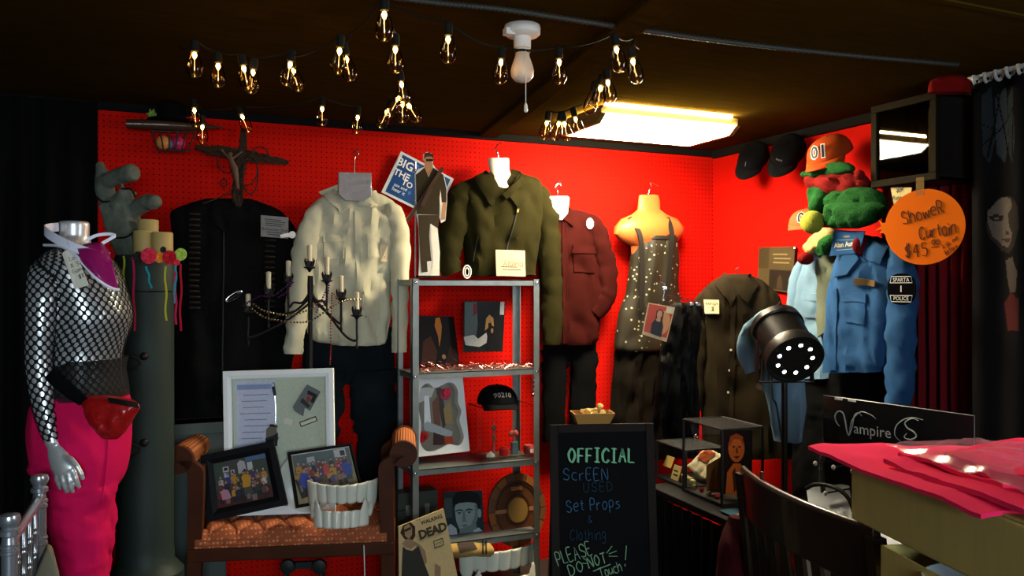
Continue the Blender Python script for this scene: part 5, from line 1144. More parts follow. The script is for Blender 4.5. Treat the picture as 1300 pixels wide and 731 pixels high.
# white shadow box frame
def frame_on(name, label, pl, pts, bw_, th, mt, fill, catg='picture frame', lip=.006, bottom=None):
    q = [pl.P(*p) for p in pts]
    if bottom is not None:
        for i in (2, 3): q[i] = q[i]+(q[i-1 if i == 2 else 0]-q[i]).normalized()*((bottom-q[i].z)/max(.2, (q[i-1 if i == 2 else 0]-q[i]).normalized().z))
    t = thing(name, label, catg, (q[2]+q[3])/2); X = (q[1]-q[0]).length; Y = (q[3]-q[0]).length; u, v = bw_/X, bw_/Y
    at = lambda a, b, o=0: (q[0]*(1-a)+q[1]*a)*(1-b)+(q[3]*(1-a)+q[2]*a)*b+pl.n*o
    O = [(0, 0), (1, 0), (1, 1), (0, 1)]; I = [(u, v), (1-u, v), (1-u, 1-v), (u, 1-v)]; I2 = [(u*.55, v*.55), (1-u*.55, v*.55), (1-u*.55, 1-v*.55), (u*.55, 1-v*.55)]
    m = MB(); m.loft([[at(*p, 0) for p in O], [at(*p, th) for p in O], [at(*p, th) for p in I2], [at(*p, th-lip) for p in I], [at(*p, .003) for p in I]], cap=False); part(m, 'moulding', mt, t, smooth=False)
    m = MB(); m.add([at(*p, .001) for p in O], [(0, 1, 2, 3)]); part(m, 'backing', mt, t, smooth=False)
    Q = [at(*p, .002) for p in I]; pc = Pic(Q, pl.n, .002, fill); return t, pc, at, (u, v)
kb = BP(.215, .07)
t, pc, at, uv = frame_on('shadow_box', 'large white shadow box frame with a letter and grey drink sleeve on the bench', kb, ((286, 471), (424, 467), (427, 660), (289, 664)), .034, .05, mat('white_frame_lacquer', (.86, .88, .84), .4), (.62, .66, .50), bottom=zc-.01)
pc.rect((.66, .68, .80), .03, .02, .44, .98); pc.lines((.25, .26, .38), .06, .40, .06, .5, 9, .006); pc.rect((.33, .40, .58), .04, .05, .40, .09)
part(pc.m, 'mount', M_MATTE, t, smooth=False)
G_ = kb; m = MB(); c_ = [(380, 523), (372, 517), (390, 490), (405, 497), (394, 524), (387, 521), (385, 526), (376, 521)]
def onp(pl, pts, o, th, col_mat, nm, t, bev=.001): m = MB(); m.prism([pl.P(x, y, o) for x, y in pts], pl.n, th); return part(m, nm, col_mat, t, smooth=False, bevel=bev)
ks = kb
onp(ks, [(390, 488), (407, 497), (394, 521), (387, 517), (385, 528), (374, 521), (372, 516)], .010, .014, mat('grey_neoprene', (.15, .155, .15), .8), 'drink_sleeve', t)
onp(ks, [(391, 495), (403, 501), (398, 512), (394, 510), (397, 503), (390, 500)], .0245, .001, M_INK, 'sleeve_emblem', t, 0); onp(ks, [(384, 505), (394, 515), (391, 518), (381, 510)], .0245, .001, mat('dark_green_ink', (.02, .04, .03), .7), 'sleeve_emblem', t, 0); onp(ks, [(391, 502), (395, 506), (391, 512), (389, 507)], .025, .001, mat('red_ink', (.35, .03, .02), .7), 'sleeve_emblem', t, 0)
m = MB(); m.tube([ks.P(x, y, .014) for x, y in ((381, 539), (402, 531))], .021*.55, 12, flat=.3, ref=-ks.n); part(m, 'pill_label_edge', M_INK, t)
m = MB(); m.tube([ks.P(x, y, .0175) for x, y in ((382, 538.5), (401, 531.5))], .0075, 12, flat=.3, ref=-ks.n); part(m, 'pill_label', M_PAPER, t)
onp(ks, [(362, 530), (372, 533), (370, 540), (360, 537)], .008, .001, M_PAPER, 'small_label', t, 0)
onp(ks, [(345, 491), (349, 490), (351, 501), (348, 503)], .01, .008, M_BLKPL, 'lanyard_tag', t); m = MB(); m.tube([ks.P(x, y, .012) for x, y in cat([(345, 491), (345, 487), (348, 486), (349, 490)], 4)], .0015, 6); m.tube([ks.P(x, y, .01) for x, y in ((349, 500), (350, 520), (350, 545))], .0008, 5); part(m, 'lanyard', M_CHROME, t)
onp(ks, [(338, 545), (342, 541), (343, 538), (353, 540), (351, 545), (354, 556), (350, 566), (338, 562)], .008, .006, mat('brown_grey_print', (.16, .13, .10), .8), 'cutout_figure', t); onp(ks, [(341, 541), (345, 538), (353, 540), (350, 542)], .015, .002, M_INK, 'cutout_hat', t, 0); onp(ks, [(337, 556), (346, 553), (353, 549), (352, 566), (338, 566)], .015, .001, M_INK, 'cutout_coat', t, 0)
m = MB(); m.add([at(uv[0], uv[1], .040), at(1-uv[0], uv[1], .040), at(1-uv[0], 1-uv[1], .040), at(uv[0], 1-uv[1], .040)], [(0, 1, 2, 3)]); part(m, 'glass', M_GLASS, t, smooth=False)
# white oval plate
pp2 = BP(.168, .07); o = pp2.P(392, 610); rx = (pp2.P(430, 610)-o).dot(pp2.x); ry = (pp2.P(392, 565)-o).dot(pp2.u); ry = min(ry, (o.z-zc))
m = MB(); m.loft([[o+pp2.x*rx*k*math.cos(a)+pp2.u*ry*k*math.sin(a)+pp2.n*h for a in [2*PI*i/48 for i in range(48)]] for k, h in ((.3, -.004), (.75, -.004), (1, .012), (1, .016), (.93, .014), (.74, .002), (.3, .002))]); solo(m, 'oval_plate', mat('white_ceramic', (.62, .62, .52), .25), 'white oval plate leaning behind the two group photographs', 'plate')
def crowd(pc, seed, rows, n, y0, y1, hs, floor=None):
    rd = random.Random(seed)
    PAL = [(.20, .03, .03), (.03, .03, .045), (.45, .24, .03), (.27, .15, .13), (.08, .05, .16), (.50, .48, .44), (.03, .05, .03), (.42, .05, .06), (.04, .06, .26), (.12, .05, .04)]
    for r in range(rows):
        y = y0+(y1-y0)*r/max(1, rows-1); k = n+r % 2
        for i in range(k):
            x = .07+.86*(i+.5)/k+rd.uniform(-.03, .03); s = hs*rd.uniform(.85, 1.15); c_ = rd.choice(PAL); yy = y+rd.uniform(-.03, .03); w = s*1.0
            pc.poly(c_, [(x-w, yy+s*4.2), (x-w*1.05, yy+s*1.6), (x-w*.5, yy+s*1.1), (x+w*.5, yy+s*1.1), (x+w*1.05, yy+s*1.6), (x+w, yy+s*4.2)])
            if rd.random() < .6: pc.poly(c_ if rd.random() < .5 else (.30, .16, .10), [(x+w*.9, yy+s*1.6), (x+w*1.3, yy+s*3.2), (x+w*.9, yy+s*3.9), (x+w*.7, yy+s*2)])
            pc.ell((.02, .014, .01) if rd.random() < .6 else (.18, .09, .03), x, yy-.10*s, s*.48, s*.80, 9); pc.ell((.52, .29, .18), x, yy+.12*s, s*.36, s*.62, 9)
            if r == rows-1:
                pc.poly((.02, .02, .025) if rd.random() < .6 else (.16, .14, .12), [(x-w, yy+s*4.1), (x+w, yy+s*4.1), (x+w*.8, yy+s*7), (x+w*.1, yy+s*6.6), (x-w*.7, yy+s*7)])
k5 = BP(.06, .16)
t, pc, at, uv = frame_on('picture_frame', 'wide black picture frame holding a group photograph, tilted at the left of the bench', k5, ((256, 578), (348, 559), (366, 640), (264, 662)), .045, .022, mat('black_frame', (.003, .003, .0035), .5, spec=.08, bump=.1, scale=40), (.05, .06, .05), bottom=None)
pc.rect((.06, .08, .06), 0, 0, 1, .45); pc.rect((.10, .16, .30), .60, 0, 1, .10); pc.rect((.6, .6, .6), .16, .12, .27, .24); pc.rect((.03, .04, .04), .18, .14, .25, .21); pc.rect((.45, .5, .6), .17, .26, .26, .36); pc.rect((.6, .6, .6), .30, .22, .37, .34); pc.rect((.02, .03, .03), .315, .24, .355, .31); pc.poly((.45, .46, .45), [(.44, .1), (.5, .04), (.58, .08), (.6, .3), (.44, .34)]); pc.rect((.55, .55, .5), .62, .12, .72, .3)
pc.poly((.10, .02, .015), [(0, .8), (1, .72), (1, 1), (0, 1)])
crowd(pc, 3, 3, 9, .32, .62, .046); pc.poly((.50, .25, .02), [(.50, .42), (.56, .36), (.64, .38), (.67, .5), (.64, .66), (.53, .66)]); pc.ell((.34, .18, .1), .585, .31, .024, .04); pc.ell((.02, .01, .01), .585, .285, .026, .03); pc.poly((.06, .07, .04), [(.52, .66), (.65, .66), (.68, .84), (.6, .8), (.52, .86)]); pc.poly((.45, .22, .3), [(.1, .66), (.16, .6), (.24, .64), (.28, .82), (.12, .84)])
part(pc.m, 'photograph', print_mat('dim_print', .3, .4), t, smooth=False)
m = MB(); m.add([at(uv[0], uv[1], .008), at(1-uv[0], uv[1], .008), at(1-uv[0], 1-uv[1], .008), at(uv[0], 1-uv[1], .008)], [(0, 1, 2, 3)]); part(m, 'glass', M_GLASS, t, smooth=False)
k6 = BP(.080, .16)
t, pc, at, uv = frame_on('picture_frame', 'thin black picture frame holding a brighter group photograph behind the white vampire teeth', k6, ((365, 574), (446, 562), (463, 628), (376, 645)), .013, .018, mat('black_frame', (1, 1, 1)), (.30, .25, .10))
pc.rect((.55, .52, .45), 0, 0, 1, .02); pc.rect((.10, .13, .13), .02, .02, .98, .42); pc.rect((.55, .53, .48), .72, .03, .92, .2); pc.rect((.03, .03, .03), .82, .06, .90, .17); pc.rect((.4, .42, .42), .25, .10, .38, .22); pc.poly((.02, .02, .02), [(0, .5), (.45, .5), (.5, .8), (.06, .9)]); pc.poly((.34, .27, .10), [(.5, .74), (1, .6), (1, 1), (.1, 1), (.1, .9)])
crowd(pc, 8, 3, 11, .22, .46, .042); pc.poly((.03, .06, .32), [(.08, .52), (.14, .4), (.24, .42), (.26, .66), (.14, .7)]); pc.ell((.40, .22, .14), .19, .36, .028, .05); pc.poly((.35, .36, .36), [(.2, .66), (.27, .64), (.34, .86), (.28, .9)]); pc.poly((.03, .06, .30), [(.80, .34), (.90, .3), (.97, .4), (.96, .58), (.82, .56)]); pc.poly((.45, .05, .04), [(.5, .32), (.58, .3), (.6, .48), (.51, .5)])
part(pc.m, 'photograph', M_PRINT, t, smooth=False)
fangs('giant white vampire teeth sitting on the tufted bench', BP(.03), 391, 477, 615, 659, zc-.004, .11)
# candelabra on the bench
kc = BP(.345); t = thing('candelabra', 'black wrought iron candelabra with seven cream candles behind the white frame', 'candelabra', kc.P(397, 640)); ORG[t.name].z = zc; t.location.z = zc
o = kc.P(394, 400); st_ = V((o.x, o.y, 0))
m = MB(); m.lathe([(.05, zc), (.05, zc+.012), (.03, zc+.02), (.012, zc+.04), (.011, zc+.3), (.016, zc+.31), (.011, zc+.32), (.010, o.z), (.014, kc.P(394, 362).z), (.012, kc.P(394, 350).z)], st_, n=14); part(m, 'stem', M_IRON, t)
CD = [(315, 373, 394, .02), (341, 345, 372, .03), (366, 331, 356, -.01), (393, 311, 337, .0), (415, 326, 354, .0), (433, 350, 376, .03), (453, 371, 398, .02)]
for i, (px, y0, y1, c_) in enumerate(CD):
    top = kc.P(px, y0, c_); cup = kc.P(px, y1, c_); bot = kc.P(px, y1+(8 if px != 393 else 2), c_)
    m = MB(); m.lathe([(.0105, cup.z-top.z), (.0112, -.002), (.009, 0), (.002, .002)], top, n=14); cn = part(m, 'candle', M_WAX2 if False else mat('ivory_wax', (.60, .52, .34), .45, sub=.2), t)
    m = MB(); m.lathe([(.004, -.03), (.012, -.016), (.026, -.010), (.027, -.006), (.013, -.004), (.013, .02)], cup, n=14)
    for k in range(6):
        a = k*PI/3; d = V((math.cos(a), math.sin(a), 0)); m.prism([cup+d*.014+d.cross(UP)*.008-UP*.004, cup+d*.022+UP*.02, cup+d*.018+UP*.034, cup+d*.014-d.cross(UP)*.008-UP*.004], d, .0025)
    part(m, 'candle_cup', M_IRON, t)
    if px != 393:
        s = 1 if px > 394 else -1; j0 = kc.P(394, 362+abs(px-394)*.28, 0)
        path = [tuple(j0), tuple(kc.P(394+(px-394)*.35, 372+abs(px-394)*.42, c_*.3)), tuple(kc.P(394+(px-394)*.75, y1+28, c_*.8)), tuple(kc.P(px-s*1, y1+34, c_)), tuple(kc.P(px, y1+22, c_)), tuple(cup-UP*.02)]
        m = MB(); m.tube([V(p) for p in cat(path, 6)], .0055, 8); m.ball(kc.P(px, y1+42, c_), (.007, .007, .014), 8); m.tube([kc.P(px, y1+40, c_), kc.P(px, y1+24, c_)], .004, 6); part(m, 'arm', M_IRON, t)
for px, y, s in ((318, 420, 1), (330, 408, -1), (440, 405, 1), (452, 425, -1)):
    pass
def beads(label, pts, r, mt, gap, n=None, c0=.06):
    P = cat([tuple(kc.P(x, y, c0)) for x, y in pts], 24); m = MB(); last = None
    for p in P:
        p = V(p)
        if last is None or (p-last).length >= gap: m.ball(p, r, 8); last = p
    return solo(m, 'bead_necklace', mt, label, 'beads', 'bead strings on the candelabra')
M_GOLD = mat('gold_beads', (.55, .45, .25), .2, metal=.9); M_PURP = mat('purple_beads', (.10, .02, .12), .2, metal=.5)
beads('gold bead string draped in the upper swag across the candelabra', [(322, 386), (334, 394), (350, 398), (368, 400), (385, 396), (398, 389), (408, 383)], .0052, M_GOLD, .0125)
beads('gold bead string hanging in the lower and longer swag of the candelabra', [(320, 392), (334, 402), (356, 407), (376, 409), (394, 407), (412, 396), (424, 387), (440, 381), (458, 380)], .0052, M_GOLD, .0125, c0=.07)
beads('purple bead string looped over the left candelabra arms', [(308, 388), (318, 382), (330, 376), (345, 376), (360, 366), (372, 356), (364, 370), (352, 378)], .0045, M_PURP, .0105, c0=.075)
beads('dark red bead string hanging below the right candelabra cup', [(428, 378), (422, 372), (421, 388), (420, 410), (420, 440), (419, 462)], .0040, mat('dark_red_beads', (.20, .015, .02), .25), .0095, c0=.08)
beads('purple bead string hanging between the two middle right candelabra arms', [(402, 396), (408, 382), (414, 368), (418, 358), (416, 374), (410, 388)], .0042, M_PURP, .0105, c0=.08)
# things behind and below the bench
q0 = BW(.10); m = MB(); A = q0.P(220, 533); B = q0.P(284, 533); m.bx(A.x, B.x, -.24, -.10, .0, A.z); m.bx(A.x-.006, B.x+.006, -.246, -.094, A.z-.05, A.z+.0); solo(m, 'storage_box', mat('grey_green_box', (.06, .075, .065), .6, var=.15), 'grey-green lidded storage box standing behind the bench', 'box', smooth=False, bevel=.004)
m = MB(); A = BP(.25).P(366, 717); B = BP(.25).P(406, 717)
for p in (A, B): m.lathe([(.012, 0), (.03, .004), (.034, .018), (.03, .032), (.012, .036)], p, -BP(0).n*-1, 18)
m.obox((A+B)/2, bxd, bn, UP, .16, .02, .03)
for s in (-.07, .07):
    for e in (-.08, .08): m.tube([(A+B)/2+bxd*s, V((((A+B)/2+bxd*(s*1.6)+bn*e).x, ((A+B)/2+bxd*(s*1.6)+bn*e).y, 0))], .011, 8)
solo(m, 'knobbed_stand', M_BLKPL, 'black floor stand with two round knobs under the bench', 'stand')
m = MB(); pA = BP(-.01).P(462, 692); m.tube([pA, V((pA.x+.004, pA.y, .30)), V((pA.x, pA.y, .003)), V((pA.x+.1, pA.y-.1, .003))], .0022, 6); solo(m, 'electric_cable', M_WHITE, 'thin white cord hanging down from the front of the bench', 'cord')
# ================================================================ right corner and right wall
kc_ = CF(935, 420, 4.30, yaw=-8); M_BRN = fabric('dark_brown_cotton', (.016, .011, .005), vscale=8)
t, bv, _ = shirt('brown_shirt', 'dark brown button shirt with a number card hanging in the corner', kc_,
  [(348, 921, 950, .4), (355, 908, 966, .7), (366, 894, 980, .9), (380, 886, 990, 1), (420, 886, 998, 1), (500, 890, 1003, 1), (580, 893, 1008, 1)],
  [[(897, 370, 10), (889, 390, 26), (885, 430, 28), (883, 480, 26), (882, 520, 24)]], M_BRN, .07, 21, [(928, 384), (934, 384), (930, 578), (924, 578)],
  [[(921, 348), (934, 374), (928, 388), (908, 362)], [(950, 348), (962, 362), (948, 384), (936, 374)]], [], [(931, 393), (930, 418), (928, 444), (926, 470), (924, 498)], basept=kc_.P(940, 585), bm=mat('pearl_button', (.5, .48, .4), .3))
m = MB(); m.tube([kc_.P(x, y, .03) for x, y in cat([(936, 356), (936, 348), (934, 342), (938, 340)], 4)], .003, 8); m.tube([kc_.P(x, y, .02) for x, y in ((912, 362), (936, 354), (962, 362))], .008, 8); solo(m, 'coat_hanger', M_BLKPL, 'black hanger in the collar of the dark brown shirt', 'hanger')
q = [hit(bv, x, y, .012)[0] or kc_.P(x, y, .08) for x, y in ((895, 380), (914, 380), (914, 398), (896, 398))]; pc = Pic(q, kc_.n, .002, (.60, .52, .30)); t = thing('number_card', 'small cream card printed with a name and a 3, pinned on the dark brown shirt', 'card', q[3]); part(pc.m, 'card', M_MATTE, t, smooth=False)
m = MB(); X_ = q[1]-q[0]; text_mb('RAENCH', pc.at(.5, .3, .003), X_, UP, width=.062, mb=m, off=.02); text_mb('3', pc.at(.55, .7, .003), X_, UP, width=.012, mb=m, off=.02); part(m, 'lettering', M_INK, t)
# ---- caps and hats on the right wall
r2 = RW(.10)
cap('baseball_cap', 'black cap hung on the right wall, left of the two dark ones in the corner', r2.P(957, 200), -RT*.55-UP*.75-FW*.25, -RT*.3-FW*.75+UP*.5, .085, M_CAPBLK, group='caps on the right wall', txt=('1', .045), tm=mat('dim_silver_thread', (1, 1, 1)))
cap('baseball_cap', 'black cap with a white logo between the dark cap and the orange cap', r2.P(1001, 193), -RT*.55-UP*.75-FW*.2, -RT*.3-FW*.75+UP*.55, .090, M_CAPBLK, group='caps on the right wall', txt=('SINCE', .38), tm=mat('dim_silver_thread', (1, 1, 1)))
M_ORG = fabric('orange_cap_twill', (.36, .045, .006), weave=.2)
cap('baseball_cap', 'orange baseball cap with 01 on the front above the red and green hats', RW(.20).P(1054, 197), -RT*.62-FW*.62-UP*.42, UP-RT*.12, .108, M_ORG, group='caps on the right wall', txt=('01', .62, .02), tm=(M_INK, M_WHITE))
M_MESH = mat('orange_white_mesh', (.46, .075, .02), .8, bump=.3, scale=150)
cap('baseball_cap', 'pale orange cap with a single 0, partly behind the green hat', RW(.12).P(1024, 284), -RT*.55-FW*.75-UP*.2, UP, .088, M_MESH, group='caps on the right wall', txt=('0', .42, .03), tm=(M_INK, M_WHITE))
def lump(pl, pts, th, seed, mt_amp=.012, hairy=0):
    """soft stuffed shape: outline rows (py, l, r)"""
    return garment(pl, pts, th, N=48, M=30, amp=mt_amp, fx=18, fz=14, seed=seed, ex=.85, back=.6)
M_FELT = mat('red_felt', (.13, .004, .003), .95, bump=.4, scale=220, spec=.1); M_GRN = mat('green_plush', (.007, .058, .010), .95, bump=.7, scale=160, spec=.1, var=.3, vscale=30); M_LIME = mat('lime_plush', (.26, .27, .03), .95, bump=.7, scale=160, spec=.1, var=.2, vscale=30)
h1 = RW(.26); t = thing('elf_hat', 'red felt elf hat with a green plush cuff under the orange cap', 'hat', h1.P(1062, 246), 'red and green elf hats')
part(lump(h1, [(219, 1030, 1092, .5), (224, 1024, 1100, .9), (234, 1025, 1106, 1), (243, 1040, 1096, .8), (248, 1052, 1080, .4)], .07, 31), 'crown', M_FELT, t)
part(lump(PL(h1.o+h1.n*.03, h1.x), [(206, 1058, 1076, .5), (211, 1040, 1084, .9), (217, 1024, 1084, 1), (222, 1022, 1070, 1), (226, 1024, 1042, .5)], .05, 33), 'cuff', M_GRN, t)
m = MB(); m.ball(h1.P(1091, 222, .05), .022, 20, nz=.08); part(m, 'pompom', M_FELT, t)
h2 = RW(.27); t = thing('elf_hat', 'green plush elf hat with a lime pompom above the blue name card', 'hat', h2.P(1080, 290), 'red and green elf hats')
part(lump(h2, [(238, 1078, 1108, .4), (244, 1060, 1118, .8), (252, 1050, 1124, 1), (262, 1048, 1126, 1.1)], .075, 35), 'crown', M_GRN, t)
part(lump(PL(h2.o+h2.n*.035, h2.x), [(257, 1056, 1118, .6), (263, 1048, 1125, 1), (272, 1050, 1122, 1.1), (283, 1052, 1110, 1), (290, 1060, 1090, .5)], .065, 36), 'cuff', M_GRN, t)
part(lump(PL(h2.o+h2.n*.02, h2.x), [(237, 1028, 1052, .5), (243, 1026, 1056, .9), (256, 1029, 1052, .9), (268, 1030, 1045, .8), (274, 1031, 1040, .5)], .05, 37), 'floppy_tip', M_GRN, t)
m = MB(); m.ball(h2.P(1031, 282, .10), .052, 24, nz=.07, seed=3); part(m, 'pompom', M_LIME, t)
# ---- wall plaque
k = RW(.012); q = [k.P(*p) for p in ((965, 314), (1011, 313), (1007, 372), (963, 366))]; pc = Pic(q, k.n, .008, (.07, .05, .022)); pc.rect((.045, .032, .014), .0, 0, .3, .5); pc.lines((.20, .15, .07), .40, .95, .12, .40, 3, .035); pc.rect((.02, .014, .01), .34, .52, .94, .96); pc.poly((.05, .035, .02), [(.56, .94), (.58, .7), (.64, .62), (.70, .72), (.74, .94)])
t = thing('wall_plaque', 'bronze-coloured plaque with a dark photograph on the right wall above the brown shirt', 'plaque', (q[2]+q[3])/2); part(pc.m, 'plate', print_mat('bronze_print', .35, .5), t, smooth=False)
for x, y in ((966, 315), (1009, 315)): m = MB(); m.ball(k.P(x, y, .012), .006, 8); part(m, 'screw', M_CHROME, t)
# ---- shirts on the right wall
M_LBLU = fabric('light_blue_chambray', (.13, .22, .30), vscale=6, var=.2, sheen=0); M_BLU = fabric('police_blue_cotton', (.018, .062, .155), vscale=7, var=.2, sheen=0)
k = RW(.14)
lt_, bv, _ = shirt('light_blue_shirt', 'light blue chambray shirt behind the dark blue patch shirt', k,
  [(316, 1032, 1060, .4), (324, 1022, 1070, .7), (336, 1016, 1075, .9), (360, 1012, 1075, 1), (400, 1007, 1075, 1), (440, 1012, 1072, 1), (480, 1018, 1070, 1)],
  [[(1020, 332, 10), (1014, 350, 16), (1009, 385, 18), (1008, 418, 18)]], M_LBLU, .06, 23, None, [[(1034, 318), (1046, 336), (1038, 350), (1022, 330)], [(1058, 318), (1064, 334), (1058, 350), (1048, 338)]],
  [[(1020, 372), (1042, 374), (1042, 404), (1021, 402)]], [(1047, 352), (1047, 372)], basept=k.P(1045, 480))
M_GREYB = fabric('grey_green_cotton', (.10, .115, .08), vscale=6)
part(patch(bv, [(1040, 330), (1064, 322), (1062, 410), (1042, 428)], off=.012, t=.01, nu=6, nv=10), 'inner_lining', M_GREYB, lt_)
k = RW(.215)
bt, bv, _ = shirt('police_shirt', 'dark blue police shirt with a black round shoulder patch', k,
  [(300, 1082, 1114, .4), (307, 1074, 1128, .7), (318, 1064, 1142, .9), (335, 1060, 1150, 1), (370, 1055, 1148, 1), (410, 1052, 1140, 1), (450, 1050, 1134, 1), (472, 1050, 1128, .9)],
  [[(1132, 316, 12), (1143, 340, 32), (1146, 380, 36), (1144, 430, 34), (1142, 480, 32), (1141, 514, 31)]], M_BLU, .08, 27, [(1056, 372), (1064, 366), (1062, 470), (1053, 470)],
  [[(1078, 306), (1092, 330), (1078, 348), (1062, 352)], [(1104, 304), (1126, 318), (1118, 336), (1096, 326)]], [[(1074, 372), (1100, 374), (1098, 412), (1073, 408)]], [(1058, 388), (1057, 412), (1056, 440), (1086, 380)], basept=k.P(1090, 472), bm=mat('blue_button', (.06, .12, .2), .4))
m = MB(); m.ball(k.P(1098, 312, .045), (.07, .03, .05), 16); part(m, 'undershirt', fabric('maroon_knit', (.12, .006, .008)), bt)
m = patch(bv, [(1088, 352), (1114, 356), (1113, 364), (1087, 360)], off=.012, t=.003, nu=4, nv=2); part(m, 'name_badge', mat('dull_brass', (.22, .13, .05), .35, metal=.6), bt)
sk = RW(.335); po = sk.P(1145, 367); ex, ez = sk.mm(1145, 367)*18, sk.P(1145, 347).z-po.z
# round patch lies on the sleeve
m = MB(); m.prism([po+sk.x*ex*math.copysign(abs(math.cos(a))**.8, math.cos(a))+UP*ez*math.copysign(abs(math.sin(a))**.8, math.sin(a)) for a in [2*PI*i/32 for i in range(32)]], sk.n, .004); part(m, 'sleeve_patch', mat('black_patch', (.0025, .0025, .003), .95, spec=0), bt, label='black round shoulder patch')
M_THR = mat('white_thread', (.45, .46, .46), .8)
m = MB(); text_mb('SPARTA', po+UP*ez*.58+sk.n*.005, sk.x, UP, width=ex*1.15, mb=m); text_mb('1', po+sk.n*.005, sk.x, UP, width=.0055, mb=m, off=.03); text_mb('POLICE', po-UP*ez*.60+sk.n*.005, sk.x, UP, width=ex*1.05, mb=m); part(m, 'patch_lettering', M_THR, bt)
m = MB()
for s in (1, -1):
    A = [(-.78, .40), (-.70, .80), (.70, .80), (.78, .40)]; m.tube([po+sk.x*ex*x+UP*ez*y*s+sk.n*.005 for x, y in A+[A[0]]], .0014, 5)
part(m, 'patch_scroll', M_THR, bt)
k = RW(.11); t = thing('black_trousers', 'black trousers hanging on the right wall below the blue shirts', 'trousers', k.P(1070, 640))
part(garment(k, [(450, 1000, 1136), (500, 1002, 1134), (560, 1006, 1130), (640, 1010, 1128)], .07, amp=.012, seed=61), 'hanging_legs', M_CLOTHBLK, t)
# blue name card and straw hat
k = RW(.305); q = [k.P(*p) for p in ((1060, 292), (1099, 293), (1091, 321), (1054, 325))]; pc = Pic(q, k.n, .003, (.015, .075, .20)); pc.rect((.3, .35, .4), .15, .38, .85, .40); pc.rect((.3, .35, .4), .2, .78, .85, .80); pc.ell((.25, .22, .1), .45, .25, .12, .04)
t = thing('name_card', 'blue card with pale lettering above the light blue shirt', 'card', (q[2]+q[3])/2); part(pc.m, 'card', M_MATTE, t, smooth=False)
m = MB(); text_mb('Alan Autry', pc.at(.5, .58, .003), q[2]-q[3], q[0]-q[3], width=(q[1]-q[0]).length*.78, mb=m, off=.025); part(m, 'lettering', mat('pale_gold_ink', (.55, .52, .36), .7), t)
k = RW(.20); t = thing('tan_hat', 'tan hat with a green lining beside the blue name card', 'hat', k.P(1040, 318))
part(lump(k, [(289, 1046, 1056, .4), (295, 1036, 1060, .8), (304, 1028, 1062, 1), (314, 1024, 1060, 1), (322, 1025, 1040, .5)], .05, 41), 'brim', mat('tan_felt', (.38, .25, .09), .9, bump=.3), t)
part(lump(PL(k.o+k.n*.035, k.x), [(298, 1050, 1060, .5), (306, 1041, 1062, 1), (316, 1037, 1056, 1), (324, 1038, 1048, .5)], .03, 43), 'lining', M_GRN, t)
m = MB(); m.ball(k.P(1023, 328, .06), (.045, .03, .03), 20, nz=.1); solo(m, 'red_pompom', M_FELT, 'red pompom at the shoulder of the light blue shirt', 'pompom')
# ---- small light blue shirt hanging behind the lamp
k = CF(970, 440, 3.45, yaw=-10)
t, bv, _ = shirt('small_blue_shirt', 'small pale blue short-sleeved shirt hanging behind the black stage lamp', k,
  [(391, 974, 1000, .4), (397, 962, 1008, .7), (408, 954, 1012, .9), (430, 954, 1016, 1), (470, 960, 1020, 1), (510, 974, 1024, 1), (560, 982, 1020, 1)],
  [[(968, 400, 10), (956, 416, 22), (949, 434, 26), (950, 452, 26), (958, 470, 24)]], M_LBLU, .05, 29, [(974, 420), (980, 420), (986, 540), (980, 540)], [[(976, 393), (984, 406), (976, 420), (964, 402)]], [], [(978, 435), (980, 455), (982, 480)], basept=k.P(985, 560))
part(patch(bv, [(962, 446), (970, 446), (968, 496), (958, 492)], off=.01, t=.004, nu=4, nv=8), 'printed_pocket', print_mat('gloss_print') if False else mat('floral_print', (.16, .09, .04), .8, var=.9, vscale=40), t)
m = MB(); m.tube([k.P(x, y, .02) for x, y in cat([(983, 404), (982, 396), (984, 390), (989, 386), (991, 383)], 5)], .0035, 8); m.tube([k.P(x, y, .02) for x, y in ((966, 408), (983, 402), (1006, 404))], .007, 8); solo(m, 'coat_hanger', M_BLKPL, 'black hanger with metal hook carrying the small pale blue shirt', 'hanger')
# ---- stage lamp on a stand
lz = 3.12; c1_ = atZ(1010, 457, lz-.02); c0_ = atZ(985, 413, lz+.16); ax = (c1_-c0_).normalized(); L_ = (c1_-c0_).length; rr = 36/F*lz
M_LBL = mat('black_lamp_enamel', (.010, .009, .008), .32, metal=.3)
t = thing('stage_lamp', 'black cylindrical stage lamp with a ring of white lights, right of the brown shirt', 'stage lamp', (c0_.x, c0_.y, .65))
m = MB(); m.lathe([(rr*.3, -.015), (rr*.82, -.012), (rr*.95, .0), (rr*.97, .03), (rr*.90, .035), (rr*.88, L_-.06), (rr*.97, L_-.055), (rr*1.02, L_-.03), (rr*1.02, L_), (rr*.93, L_), (rr*.92, L_-.012), (.002, L_-.012)], c0_, ax, 40); part(m, 'barrel', M_LBL, t)
M_LED = mat('white_led', (1, 1, 1), .4, emit=(1, .97, .92), estr=14)
x_ = ax.cross(UP).normalized(); y_ = x_.cross(ax)
for i in range(9):
    a = 2*PI*i/9+.25; p = c1_+x_*rr*.62*math.cos(a)+y_*rr*.62*math.sin(a)-ax*.012
    m = MB(); m.lathe([(.010, 0), (.0105, .006), (.0085, .008)], p, ax, 14); hd = part(m, 'led_holder', M_BLKPL, t)
    m = MB(); m.lathe([(.0078, .004), (.0075, .009), (.003, .011)], p, ax, 12); part(m, 'led', M_LED, hd)
m = MB(); mid = c0_+ax*L_*.45
for s in (-1, 1): m.bar(mid+x_*s*rr*1.03, mid+x_*s*rr*1.03-UP*.16, .03, .005, up=x_)
m.bar(mid+x_*rr*1.05-UP*.16, mid-x_*rr*1.05-UP*.16, .03, .005); part(m, 'yoke', M_LBL, t)
m = MB(); pb = mid-UP*.16; m.tube([pb, V((pb.x, pb.y, .66))], .012, 10); part(m, 'pole', M_LBL, t)
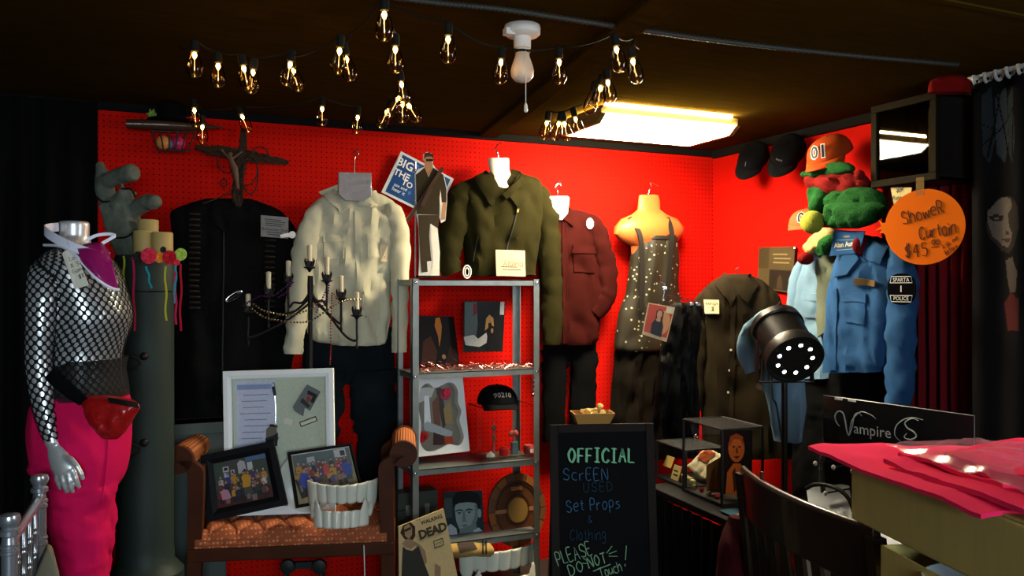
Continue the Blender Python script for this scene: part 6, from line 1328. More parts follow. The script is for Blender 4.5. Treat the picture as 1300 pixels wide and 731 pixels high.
m = MB(); m.lathe([(.05, .65), (.05, .662), (.02, .67)], (pb.x, pb.y, 0), n=24); part(m, 'foot', M_LBL, t)
m = MB(); P = [c0_-ax*.01, c0_-ax*.05-UP*.06, mid-UP*.20+x_*.05, pb-UP*.10+x_*.03, pb-UP*.3]; m.tube([V(p) for p in cat([tuple(p) for p in P], 6)], .004, 8); part(m, 'cord', M_BLKPL, t)
# ---- deep shadow box on the right wall
k = RW(.28); q = [k.P(*p) for p in ((1110, 129), (1193, 121), (1186, 236), (1103, 232))]
zt5, zb5 = (q[0].z+q[1].z)/2, (q[2].z+q[3].z)/2; ya, yb = (q[0].y+q[3].y)/2, (q[1].y+q[2].y)/2
t = thing('display_cabinet', 'black glass-fronted wall cabinet above the orange sign', 'wall cabinet', (-.14, (ya+yb)/2, zb5))
M_CAB = mat('black_cabinet', (.010, .009, .008), .4); M_CABF = mat('dull_bronze_frame', (.010, .0075, .003), .7, spec=.03)
m = MB(); m.bx(-.262, -.001, yb, ya, zt5-.012, zt5); m.bx(-.262, -.001, yb, ya, zb5, zb5+.012); m.bx(-.262, -.001, ya-.012, ya, zb5, zt5); m.bx(-.262, -.001, yb, yb+.012, zb5, zt5); m.bx(-.012, -.001, yb, ya, zb5, zt5); part(m, 'carcase', M_CAB, t, smooth=False)
m = MB(); w_ = .03
m.bx(-.285, -.262, yb, ya, zt5-w_, zt5); m.bx(-.285, -.262, yb, ya, zb5, zb5+w_); m.bx(-.285, -.262, ya-w_, ya, zb5+w_, zt5-w_); m.bx(-.285, -.262, yb, yb+w_, zb5+w_, zt5-w_); part(m, 'door_frame', M_CABF, t, smooth=False, bevel=.003)
m = MB(); m.add([(-.274, yb+w_, zb5+w_), (-.274, ya-w_, zb5+w_), (-.274, ya-w_, zt5-w_), (-.274, yb+w_, zt5-w_)], [(0, 1, 2, 3)]); part(m, 'glass', glass('cabinet_glass', (.42, .36, .25), .012, blend=.15), t, smooth=False)
m = MB(); m.bx(-.16, -.15, yb+.03, yb+.14, zb5+.03, zt5-.03); part(m, 'inner_panel', mat('grey_brown_panel', (.10, .085, .06), .7), t, smooth=False)
rc = CF(1208, 108, 3.22); solo(garment(rc, [(97, 1192, 1226, .6), (102, 1182, 1234, 1), (110, 1179, 1236, 1), (118, 1178, 1236, .9)], .06, amp=.012, seed=71), 'red_cloth', fabric('deep_red_cloth', (.16, .004, .003)), 'bundle of red cloth lying on top of the black wall cabinet', 'cloth')
# ---- rubber card and speech-bubble sign
k = RW(.26); q = [k.P(*p) for p in ((1131, 238), (1158, 238), (1155, 260), (1136, 264))]; pc = Pic(q, k.n, .002, (.55, .45, .20)); t = thing('yellow_card', 'pale yellow card reading Rubbers below the wall cabinet', 'card', (q[2]+q[3])/2); part(pc.m, 'card', M_MATTE, t, smooth=False)
m = MB()
for s_, v, w_ in (('Rubbers', .55, .7), ('LP', .92, .3), ('$9', .12, .3)): text_mb(s_, pc.at(.45, v, .003), q[1]-q[0], UP, width=(q[1]-q[0]).length*w_, mb=m, off=.02)
part(m, 'lettering', M_INK, t)
k = PL(RW(.40).P(1172, 288), (Matrix.Rotation(math.radians(-48), 3, 'Z') @ RT)); cx_, cy_ = k.loc(1173, 288); rx = k.loc(1226, 288)[0]-cx_; ry = k.loc(1173, 240)[1]-cy_
out = []
for i in range(72):
    a = 2*PI*i/72+PI
    if i in (0, 1, 71): continue
    out.append((cx_+rx*math.cos(a), cy_+ry*math.sin(a)))
tail = [k.loc(*p) for p in ((1122, 297), (1128, 291), (1113, 293), (1122, 285), (1117, 280), (1125, 284))]
t = thing('speech_bubble_sign', 'orange speech-bubble price sign for the shower curtain', 'sign', k.P(1173, 336)); m = MB(); m.prism([k.W(a, b) for a, b in out+tail[::-1][0:0]+[k.loc(1121, 283), k.loc(1116, 279), k.loc(1119, 287), k.loc(1111, 293), k.loc(1120, 291), k.loc(1117, 296), k.loc(1122, 296)][::1]], k.n, .003)
part(m, 'board', mat('fluorescent_orange_card', (.98, .175, .004), .8, spec=.1), t, smooth=False)
M_MARK = mat('dark_brown_marker', (.09, .018, .008), .7); m = MB(); sl = (k.P(1200, 273)-k.P(1150, 288)).normalized(); ul = k.n.cross(sl)
mmp = k.mm(1173, 288); h_ = 17*mmp
hand(m, 'ShoweR', k.P(1147, 286, .004), sl, ul, h_, .0018, gap=2.4, seed=2, fit=53*mmp); hand(m, 'Curtain', k.P(1168, 304, .004), (sl+k.x).normalized(), UP, h_, .0018, gap=1.9, seed=4, fit=45*mmp); hand(m, '$45', k.P(1150, 327, .004), (k.x+sl*.4).normalized(), UP, h_*1.0, .0018, gap=3, seed=5, fit=28*mmp)
hand(m, '00', k.P(1183, 311, .004), k.x, UP, h_*.42, .0014, gap=2, seed=6, fit=9*mmp); m.tube([k.P(1182, 314, .004), k.P(1192, 313, .004)], .0014, 5)
s2 = (k.P(1225, 297)-k.P(1198, 315)).normalized(); hand(m, 'Ask me', k.P(1198, 316, .004), s2, k.n.cross(s2), h_*.36, .0010, seed=7, fit=22*mmp); hand(m, 'Before', k.P(1202, 324, .004), s2, k.n.cross(s2), h_*.36, .0010, seed=8, fit=17*mmp); part(m, 'handwriting', M_MARK, t)
m = MB(); p = k.P(1168, 243, .003); m.obox(p+UP*.02, k.x, UP, k.n, .03, .07, .001); part(m, 'tape', mat('clear_tape', (.5, .3, .1), .3, alpha=.4), t, smooth=False)
# ---- hangings at the far right
M_MAROON = fabric('maroon_drape', (.13, .006, .009), vscale=9)
def rdrape(pl, pxl, pxr, z0, z1, folds, amp, seed):
    a0 = pl.loc(pxl, 300)[0]; a1 = pl.loc(pxr, 300)[0]; return drape(a0, a1, z0-pl.o.z, z1-pl.o.z, pl, folds, amp, seed)
solo(rdrape(RW(.02), 1128, 1236, .1, 2.28, 8, .022, 3), 'maroon_drape', M_MAROON, 'maroon cloth hanging on the right wall behind the orange sign', 'drape')
k = RW(.15); a0 = k.loc(1241, 250)[0]; a1 = k.loc(1330, 250)[0]; zr_ = k.P(1270, 93).z
t = thing('shower_curtain', 'black shower curtain printed with bare woods and a half-lit face at the far right', 'shower curtain', k.W((a0+a1)/2, .3)); A0 = a0
cw = .62; HZ = (.25, zr_-.03); M_SC = print_mat('shower_curtain_print', .7, .05)
def scf(u, v, s=0):
    a = a0+cw*u; return k.W(a, HZ[0]+(HZ[1]-HZ[0])*v, .03+.014*math.sin(u*2*PI*4)+.010*fb((a*4, v*2, 7), 2)+s)
PRN = []
def spoly(col, pts): PRN.append((col, [k.loc(x, y) for x, y in pts]))
for i, (x, w_, c_) in enumerate(((1262, 9, .022), (1276, 13, .035), (1290, 10, .028))): spoly((c_*.7, c_*.9, c_*1.1), [(x-w_*.6, 125), (x+w_*.4, 110), (x+w_*.7, 180), (x+w_*.2, 208), (x-w_*.5, 195)])
for a_, b_ in (((1254, 190), (1300, 130)), ((1262, 200), (1275, 110)), ((1285, 205), (1270, 120)), ((1258, 160), (1298, 178)), ((1292, 200), (1296, 110))): spoly((.004, .004, .004), [(a_[0]-1, a_[1]), (b_[0]-.6, b_[1]), (b_[0]+.6, b_[1]), (a_[0]+1, a_[1])])
SKN = (.085, .072, .06); SHD = (.020, .017, .015)
spoly(SHD, [(1257, 275), (1263, 256), (1277, 247), (1292, 249), (1301, 262), (1302, 290), (1296, 312), (1286, 322), (1274, 318), (1263, 302)]); spoly(SKN, [(1260, 274), (1265, 258), (1277, 250), (1288, 252), (1292, 262), (1284, 272), (1286, 288), (1292, 296), (1290, 306), (1284, 314), (1276, 312), (1266, 300)])
spoly((.02, .016, .014), [(1262, 276), (1268, 272), (1277, 274), (1276, 280), (1267, 281)]); spoly((.02, .016, .014), [(1285, 273), (1294, 270), (1299, 274), (1294, 279), (1287, 279)]); spoly((.10, .085, .07), [(1267, 277), (1272, 276.5), (1272, 279), (1268, 279)]); spoly((.03, .024, .02), [(1280, 292), (1287, 295), (1286, 298), (1280, 297)]); spoly((.05, .018, .018), [(1275, 304), (1282, 302), (1291, 304), (1284, 309)])
spoly((.004, .004, .004), [(1250, 300), (1252, 255), (1266, 236), (1288, 236), (1303, 252), (1303, 262), (1290, 250), (1272, 252), (1262, 268), (1260, 300), (1264, 330), (1250, 340)]); spoly((.05, .012, .012), [(1278, 385), (1290, 370), (1302, 380), (1302, 420), (1284, 420)]); spoly((.06, .05, .045), [(1280, 330), (1292, 326), (1300, 345), (1298, 370), (1288, 372), (1282, 350)])

def inside(p, poly):
    r = False; n_ = len(poly)
    for i in range(n_):
        (x1, y1), (x2, y2) = poly[i], poly[i-1]
        if (y1 > p[1]) != (y2 > p[1]) and p[0] < (x2-x1)*(p[1]-y1)/(y2-y1)+x1: r = not r
    return r
BB = [(min(p[0] for p in P), max(p[0] for p in P), min(p[1] for p in P), max(p[1] for p in P)) for _, P in PRN]
NU, NV = 190, 300; m = MB()
m.add([scf(i/NU, j/NV) for j in range(NV+1) for i in range(NU+1)], [])
for j in range(NV):
    for i in range(NU):
        p = (a0+cw*(i+.5)/NU, HZ[0]+(HZ[1]-HZ[0])*(j+.5)/NV); c_ = (.005, .005, .006)
        for (col_, P), bb in zip(PRN, BB):
            if bb[0] <= p[0] <= bb[1] and bb[2] <= p[1] <= bb[3] and inside(p, P): c_ = col_
        q_ = j*(NU+1)+i; m.f.append((q_, q_+1, q_+NU+2, q_+NU+1)); m.c.append(c_); m.m.append(0); m.uv.append(None)
part(m, 'curtain', M_SC, t)
m = MB(); m.tube([k.W(a0-.02, zr_, .03), k.W(a0+1.0, zr_, .03)], .012, 10); solo(m, 'curtain_rod', mat('white_enamel_rod', (.45, .44, .40), .35), 'pale curtain rod at the far right carrying the printed shower curtain', 'rod')
for i in range(9):
    m = MB(); p = k.W(a0+.02+i*.045, zr_-.006, .03); m.tube([p+UP*.026*math.sin(q_)+k.n*.020*math.cos(q_) for q_ in [2*PI*j/18 for j in range(18)]], .0065, 8, closed=True); part(m, 'ring', mat('white_enamel_rod', (1, 1, 1)), t)
# ================================================================ A-board
ab = CF(762, 640, 3.25, yaw=6, lean=.12); M_FRM = mat('dark_board_frame', (.010, .006, .004), .7, spec=.15, var=.3)
zA = lambda px, py: ab.P(px, py)
q = [ab.P(*p) for p in ((697, 539), (830, 547), (826, 860), (690, 860))]; w_ = (q[1]-q[0]); X = ab.x
tl = q[0]; WX = (q[1]-q[0]).dot(X); up = ab.u; H_ = tl.z/up.z
t = thing('chalkboard_sign', 'black chalkboard stand with chalk lettering on the floor by the steel shelf', 'chalkboard', (tl.x+WX/2*X.x, tl.y+WX/2*X.y, 0))
o_ = tl-up*H_
def ob(a, b, c, sx, sy, sz, nm, mt, bev=.003): m = MB(); m.obox(o_+X*a+up*b+ab.n*c, X, up, ab.n, sx, sy, sz); return part(m, nm, mt, t, smooth=False, bevel=bev)
fw_ = .034
ob(fw_/2, H_/2, 0, fw_, H_, .012, 'frame_stile', M_FRM); ob(WX-fw_/2, H_/2, 0, fw_, H_, .012, 'frame_stile', M_FRM); ob(WX/2, H_-fw_/2, 0, WX-2*fw_, fw_, .012, 'top_rail', M_FRM); ob(WX/2, .12, 0, WX-2*fw_, fw_, .012, 'bottom_rail', M_FRM)
ob(WX/2, (H_+.1)/2, -.004, WX-2*fw_+.01, H_-.13, .008, 'slate', mat('black_slate', (.004, .004, .0045), .9, spec=.1, var=.3, vscale=5), 0)
m = MB(); bk = -ab.n; bkh = V((bk.x, bk.y, 0)).normalized()
for a_ in (.03, WX-.03): m.bar(o_+X*a_+up*(H_-.03)-ab.n*.02, V(((o_+X*a_).x, (o_+X*a_).y, 0))+bkh*.32, .04, .02, up=X)
part(m, 'rear_leg', M_FRM, t)
def chalk(nm, col): return mat(nm, col, .95, spec=.05)
def line_(s, px, py, h, r, mt, seed, fit, gap=2.4, tilt=0.0):
    m = MB(); d = (X+up*tilt).normalized(); hand(m, s, ab.P(px, py, .0065), d, up, h, r, gap=gap, seed=seed, fit=fit*u_ if fit else None); part(m, 'chalk_line', mt, t)
u_ = ab.mm(762, 620); CG = chalk('green_chalk', (.25, .62, .36)); CB = chalk('blue_chalk', (.05, .14, .25)); CDB = chalk('faint_blue_chalk', (.022, .05, .085)); CP = chalk('pale_green_chalk', (.26, .46, .26))
m = MB()
for dx_, dy_ in ((0, 0), (1.5, .7)): hand(m, 'OFFICIAL', ab.P(721+dx_, 586+dy_, .0065), (X-up*.03).normalized(), up, 17*u_, .0024, gap=3.0, seed=1, jit=.3, fit=83*u_)
part(m, 'chalk_line', CG, t)
line_('ScrEEN', 715, 610, 14*u_, .0018, CB, 2, 56, gap=3.0); line_('USED', 741, 624, 11*u_, .0016, CDB, 3, 36, gap=4); line_('Set Props', 719, 650, 14*u_, .0018, CB, 4, 67, gap=2.6, tilt=.05); line_('&', 746, 664, 9*u_, .0014, CDB, 5, None); line_('Clothing', 724, 686, 13*u_, .0015, CDB, 6, 44, gap=2.6)
line_('PLEASE', 709, 718, 16*u_, .0020, CP, 7, 44, gap=2.2, tilt=.30); line_('DO', 724, 731, 13*u_, .0020, CP, 8, 18, gap=2.6, tilt=.3); line_('NOT', 748, 721, 13*u_, .0022, CP, 9, 23, gap=2.6, tilt=.25); line_('Touch', 763, 734, 12*u_, .0017, CP, 10, 28, gap=2.2, tilt=.3); line_('!', 791, 718, 24*u_, .0020, CP, 11, None, tilt=-.1)
m = MB(); m.tube([ab.P(753, 725, .0065), ab.P(775, 716, .0065)], .0022, 5)
for a_, b_ in (((770, 702), (777, 693)), ((773, 703), (783, 699)), ((773, 706), (784, 706)), ((740, 708), (746, 712)), ((739, 715), (746, 715))): m.tube([ab.P(*a_, .0065), ab.P(*b_, .0065)], .0016, 5)
part(m, 'chalk_rays', CP, t)
# basket of yellow pieces on the board's top
p0 = ab.P(754, 540); zB = p0.z+.004; bo = V((p0.x, p0.y, zB))+bkh*.035; k2_ = ab.mm(754, 540)
t = thing('cardboard_tray', 'small yellow-brown tray standing on top of the chalkboard', 'tray', bo); m = MB(); a1_, a2_ = 20*k2_, 26*k2_; d1, d2 = .035, .05; hh = .045
Rg = lambda a, d, z: [bo+X*a*s+bkh*d*e+UP*z for s, e in ((-1, -1), (1, -1), (1, 1), (-1, 1))]
m.loft([Rg(a1_, d1, 0), Rg(a2_, d2, hh), Rg(a2_-.004, d2-.004, hh), Rg(a1_-.004, d1-.004, .004)]); part(m, 'tray', mat('yellow_brown_card', (.34, .17, .04), .7), t, smooth=False)
rd = random.Random(9)
for i in range(12):
    p = bo+X*rd.uniform(-.7, .7)*a1_+bkh*rd.uniform(-.6, .6)*d1+UP*(.028+.030*rd.random()+(.014 if i > 8 else 0)); m = MB(); m.ball(p, (.017, .012, .012), 8, nz=.5, seed=i); solo(m, 'yellow_chunk', mat('pale_yellow_pieces', (.62, .42, .12), .7, bump=.3), 'pale yellow chunk in the tray on top of the chalkboard', 'chunk', 'yellow chunks in the tray')
# ================================================================ counter with display cases
zc2 = .65; c_a = onH(826, 616, zc2); c_b = onH(945, 668, zc2); dxc = (c_b-c_a).normalized(); nrm = V((-dxc.y, dxc.x, 0)); nrm = nrm if nrm.dot(FW) > 0 else -nrm
t = thing('display_table', 'black cloth-covered table under the acrylic cases', 'table', (c_a+c_b)/2+nrm*.2); ORG[t.name].z = 0; t.location.z = 0
L1 = (c_b-c_a).length+.03; oc = c_a-dxc*.02
m = MB(); m.obox(oc+dxc*L1/2+nrm*.21-UP*.015, dxc, nrm, UP, L1, .44, .03); part(m, 'table_top', M_BLACK, t, smooth=False, bevel=.004)
for a_ in (.04, L1-.04):
    for d_ in (.03, .39): m = MB(); p = oc+dxc*a_+nrm*d_; m.box((p.x, p.y, (zc2-.03)/2), .05, .05, zc2-.03); part(m, 'leg', M_BLACK, t, smooth=False)
m = MB(); fpl = PL((oc.x-nrm.x*.002, oc.y-nrm.y*.002, 0), dxc); m = drape(0, L1, .02, zc2-.03, fpl, 10, .008, 5, t=.004); part(m, 'cloth_skirt', M_CLOTHBLK, t)
def obcase(name, label, o, w_, d_, h_, frame_m):
    t = thing(name, label, 'display case', o+dxc*w_/2+nrm*d_/2, 'acrylic display cases'); P8 = lambda a, d, z: o+dxc*a+nrm*d+UP*z
    for (A, B) in (((0, 0), (w_, 0)), ((w_, 0), (w_, d_)), ((w_, d_), (0, d_)), ((0, d_), (0, 0))):
        m = MB(); m.add([P8(*A, .012), P8(*B, .012), P8(*B, h_), P8(*A, h_)], [(0, 1, 2, 3)]); part(m, 'side_pane', M_ACRYL, t, smooth=False)
        m = MB(); m.tube([P8(*A, 0), P8(*A, h_)], .006, 6); part(m, 'corner_post', frame_m, t)
    m = MB(); m.add([P8(0, 0, h_), P8(w_, 0, h_), P8(w_, d_, h_), P8(0, d_, h_)], [(0, 1, 2, 3)]); part(m, 'top_pane', glass('dusty_acrylic', (.50, .46, .38), .03, .2, .2), t, smooth=False)
    m = MB(); m.tube([P8(0, 0, h_), P8(w_, 0, h_), P8(w_, d_, h_), P8(0, d_, h_)], .004, 6, closed=True); part(m, 'top_edge', frame_m, t)
    m = MB(); m.obox(P8(w_/2, d_/2, .006), dxc, nrm, UP, w_+.01, d_+.01, .012); part(m, 'base', M_BLKPL, t, smooth=False); return P8
sA = onH(829, 607, zc2+.001); wA = .30; PA = obcase('display_case', 'low clear case with cream cards and a red and white cloth on the table', sA+nrm*.02, .235, .19, .165, M_BLKPL)
sB = onH(868, 622, zc2+.001); PB = obcase('display_case', 'tall clear case with the orange-lit portrait, right of the low case', sA+nrm*.0+dxc*.25, .27, .19, .30, M_BLKPL)
PC = PL(PA(0, 0, 0), dxc)
def card_in(P8, a0_, a1_, d, z0, z1, col, label, tx=None, lean=.02):
    q = [P8(a0_, d+lean, z1), P8(a1_, d+lean, z1), P8(a1_, d, z0), P8(a0_, d, z0)]; pc = Pic(q, -nrm, .002, col)
    if tx: pc.lines(M_ and (.05, .04, .02), .15, .85, .25, .8, 2, .12)
    return solo(pc.m, 'price_card', M_MATTE, label, 'card', 'cards in the low case', smooth=False)
M_ = 1
card_in(PA, .004, .070, .03, .055, .10, (.60, .46, .16), 'blank cream card at the left of the low case'); card_in(PA, .085, .145, .02, .015, .075, (.62, .52, .26), 'cream card with dark drawing and border in the low case', 1)
m = MB(); q = [PA(.09, .10, .06), PA(.13, .17, .145), PA(.23, .19, .13), PA(.225, .10, .03)]
m.grid(lambda u, v: (q[0]*(1-u)+q[3]*u)*(1-v)+(q[1]*(1-u)+q[2]*u)*v+UP*(.02*math.sin(PI*u)*math.sin(PI*v))+nrm*.008*fb((u*6, v*6, 2), 2), 16, 12); t = thing('folded_cloth', 'cream and red folded cloth in the low clear case', 'cloth', q[0]); part(m, 'cloth', M_PAPER, t, solid=.008)
m = MB(); m.grid(lambda u, v: (lambda u, v: (q[0]*(1-u)+q[3]*u)*(1-v)+(q[1]*(1-u)+q[2]*u)*v+UP*(.02*math.sin(PI*u)*math.sin(PI*v)+.007)+nrm*(.008*fb((u*6, v*6, 2), 2)-.006))(.2+.55*u, .35+.55*v), 12, 8); part(m, 'red_panel', mat('brick_red_cloth', (.32, .06, .02), .85), t)
for i, (a_, z_, r_) in enumerate(((.15, .03, .02), (.19, .03, .018), (.215, .04, .015))):
    m = MB(); m.obox(PA(a_, .045, .012+r_*.8), dxc, nrm, UP, r_*2.2, r_*1.3, r_*1.6); solo(m, 'trinket', mat('trinket_%d' % i, ((.5, .38, .14), (.35, .30, .16), (.55, .45, .2))[i], .6), ('cream block', 'olive block', 'pale tag')[i]+' at the front of the low clear case', 'trinket', bevel=.004)
q = [PB(.197, .045, .285), PB(.243, .160, .285), PB(.243, .160, .03), PB(.197, .045, .03)]; nn_ = (q[3]-q[2]).cross(q[1]-q[2]).normalized(); nn_ = nn_ if nn_.dot(FW) < 0 else -nn_
pc = Pic(q, nn_, .003, (.020, .012, .010)); pc.ell((.85, .16, .025), .50, .28, .26, .22, 18); pc.poly((.45, .07, .012), [(.26, .28), (.3, .1), (.5, .05), (.7, .1), (.74, .25), (.6, .14), (.4, .14)]); pc.poly((.85, .17, .025), [(.15, 1), (.2, .66), (.40, .52), (.62, .52), (.84, .66), (.92, 1)]); pc.poly((.10, .03, .012), [(.36, .66), (.46, .58), (.52, .9), (.42, .98)]); pc.ell((.12, .03, .012), .41, .26, .05, .015); pc.ell((.12, .03, .012), .60, .26, .05, .015); pc.poly((.30, .05, .015), [(.48, .27), (.53, .27), (.56, .36), (.47, .36)]); pc.poly((.16, .03, .015), [(.42, .41), (.60, .40), (.54, .44), (.46, .44)])
solo(pc.m, 'portrait_photo', M_MATTE, 'orange portrait photo of a smiling man in the tall clear case', 'photo', smooth=False)
q = [PB(.12, .03, .13), PB(.145, .09, .17), PB(.145, .09, .02), PB(.12, .03, .02)]; pc = Pic(q, -FW, .003, (.42, .20, .06)); pc.poly((.30, .13, .04), [(.1, 1), (.3, .3), (.7, .2), (.9, 1)]); solo(pc.m, 'tan_print', M_MATTE, 'tan print leaning in the tall clear case beside the portrait', 'photo', smooth=False)
for i in range(4):
    m = MB(); m.ball(PB(.03+.055*i, .03, .022), (.012, .010, .010), 8, nz=.4, seed=i); solo(m, 'small_trinket', mat('dark_red_beads' if i % 2 else 'olive_bead', (.16, .12, .05), .4), 'small dull trinket along the front of the tall clear case', 'trinket', 'trinkets in the tall case')
m = MB(); m.lathe([(.012, 0), (.010, .006), (.004, .009)], PB(.10, -.004, .245), -nrm, 12); solo(m, 'case_lock', M_CHROME, 'small silver round lock on the front of the tall clear case', 'lock')
p = onH(932, 652, zc2+.006); pc = Pic([p+dxc*-.06+nrm*.05, p+dxc*.07+nrm*.05, p+dxc*.06-nrm*.03, p+dxc*-.05-nrm*.03], UP, .003, (.03, .08, .11)); pc.rect((.42, .36, .12), .62, .1, .98, .7); solo(pc.m, 'leaflet', M_MATTE, 'blue and yellow leaflet on the front edge of the black table', 'leaflet', smooth=False)
rp = CF(938, 700, 2.80); solo(garment(rp, [(655, 925, 948, .5), (675, 918, 962, .9), (705, 912, 968, 1), (760, 908, 972, 1), (830, 910, 970, .8)], .09, amp=.02, seed=51), 'red_cloth_bag', fabric('dark_red_knit', (.030, .002, .003), vscale=20, var=.5), 'dark red cloth bag in the shadow left of the wooden chair', 'bag')
# ================================================================ rack with header sign
k = PL(atZ(1046, 502, 3.30), atZ(1237, 502, 2.78)-atZ(1046, 502, 3.30))
q = [k.P(*p) for p in ((1046, 502), (1237, 528), (1237, 590), (1046, 585))]; X_ = k.x; w_ = (q[1]-q[0]).length; xs = (q[1]-q[0]).normalized(); zlow = .03
t = thing('peg_rack', 'black countertop peg rack with a lettered clear header sign', 'display rack', V(((q[0].x+q[1].x)/2, (q[0].y+q[1].y)/2, 0))); 
hdr = PL(q[0], xs, k.n.cross(xs) if False else UP)
m = MB(); m.prism([q[0], q[1], q[1]-UP*.17, q[0]-UP*.17], k.n, .004); part(m, 'header_board', mat('black_acrylic', (.008, .008, .009), .15, spec=.5), t, smooth=False)
m = MB(); m.tube([q[0], q[1], q[1]-UP*.17], .0028, 6); m.tube([q[0], q[0]-UP*.17], .0028, 6); part(m, 'clear_edge', mat('acrylic_edge', (.16, .17, .16), .3), t)
for u in (.12, .22): m = MB(); p = q[0]+(q[1]-q[0])*u; m.obox(p+k.n*.005-UP*.004, xs, UP, k.n, .035, .008, .002); part(m, 'tape', mat('white_paint', (1, 1, 1)), t, smooth=False)
M_SIL3 = mat('silver_lettering', (.48, .50, .50), .5); m = MB(); uu = UP; mm_px = w_/193
def LW(px, py): return k.P(px, py, .006)
text_mb('ampire', LW(1107, 547), (LW(1130, 552)-LW(1080, 545)), UP, width=(LW(1130, 552)-LW(1083, 545)).length, mb=m); part(m, 'lettering', M_SIL3, t)
def swash(pts, r=.0024): m = MB(); P = [LW(x, y) for x, y in cat(pts, 6)]; n_ = len(P); m.tube(P, [r*(.45+.75*math.sin(PI*i/(n_-1))) for i in range(n_)], 6); part(m, 'swash_letter', M_SIL3, t)
swash([(1066, 541), (1062, 536), (1060, 528), (1064, 522), (1070, 524), (1073, 534), (1075, 546), (1078, 552), (1082, 540), (1085, 527), (1090, 524), (1094, 528)]); swash([(1078, 552), (1080, 538), (1084, 530), (1092, 523), (1100, 524), (1108, 528), (1112, 532)], .0016)
swash([(1166, 534), (1158, 531), (1149, 536), (1152, 543), (1160, 548), (1163, 554), (1156, 558), (1148, 555), (1151, 550)]); swash([(1143, 560), (1136, 552), (1138, 540), (1148, 532), (1160, 530), (1172, 533)], .0014)
m = MB(); pa, pb_ = q[0]-UP*.17, q[1]-UP*.17; m.prism([pa, pb_, V((pb_.x, pb_.y, zlow)), V((pa.x, pa.y, zlow))], k.n, -.012); part(m, 'peg_panel', M_BLACK, t, smooth=False)
m = MB(); c__ = (pa+pb_)/2; m.obox(V((c__.x, c__.y, .015)), xs, k.n, UP, w_, .16, .03); part(m, 'base', M_BLACK, t, smooth=False)
for px, py in ((1035, 588), (1058, 593), (1082, 598), (1048, 626)):
    tip = k.P(px, py, .15); m = MB(); m.tube([tip-k.n*.15-xs*.0, tip], .0035, 8); hk = part(m, 'peg_hook', M_BLKPL, t); m = MB(); m.ball(tip, (.008, .008, .010), 10); part(m, 'hook_tip', M_WHITEPL, hk)
m = MB(); m.tube([V(p) for p in cat([tuple(k.P(x, y, .10)) for x, y in ((1046, 575), (1043, 590), (1045, 625))], 6)], .010, 10); solo(m, 'cable_stand', mat('grey_green_cable', (.05, .065, .06), .5), 'thick grey upright cable in front of the black rack', 'cable')
m = MB(); m.tube([V(p) for p in cat([tuple(k.P(x, y, .14)) for x, y in ((1024, 620), (1034, 615), (1050, 616), (1066, 622), (1078, 634), (1084, 650))], 6)], .008, 10); solo(m, 'looped_cable', M_BLKPL, 'thick black cable looping over the white paper behind the chair', 'cable')
kp = k.P(1056, 634, .06); kx = PL(kp, xs, lean_up(k.n, .9)); m = MB(); m.prism([kx.P(x, y) for x, y in ((1024, 620), (1078, 614), (1086, 680), (1030, 660))], kx.n, .004); solo(m, 'white_paper', mat('bluish_paper', (.50, .56, .62), .7), 'sheet of white paper propped between the rack and the wooden chair', 'paper', smooth=False)
# ================================================================ dark wooden chair
ZT = .925; A = onH(955, 590, ZT); B = onH(1078, 645, ZT); dx = (B-A).normalized(); Lc = .70; B = A+dx*Lc; fw = V((-dx.y, dx.x, 0)); fw = fw if fw.dot(FW) > 0 else -fw      # seat side, away from the camera
t = thing('dining_chair', 'dark wooden slat-back dining chair in front of the black rack', 'chair', (A+B)/2-UP*ZT)
cp_ = lambda a, d, z: V((A.x, A.y, 0))+dx*a+fw*d+UP*z
M_CHW = mat('near_black_wood', (.014, .007, .004), .38, var=.4, vscale=9, coat=.15)
bow = lambda a: -.045*(1-(2*a/Lc-1)**2)
rings = [[cp_(a, bow(a)+.012*s+ (z-.6)*-.10, z) for s, z in ((-1, .765), (-1, .915), (-.4, .925), (.4, .925), (1, .915), (1, .765))] for a in [Lc*i/16 for i in range(17)]]
m = MB(); m.loft(rings); part(m, 'top_rail', M_CHW, t, bevel=.003, angle=30)
m = MB(); m.loft([[cp_(a, bow(a)*.7+.012*s-(z-.6)*.10, z) for s, z in ((-1, .52), (-1, .56), (1, .56), (1, .52))] for a in [Lc*i/10 for i in range(11)]]); part(m, 'lower_rail', M_CHW, t, angle=30)
for i in range(8):
    a = Lc*(.09+.82*i/7); w_ = .046; m = MB(); m.loft([[cp_(a+s*w_/2, bow(a)*(.7+.3*(z-.54)/.28)+e*.006-(z-.6)*.10, z) for s, e in ((-1, -1), (1, -1), (1, 1), (-1, 1))] for z in (.545, .64, .70, .775)]); part(m, 'back_slat', M_CHW, t, angle=30)
for a in (.0, Lc):
    m = MB(); m.loft([[cp_(a+s*.018, e*.018+y_, z) for s, e in ((-1, -1), (1, -1), (1, 1), (-1, 1))] for z, y_ in ((0, -.06), (.25, .0), (.46, .01), (.70, -.012), (.90, -.035))]); part(m, 'back_leg', M_CHW, t, angle=30)
    m = MB(); m.loft([[cp_(a*.92+.02+s*.02*k_, .42+e*.02*k_, z) for s, e in ((-1, -1), (1, -1), (1, 1), (-1, 1))] for z, k_ in ((0, .8), (.43, 1.0))]); part(m, 'front_leg', M_CHW, t, angle=30)
m = MB(); m.obox(cp_(Lc/2, .215, .445), dx, fw, UP, Lc+.02, .46, .035); part(m, 'seat', M_CHW, t, bevel=.01)
m = MB(); p = cp_(.19, bow(.19)-.03, .935); m.tube([p-UP*.01, p+UP*.012], .006, 8); solo(m, 'wooden_peg', M_WOODRED, 'small wooden peg on the top rail of the dark chair', 'peg')
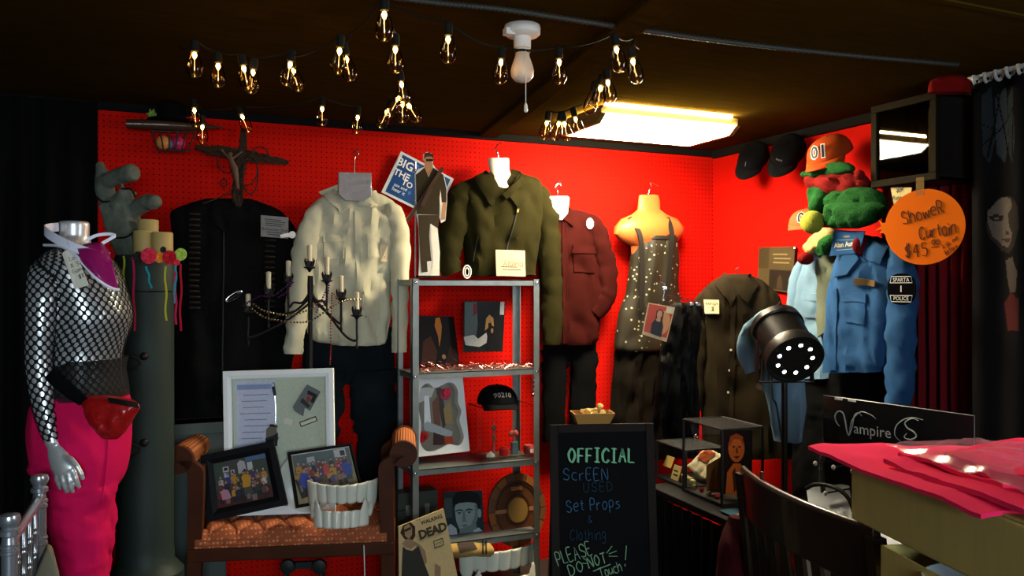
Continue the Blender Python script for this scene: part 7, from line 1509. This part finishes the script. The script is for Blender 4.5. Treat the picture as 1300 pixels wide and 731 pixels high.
m = MB(); m.obox(cp_(Lc/2, .22, .466+.13), dx, fw, UP, .40, .26, .26); t = thing('storage_tub', 'pale blue-grey storage tub on the seat of the dark chair', 'tub', cp_(Lc/2, .22, .466)); part(m, 'tub', mat('pale_blue_plastic', (.62, .68, .72), .5), t, bevel=.02); m = MB(); m.obox(cp_(Lc/2, .22, .466+.268), dx, fw, UP, .42, .28, .02); part(m, 'lid', mat('pale_blue_plastic', (1, 1, 1)), t, bevel=.006)
# ================================================================ boxes and pink shirts at the front right
p1 = atZ(1080, 668, 2.07); p1t = atZ(1080, 583, 2.07); p2 = atZ(1250, 732, 1.60); zb_ = (p1.z+p2.z)/2; zt_b = p1t.z
fd = V((p2.x-p1.x, p2.y-p1.y, 0)).normalized(); bd_ = V((-fd.y, fd.x, 0)); bd_ = bd_ if bd_.dot(RT) > 0 else -bd_
LB, WB = .62, .42; P0 = V((p1.x, p1.y, 0)); Q = lambda a, d, z: P0+fd*a+bd_*d+UP*z
ztab = .62
t = thing('side_table', 'table under the cardboard boxes at the front right', 'table', Q(.25, .25, 0)); m = MB(); m.obox(Q(.48, .28, ztab-.015), fd, bd_, UP, .72, .66, .03); part(m, 'table_top', M_WOODDK, t, smooth=False, bevel=.004)
for a in (.16, .80):
    for d in (.0, .56): m = MB(); m.obox(Q(a, d, (ztab-.03)/2), fd, bd_, UP, .05, .05, ztab-.03); part(m, 'leg', M_WOODDK, t, smooth=False)
t = thing('cardboard_box', 'closed cardboard box carrying the pink shirts, on top of the open box', 'box', Q(LB/2, WB/2, zb_)); m = MB(); m.obox(Q(LB/2, WB/2, (zb_+zt_b)/2), fd, bd_, UP, LB, WB, zt_b-zb_); part(m, 'carton', M_CARD, t, smooth=False, bevel=.006)
m = MB(); 
for d in (0, 1): m.obox(Q(LB/2, WB/4+d*WB/2, zt_b+.003), fd, bd_, UP, LB-.006, WB/2-.003, .005)
part(m, 'top_flap', M_CARD, t, smooth=False)
o2 = atZ(1119, 692, 1.90); zo = min(o2.z, zb_-.004); fo = V((o2.x, o2.y, 0)); Q2 = lambda a, d, z: fo+fd*a+bd_*d+UP*z
t = thing('cardboard_box', 'open cardboard box below the closed one, with a pale bowl inside', 'box', Q2(.25, .2, ztab)); L2, W2 = .50, .38
for nm, c, s in (('side_panel', Q2(L2/2, .002, (zo+ztab)/2), (L2, .004)), ('side_panel', Q2(L2/2, W2, (zo+ztab)/2), (L2, .004)), ('end_panel', Q2(0, W2/2, (zo+ztab)/2), (.004, W2)), ('end_panel', Q2(L2, W2/2, (zo+ztab)/2), (.004, W2))):
    m = MB(); m.obox(c, fd, bd_, UP, s[0], s[1], zo-ztab); part(m, nm, M_CARD, t, smooth=False)
m = MB(); m.obox(Q2(L2/2, W2/2, ztab+.004), fd, bd_, UP, L2, W2, .006); part(m, 'bottom', M_CARD, t, smooth=False)
bwp = Q2(.22, .10, 0); m = MB(); m.lathe([(.05, ztab+.01), (.06, ztab+.02), (.115, zo-.045), (.125, zo-.012), (.122, zo-.012), (.10, zo-.06), (.04, ztab+.03)], bwp, n=36); solo(m, 'bowl', mat('pale_blue_ceramic', (.52, .58, .62), .3), 'pale blue-white bowl in the open cardboard box', 'bowl')
M_PK = fabric('fluorescent_pink_cotton', (.92, .025, .11), weave=.15, scale=300, var=.06)
def cloth(pts_fn, nu, nv, th): m = MB(); m.grid(pts_fn, nu, nv); return m
def folded(o_a, o_d, la, ld, z0, th, seed, drop=.05, rot=0.0, over=0.0):
    def top(u, v, dz=0):
        a = o_a+la*u; d = o_d+ld*v; a2 = a+rot*(v-.5)*.1; z = z0+th+.005*fb((u*4+seed, v*4, seed), 3)+.003*math.sin(u*9+seed)
        ov = max(0, -d); z -= ov*drop*6; e = min(u, 1-u, v, 1-v); z -= max(0, .05-e)*th*10*.5
        return Q(a2, d, z+dz)
    m = MB(); m.grid(lambda u, v: top(u, v), 30, 22); m.grid(lambda u, v: top(u, v, -th*.75), 30, 22)
    n1_ = 31; 
    for (rng_, f) in (((0, 30), lambda i: (i/30, 0)), ((0, 30), lambda i: (i/30, 1)), ((0, 22), lambda i: (0, i/22)), ((0, 22), lambda i: (1, i/22))):
        for i in range(*rng_):
            a_, b_ = f(i), f(i+1); m.add([top(*a_), top(*b_), top(*b_, -th*.75), top(*a_, -th*.75)], [(0, 1, 2, 3)])
    return m
solo(folded(-.09, -.035, .66, .44, zt_b+.004, .012, 1, .045, rot=1.2), 'pink_shirt', M_PK, 'folded hot pink shirt at the bottom of the pile, overhanging the box', 'shirt', 'folded pink shirts')
solo(folded(.10, .0, .48, .40, zt_b+.018, .014, 2, .04, rot=-.8), 'pink_shirt', M_PK, 'folded hot pink shirt in the middle of the pile on the box', 'shirt', 'folded pink shirts')
solo(folded(.16, .05, .34, .34, zt_b+.034, .012, 5, .03, rot=.8), 'pink_shirt', M_PK, 'folded hot pink shirt under the plastic bag on the box', 'shirt', 'folded pink shirts')
t = thing('bagged_shirt', 'pink shirt sealed in a shiny clear plastic bag on top of the pile', 'shirt', Q(.35, .2, zt_b+.048)); part(folded(.20, .06, .36, .30, zt_b+.046, .028, 7, .02, rot=-1.4), 'shirt', M_PK, t)
M_POLY = bpy.data.materials.new('crinkled_polythene'); M_POLY.use_nodes = True; N = M_POLY.node_tree.nodes; L = M_POLY.node_tree.links
N.remove(N['Principled BSDF']); tb_ = N.new('ShaderNodeBsdfTransparent'); tb_.inputs[0].default_value = (.99, .93, .96, 1); 
d2_ = N.new('ShaderNodeBsdfDiffuse'); d2_.inputs[0].default_value = (.8, .62, .78, 1); gb_ = N.new('ShaderNodeBsdfGlossy'); gb_.inputs['Roughness'].default_value = .22
mx = N.new('ShaderNodeMixShader'); mx.inputs[0].default_value = .13; L.new(tb_.outputs[0], mx.inputs[1]); L.new(d2_.outputs[0], mx.inputs[2])
m2_ = N.new('ShaderNodeMixShader'); m2_.inputs[0].default_value = .10; L.new(mx.outputs[0], m2_.inputs[1]); L.new(gb_.outputs[0], m2_.inputs[2]); L.new(m2_.outputs[0], N['Material Output'].inputs[0])
def bagf(u, v): return Q(.12+.50*u+.05*(v-.5), .03+.36*v, zt_b+.052+.032*math.sin(PI*u)**.4*math.sin(PI*v)**.4+.009*fb((u*5, v*5, 3), 3)+.006*(max(0, .2-abs(fb((u*3+v*2, v*4, 9), 2)))*5))
m = MB(); m.grid(bagf, 40, 34); part(m, 'plastic_bag', M_POLY, t, angle=60)
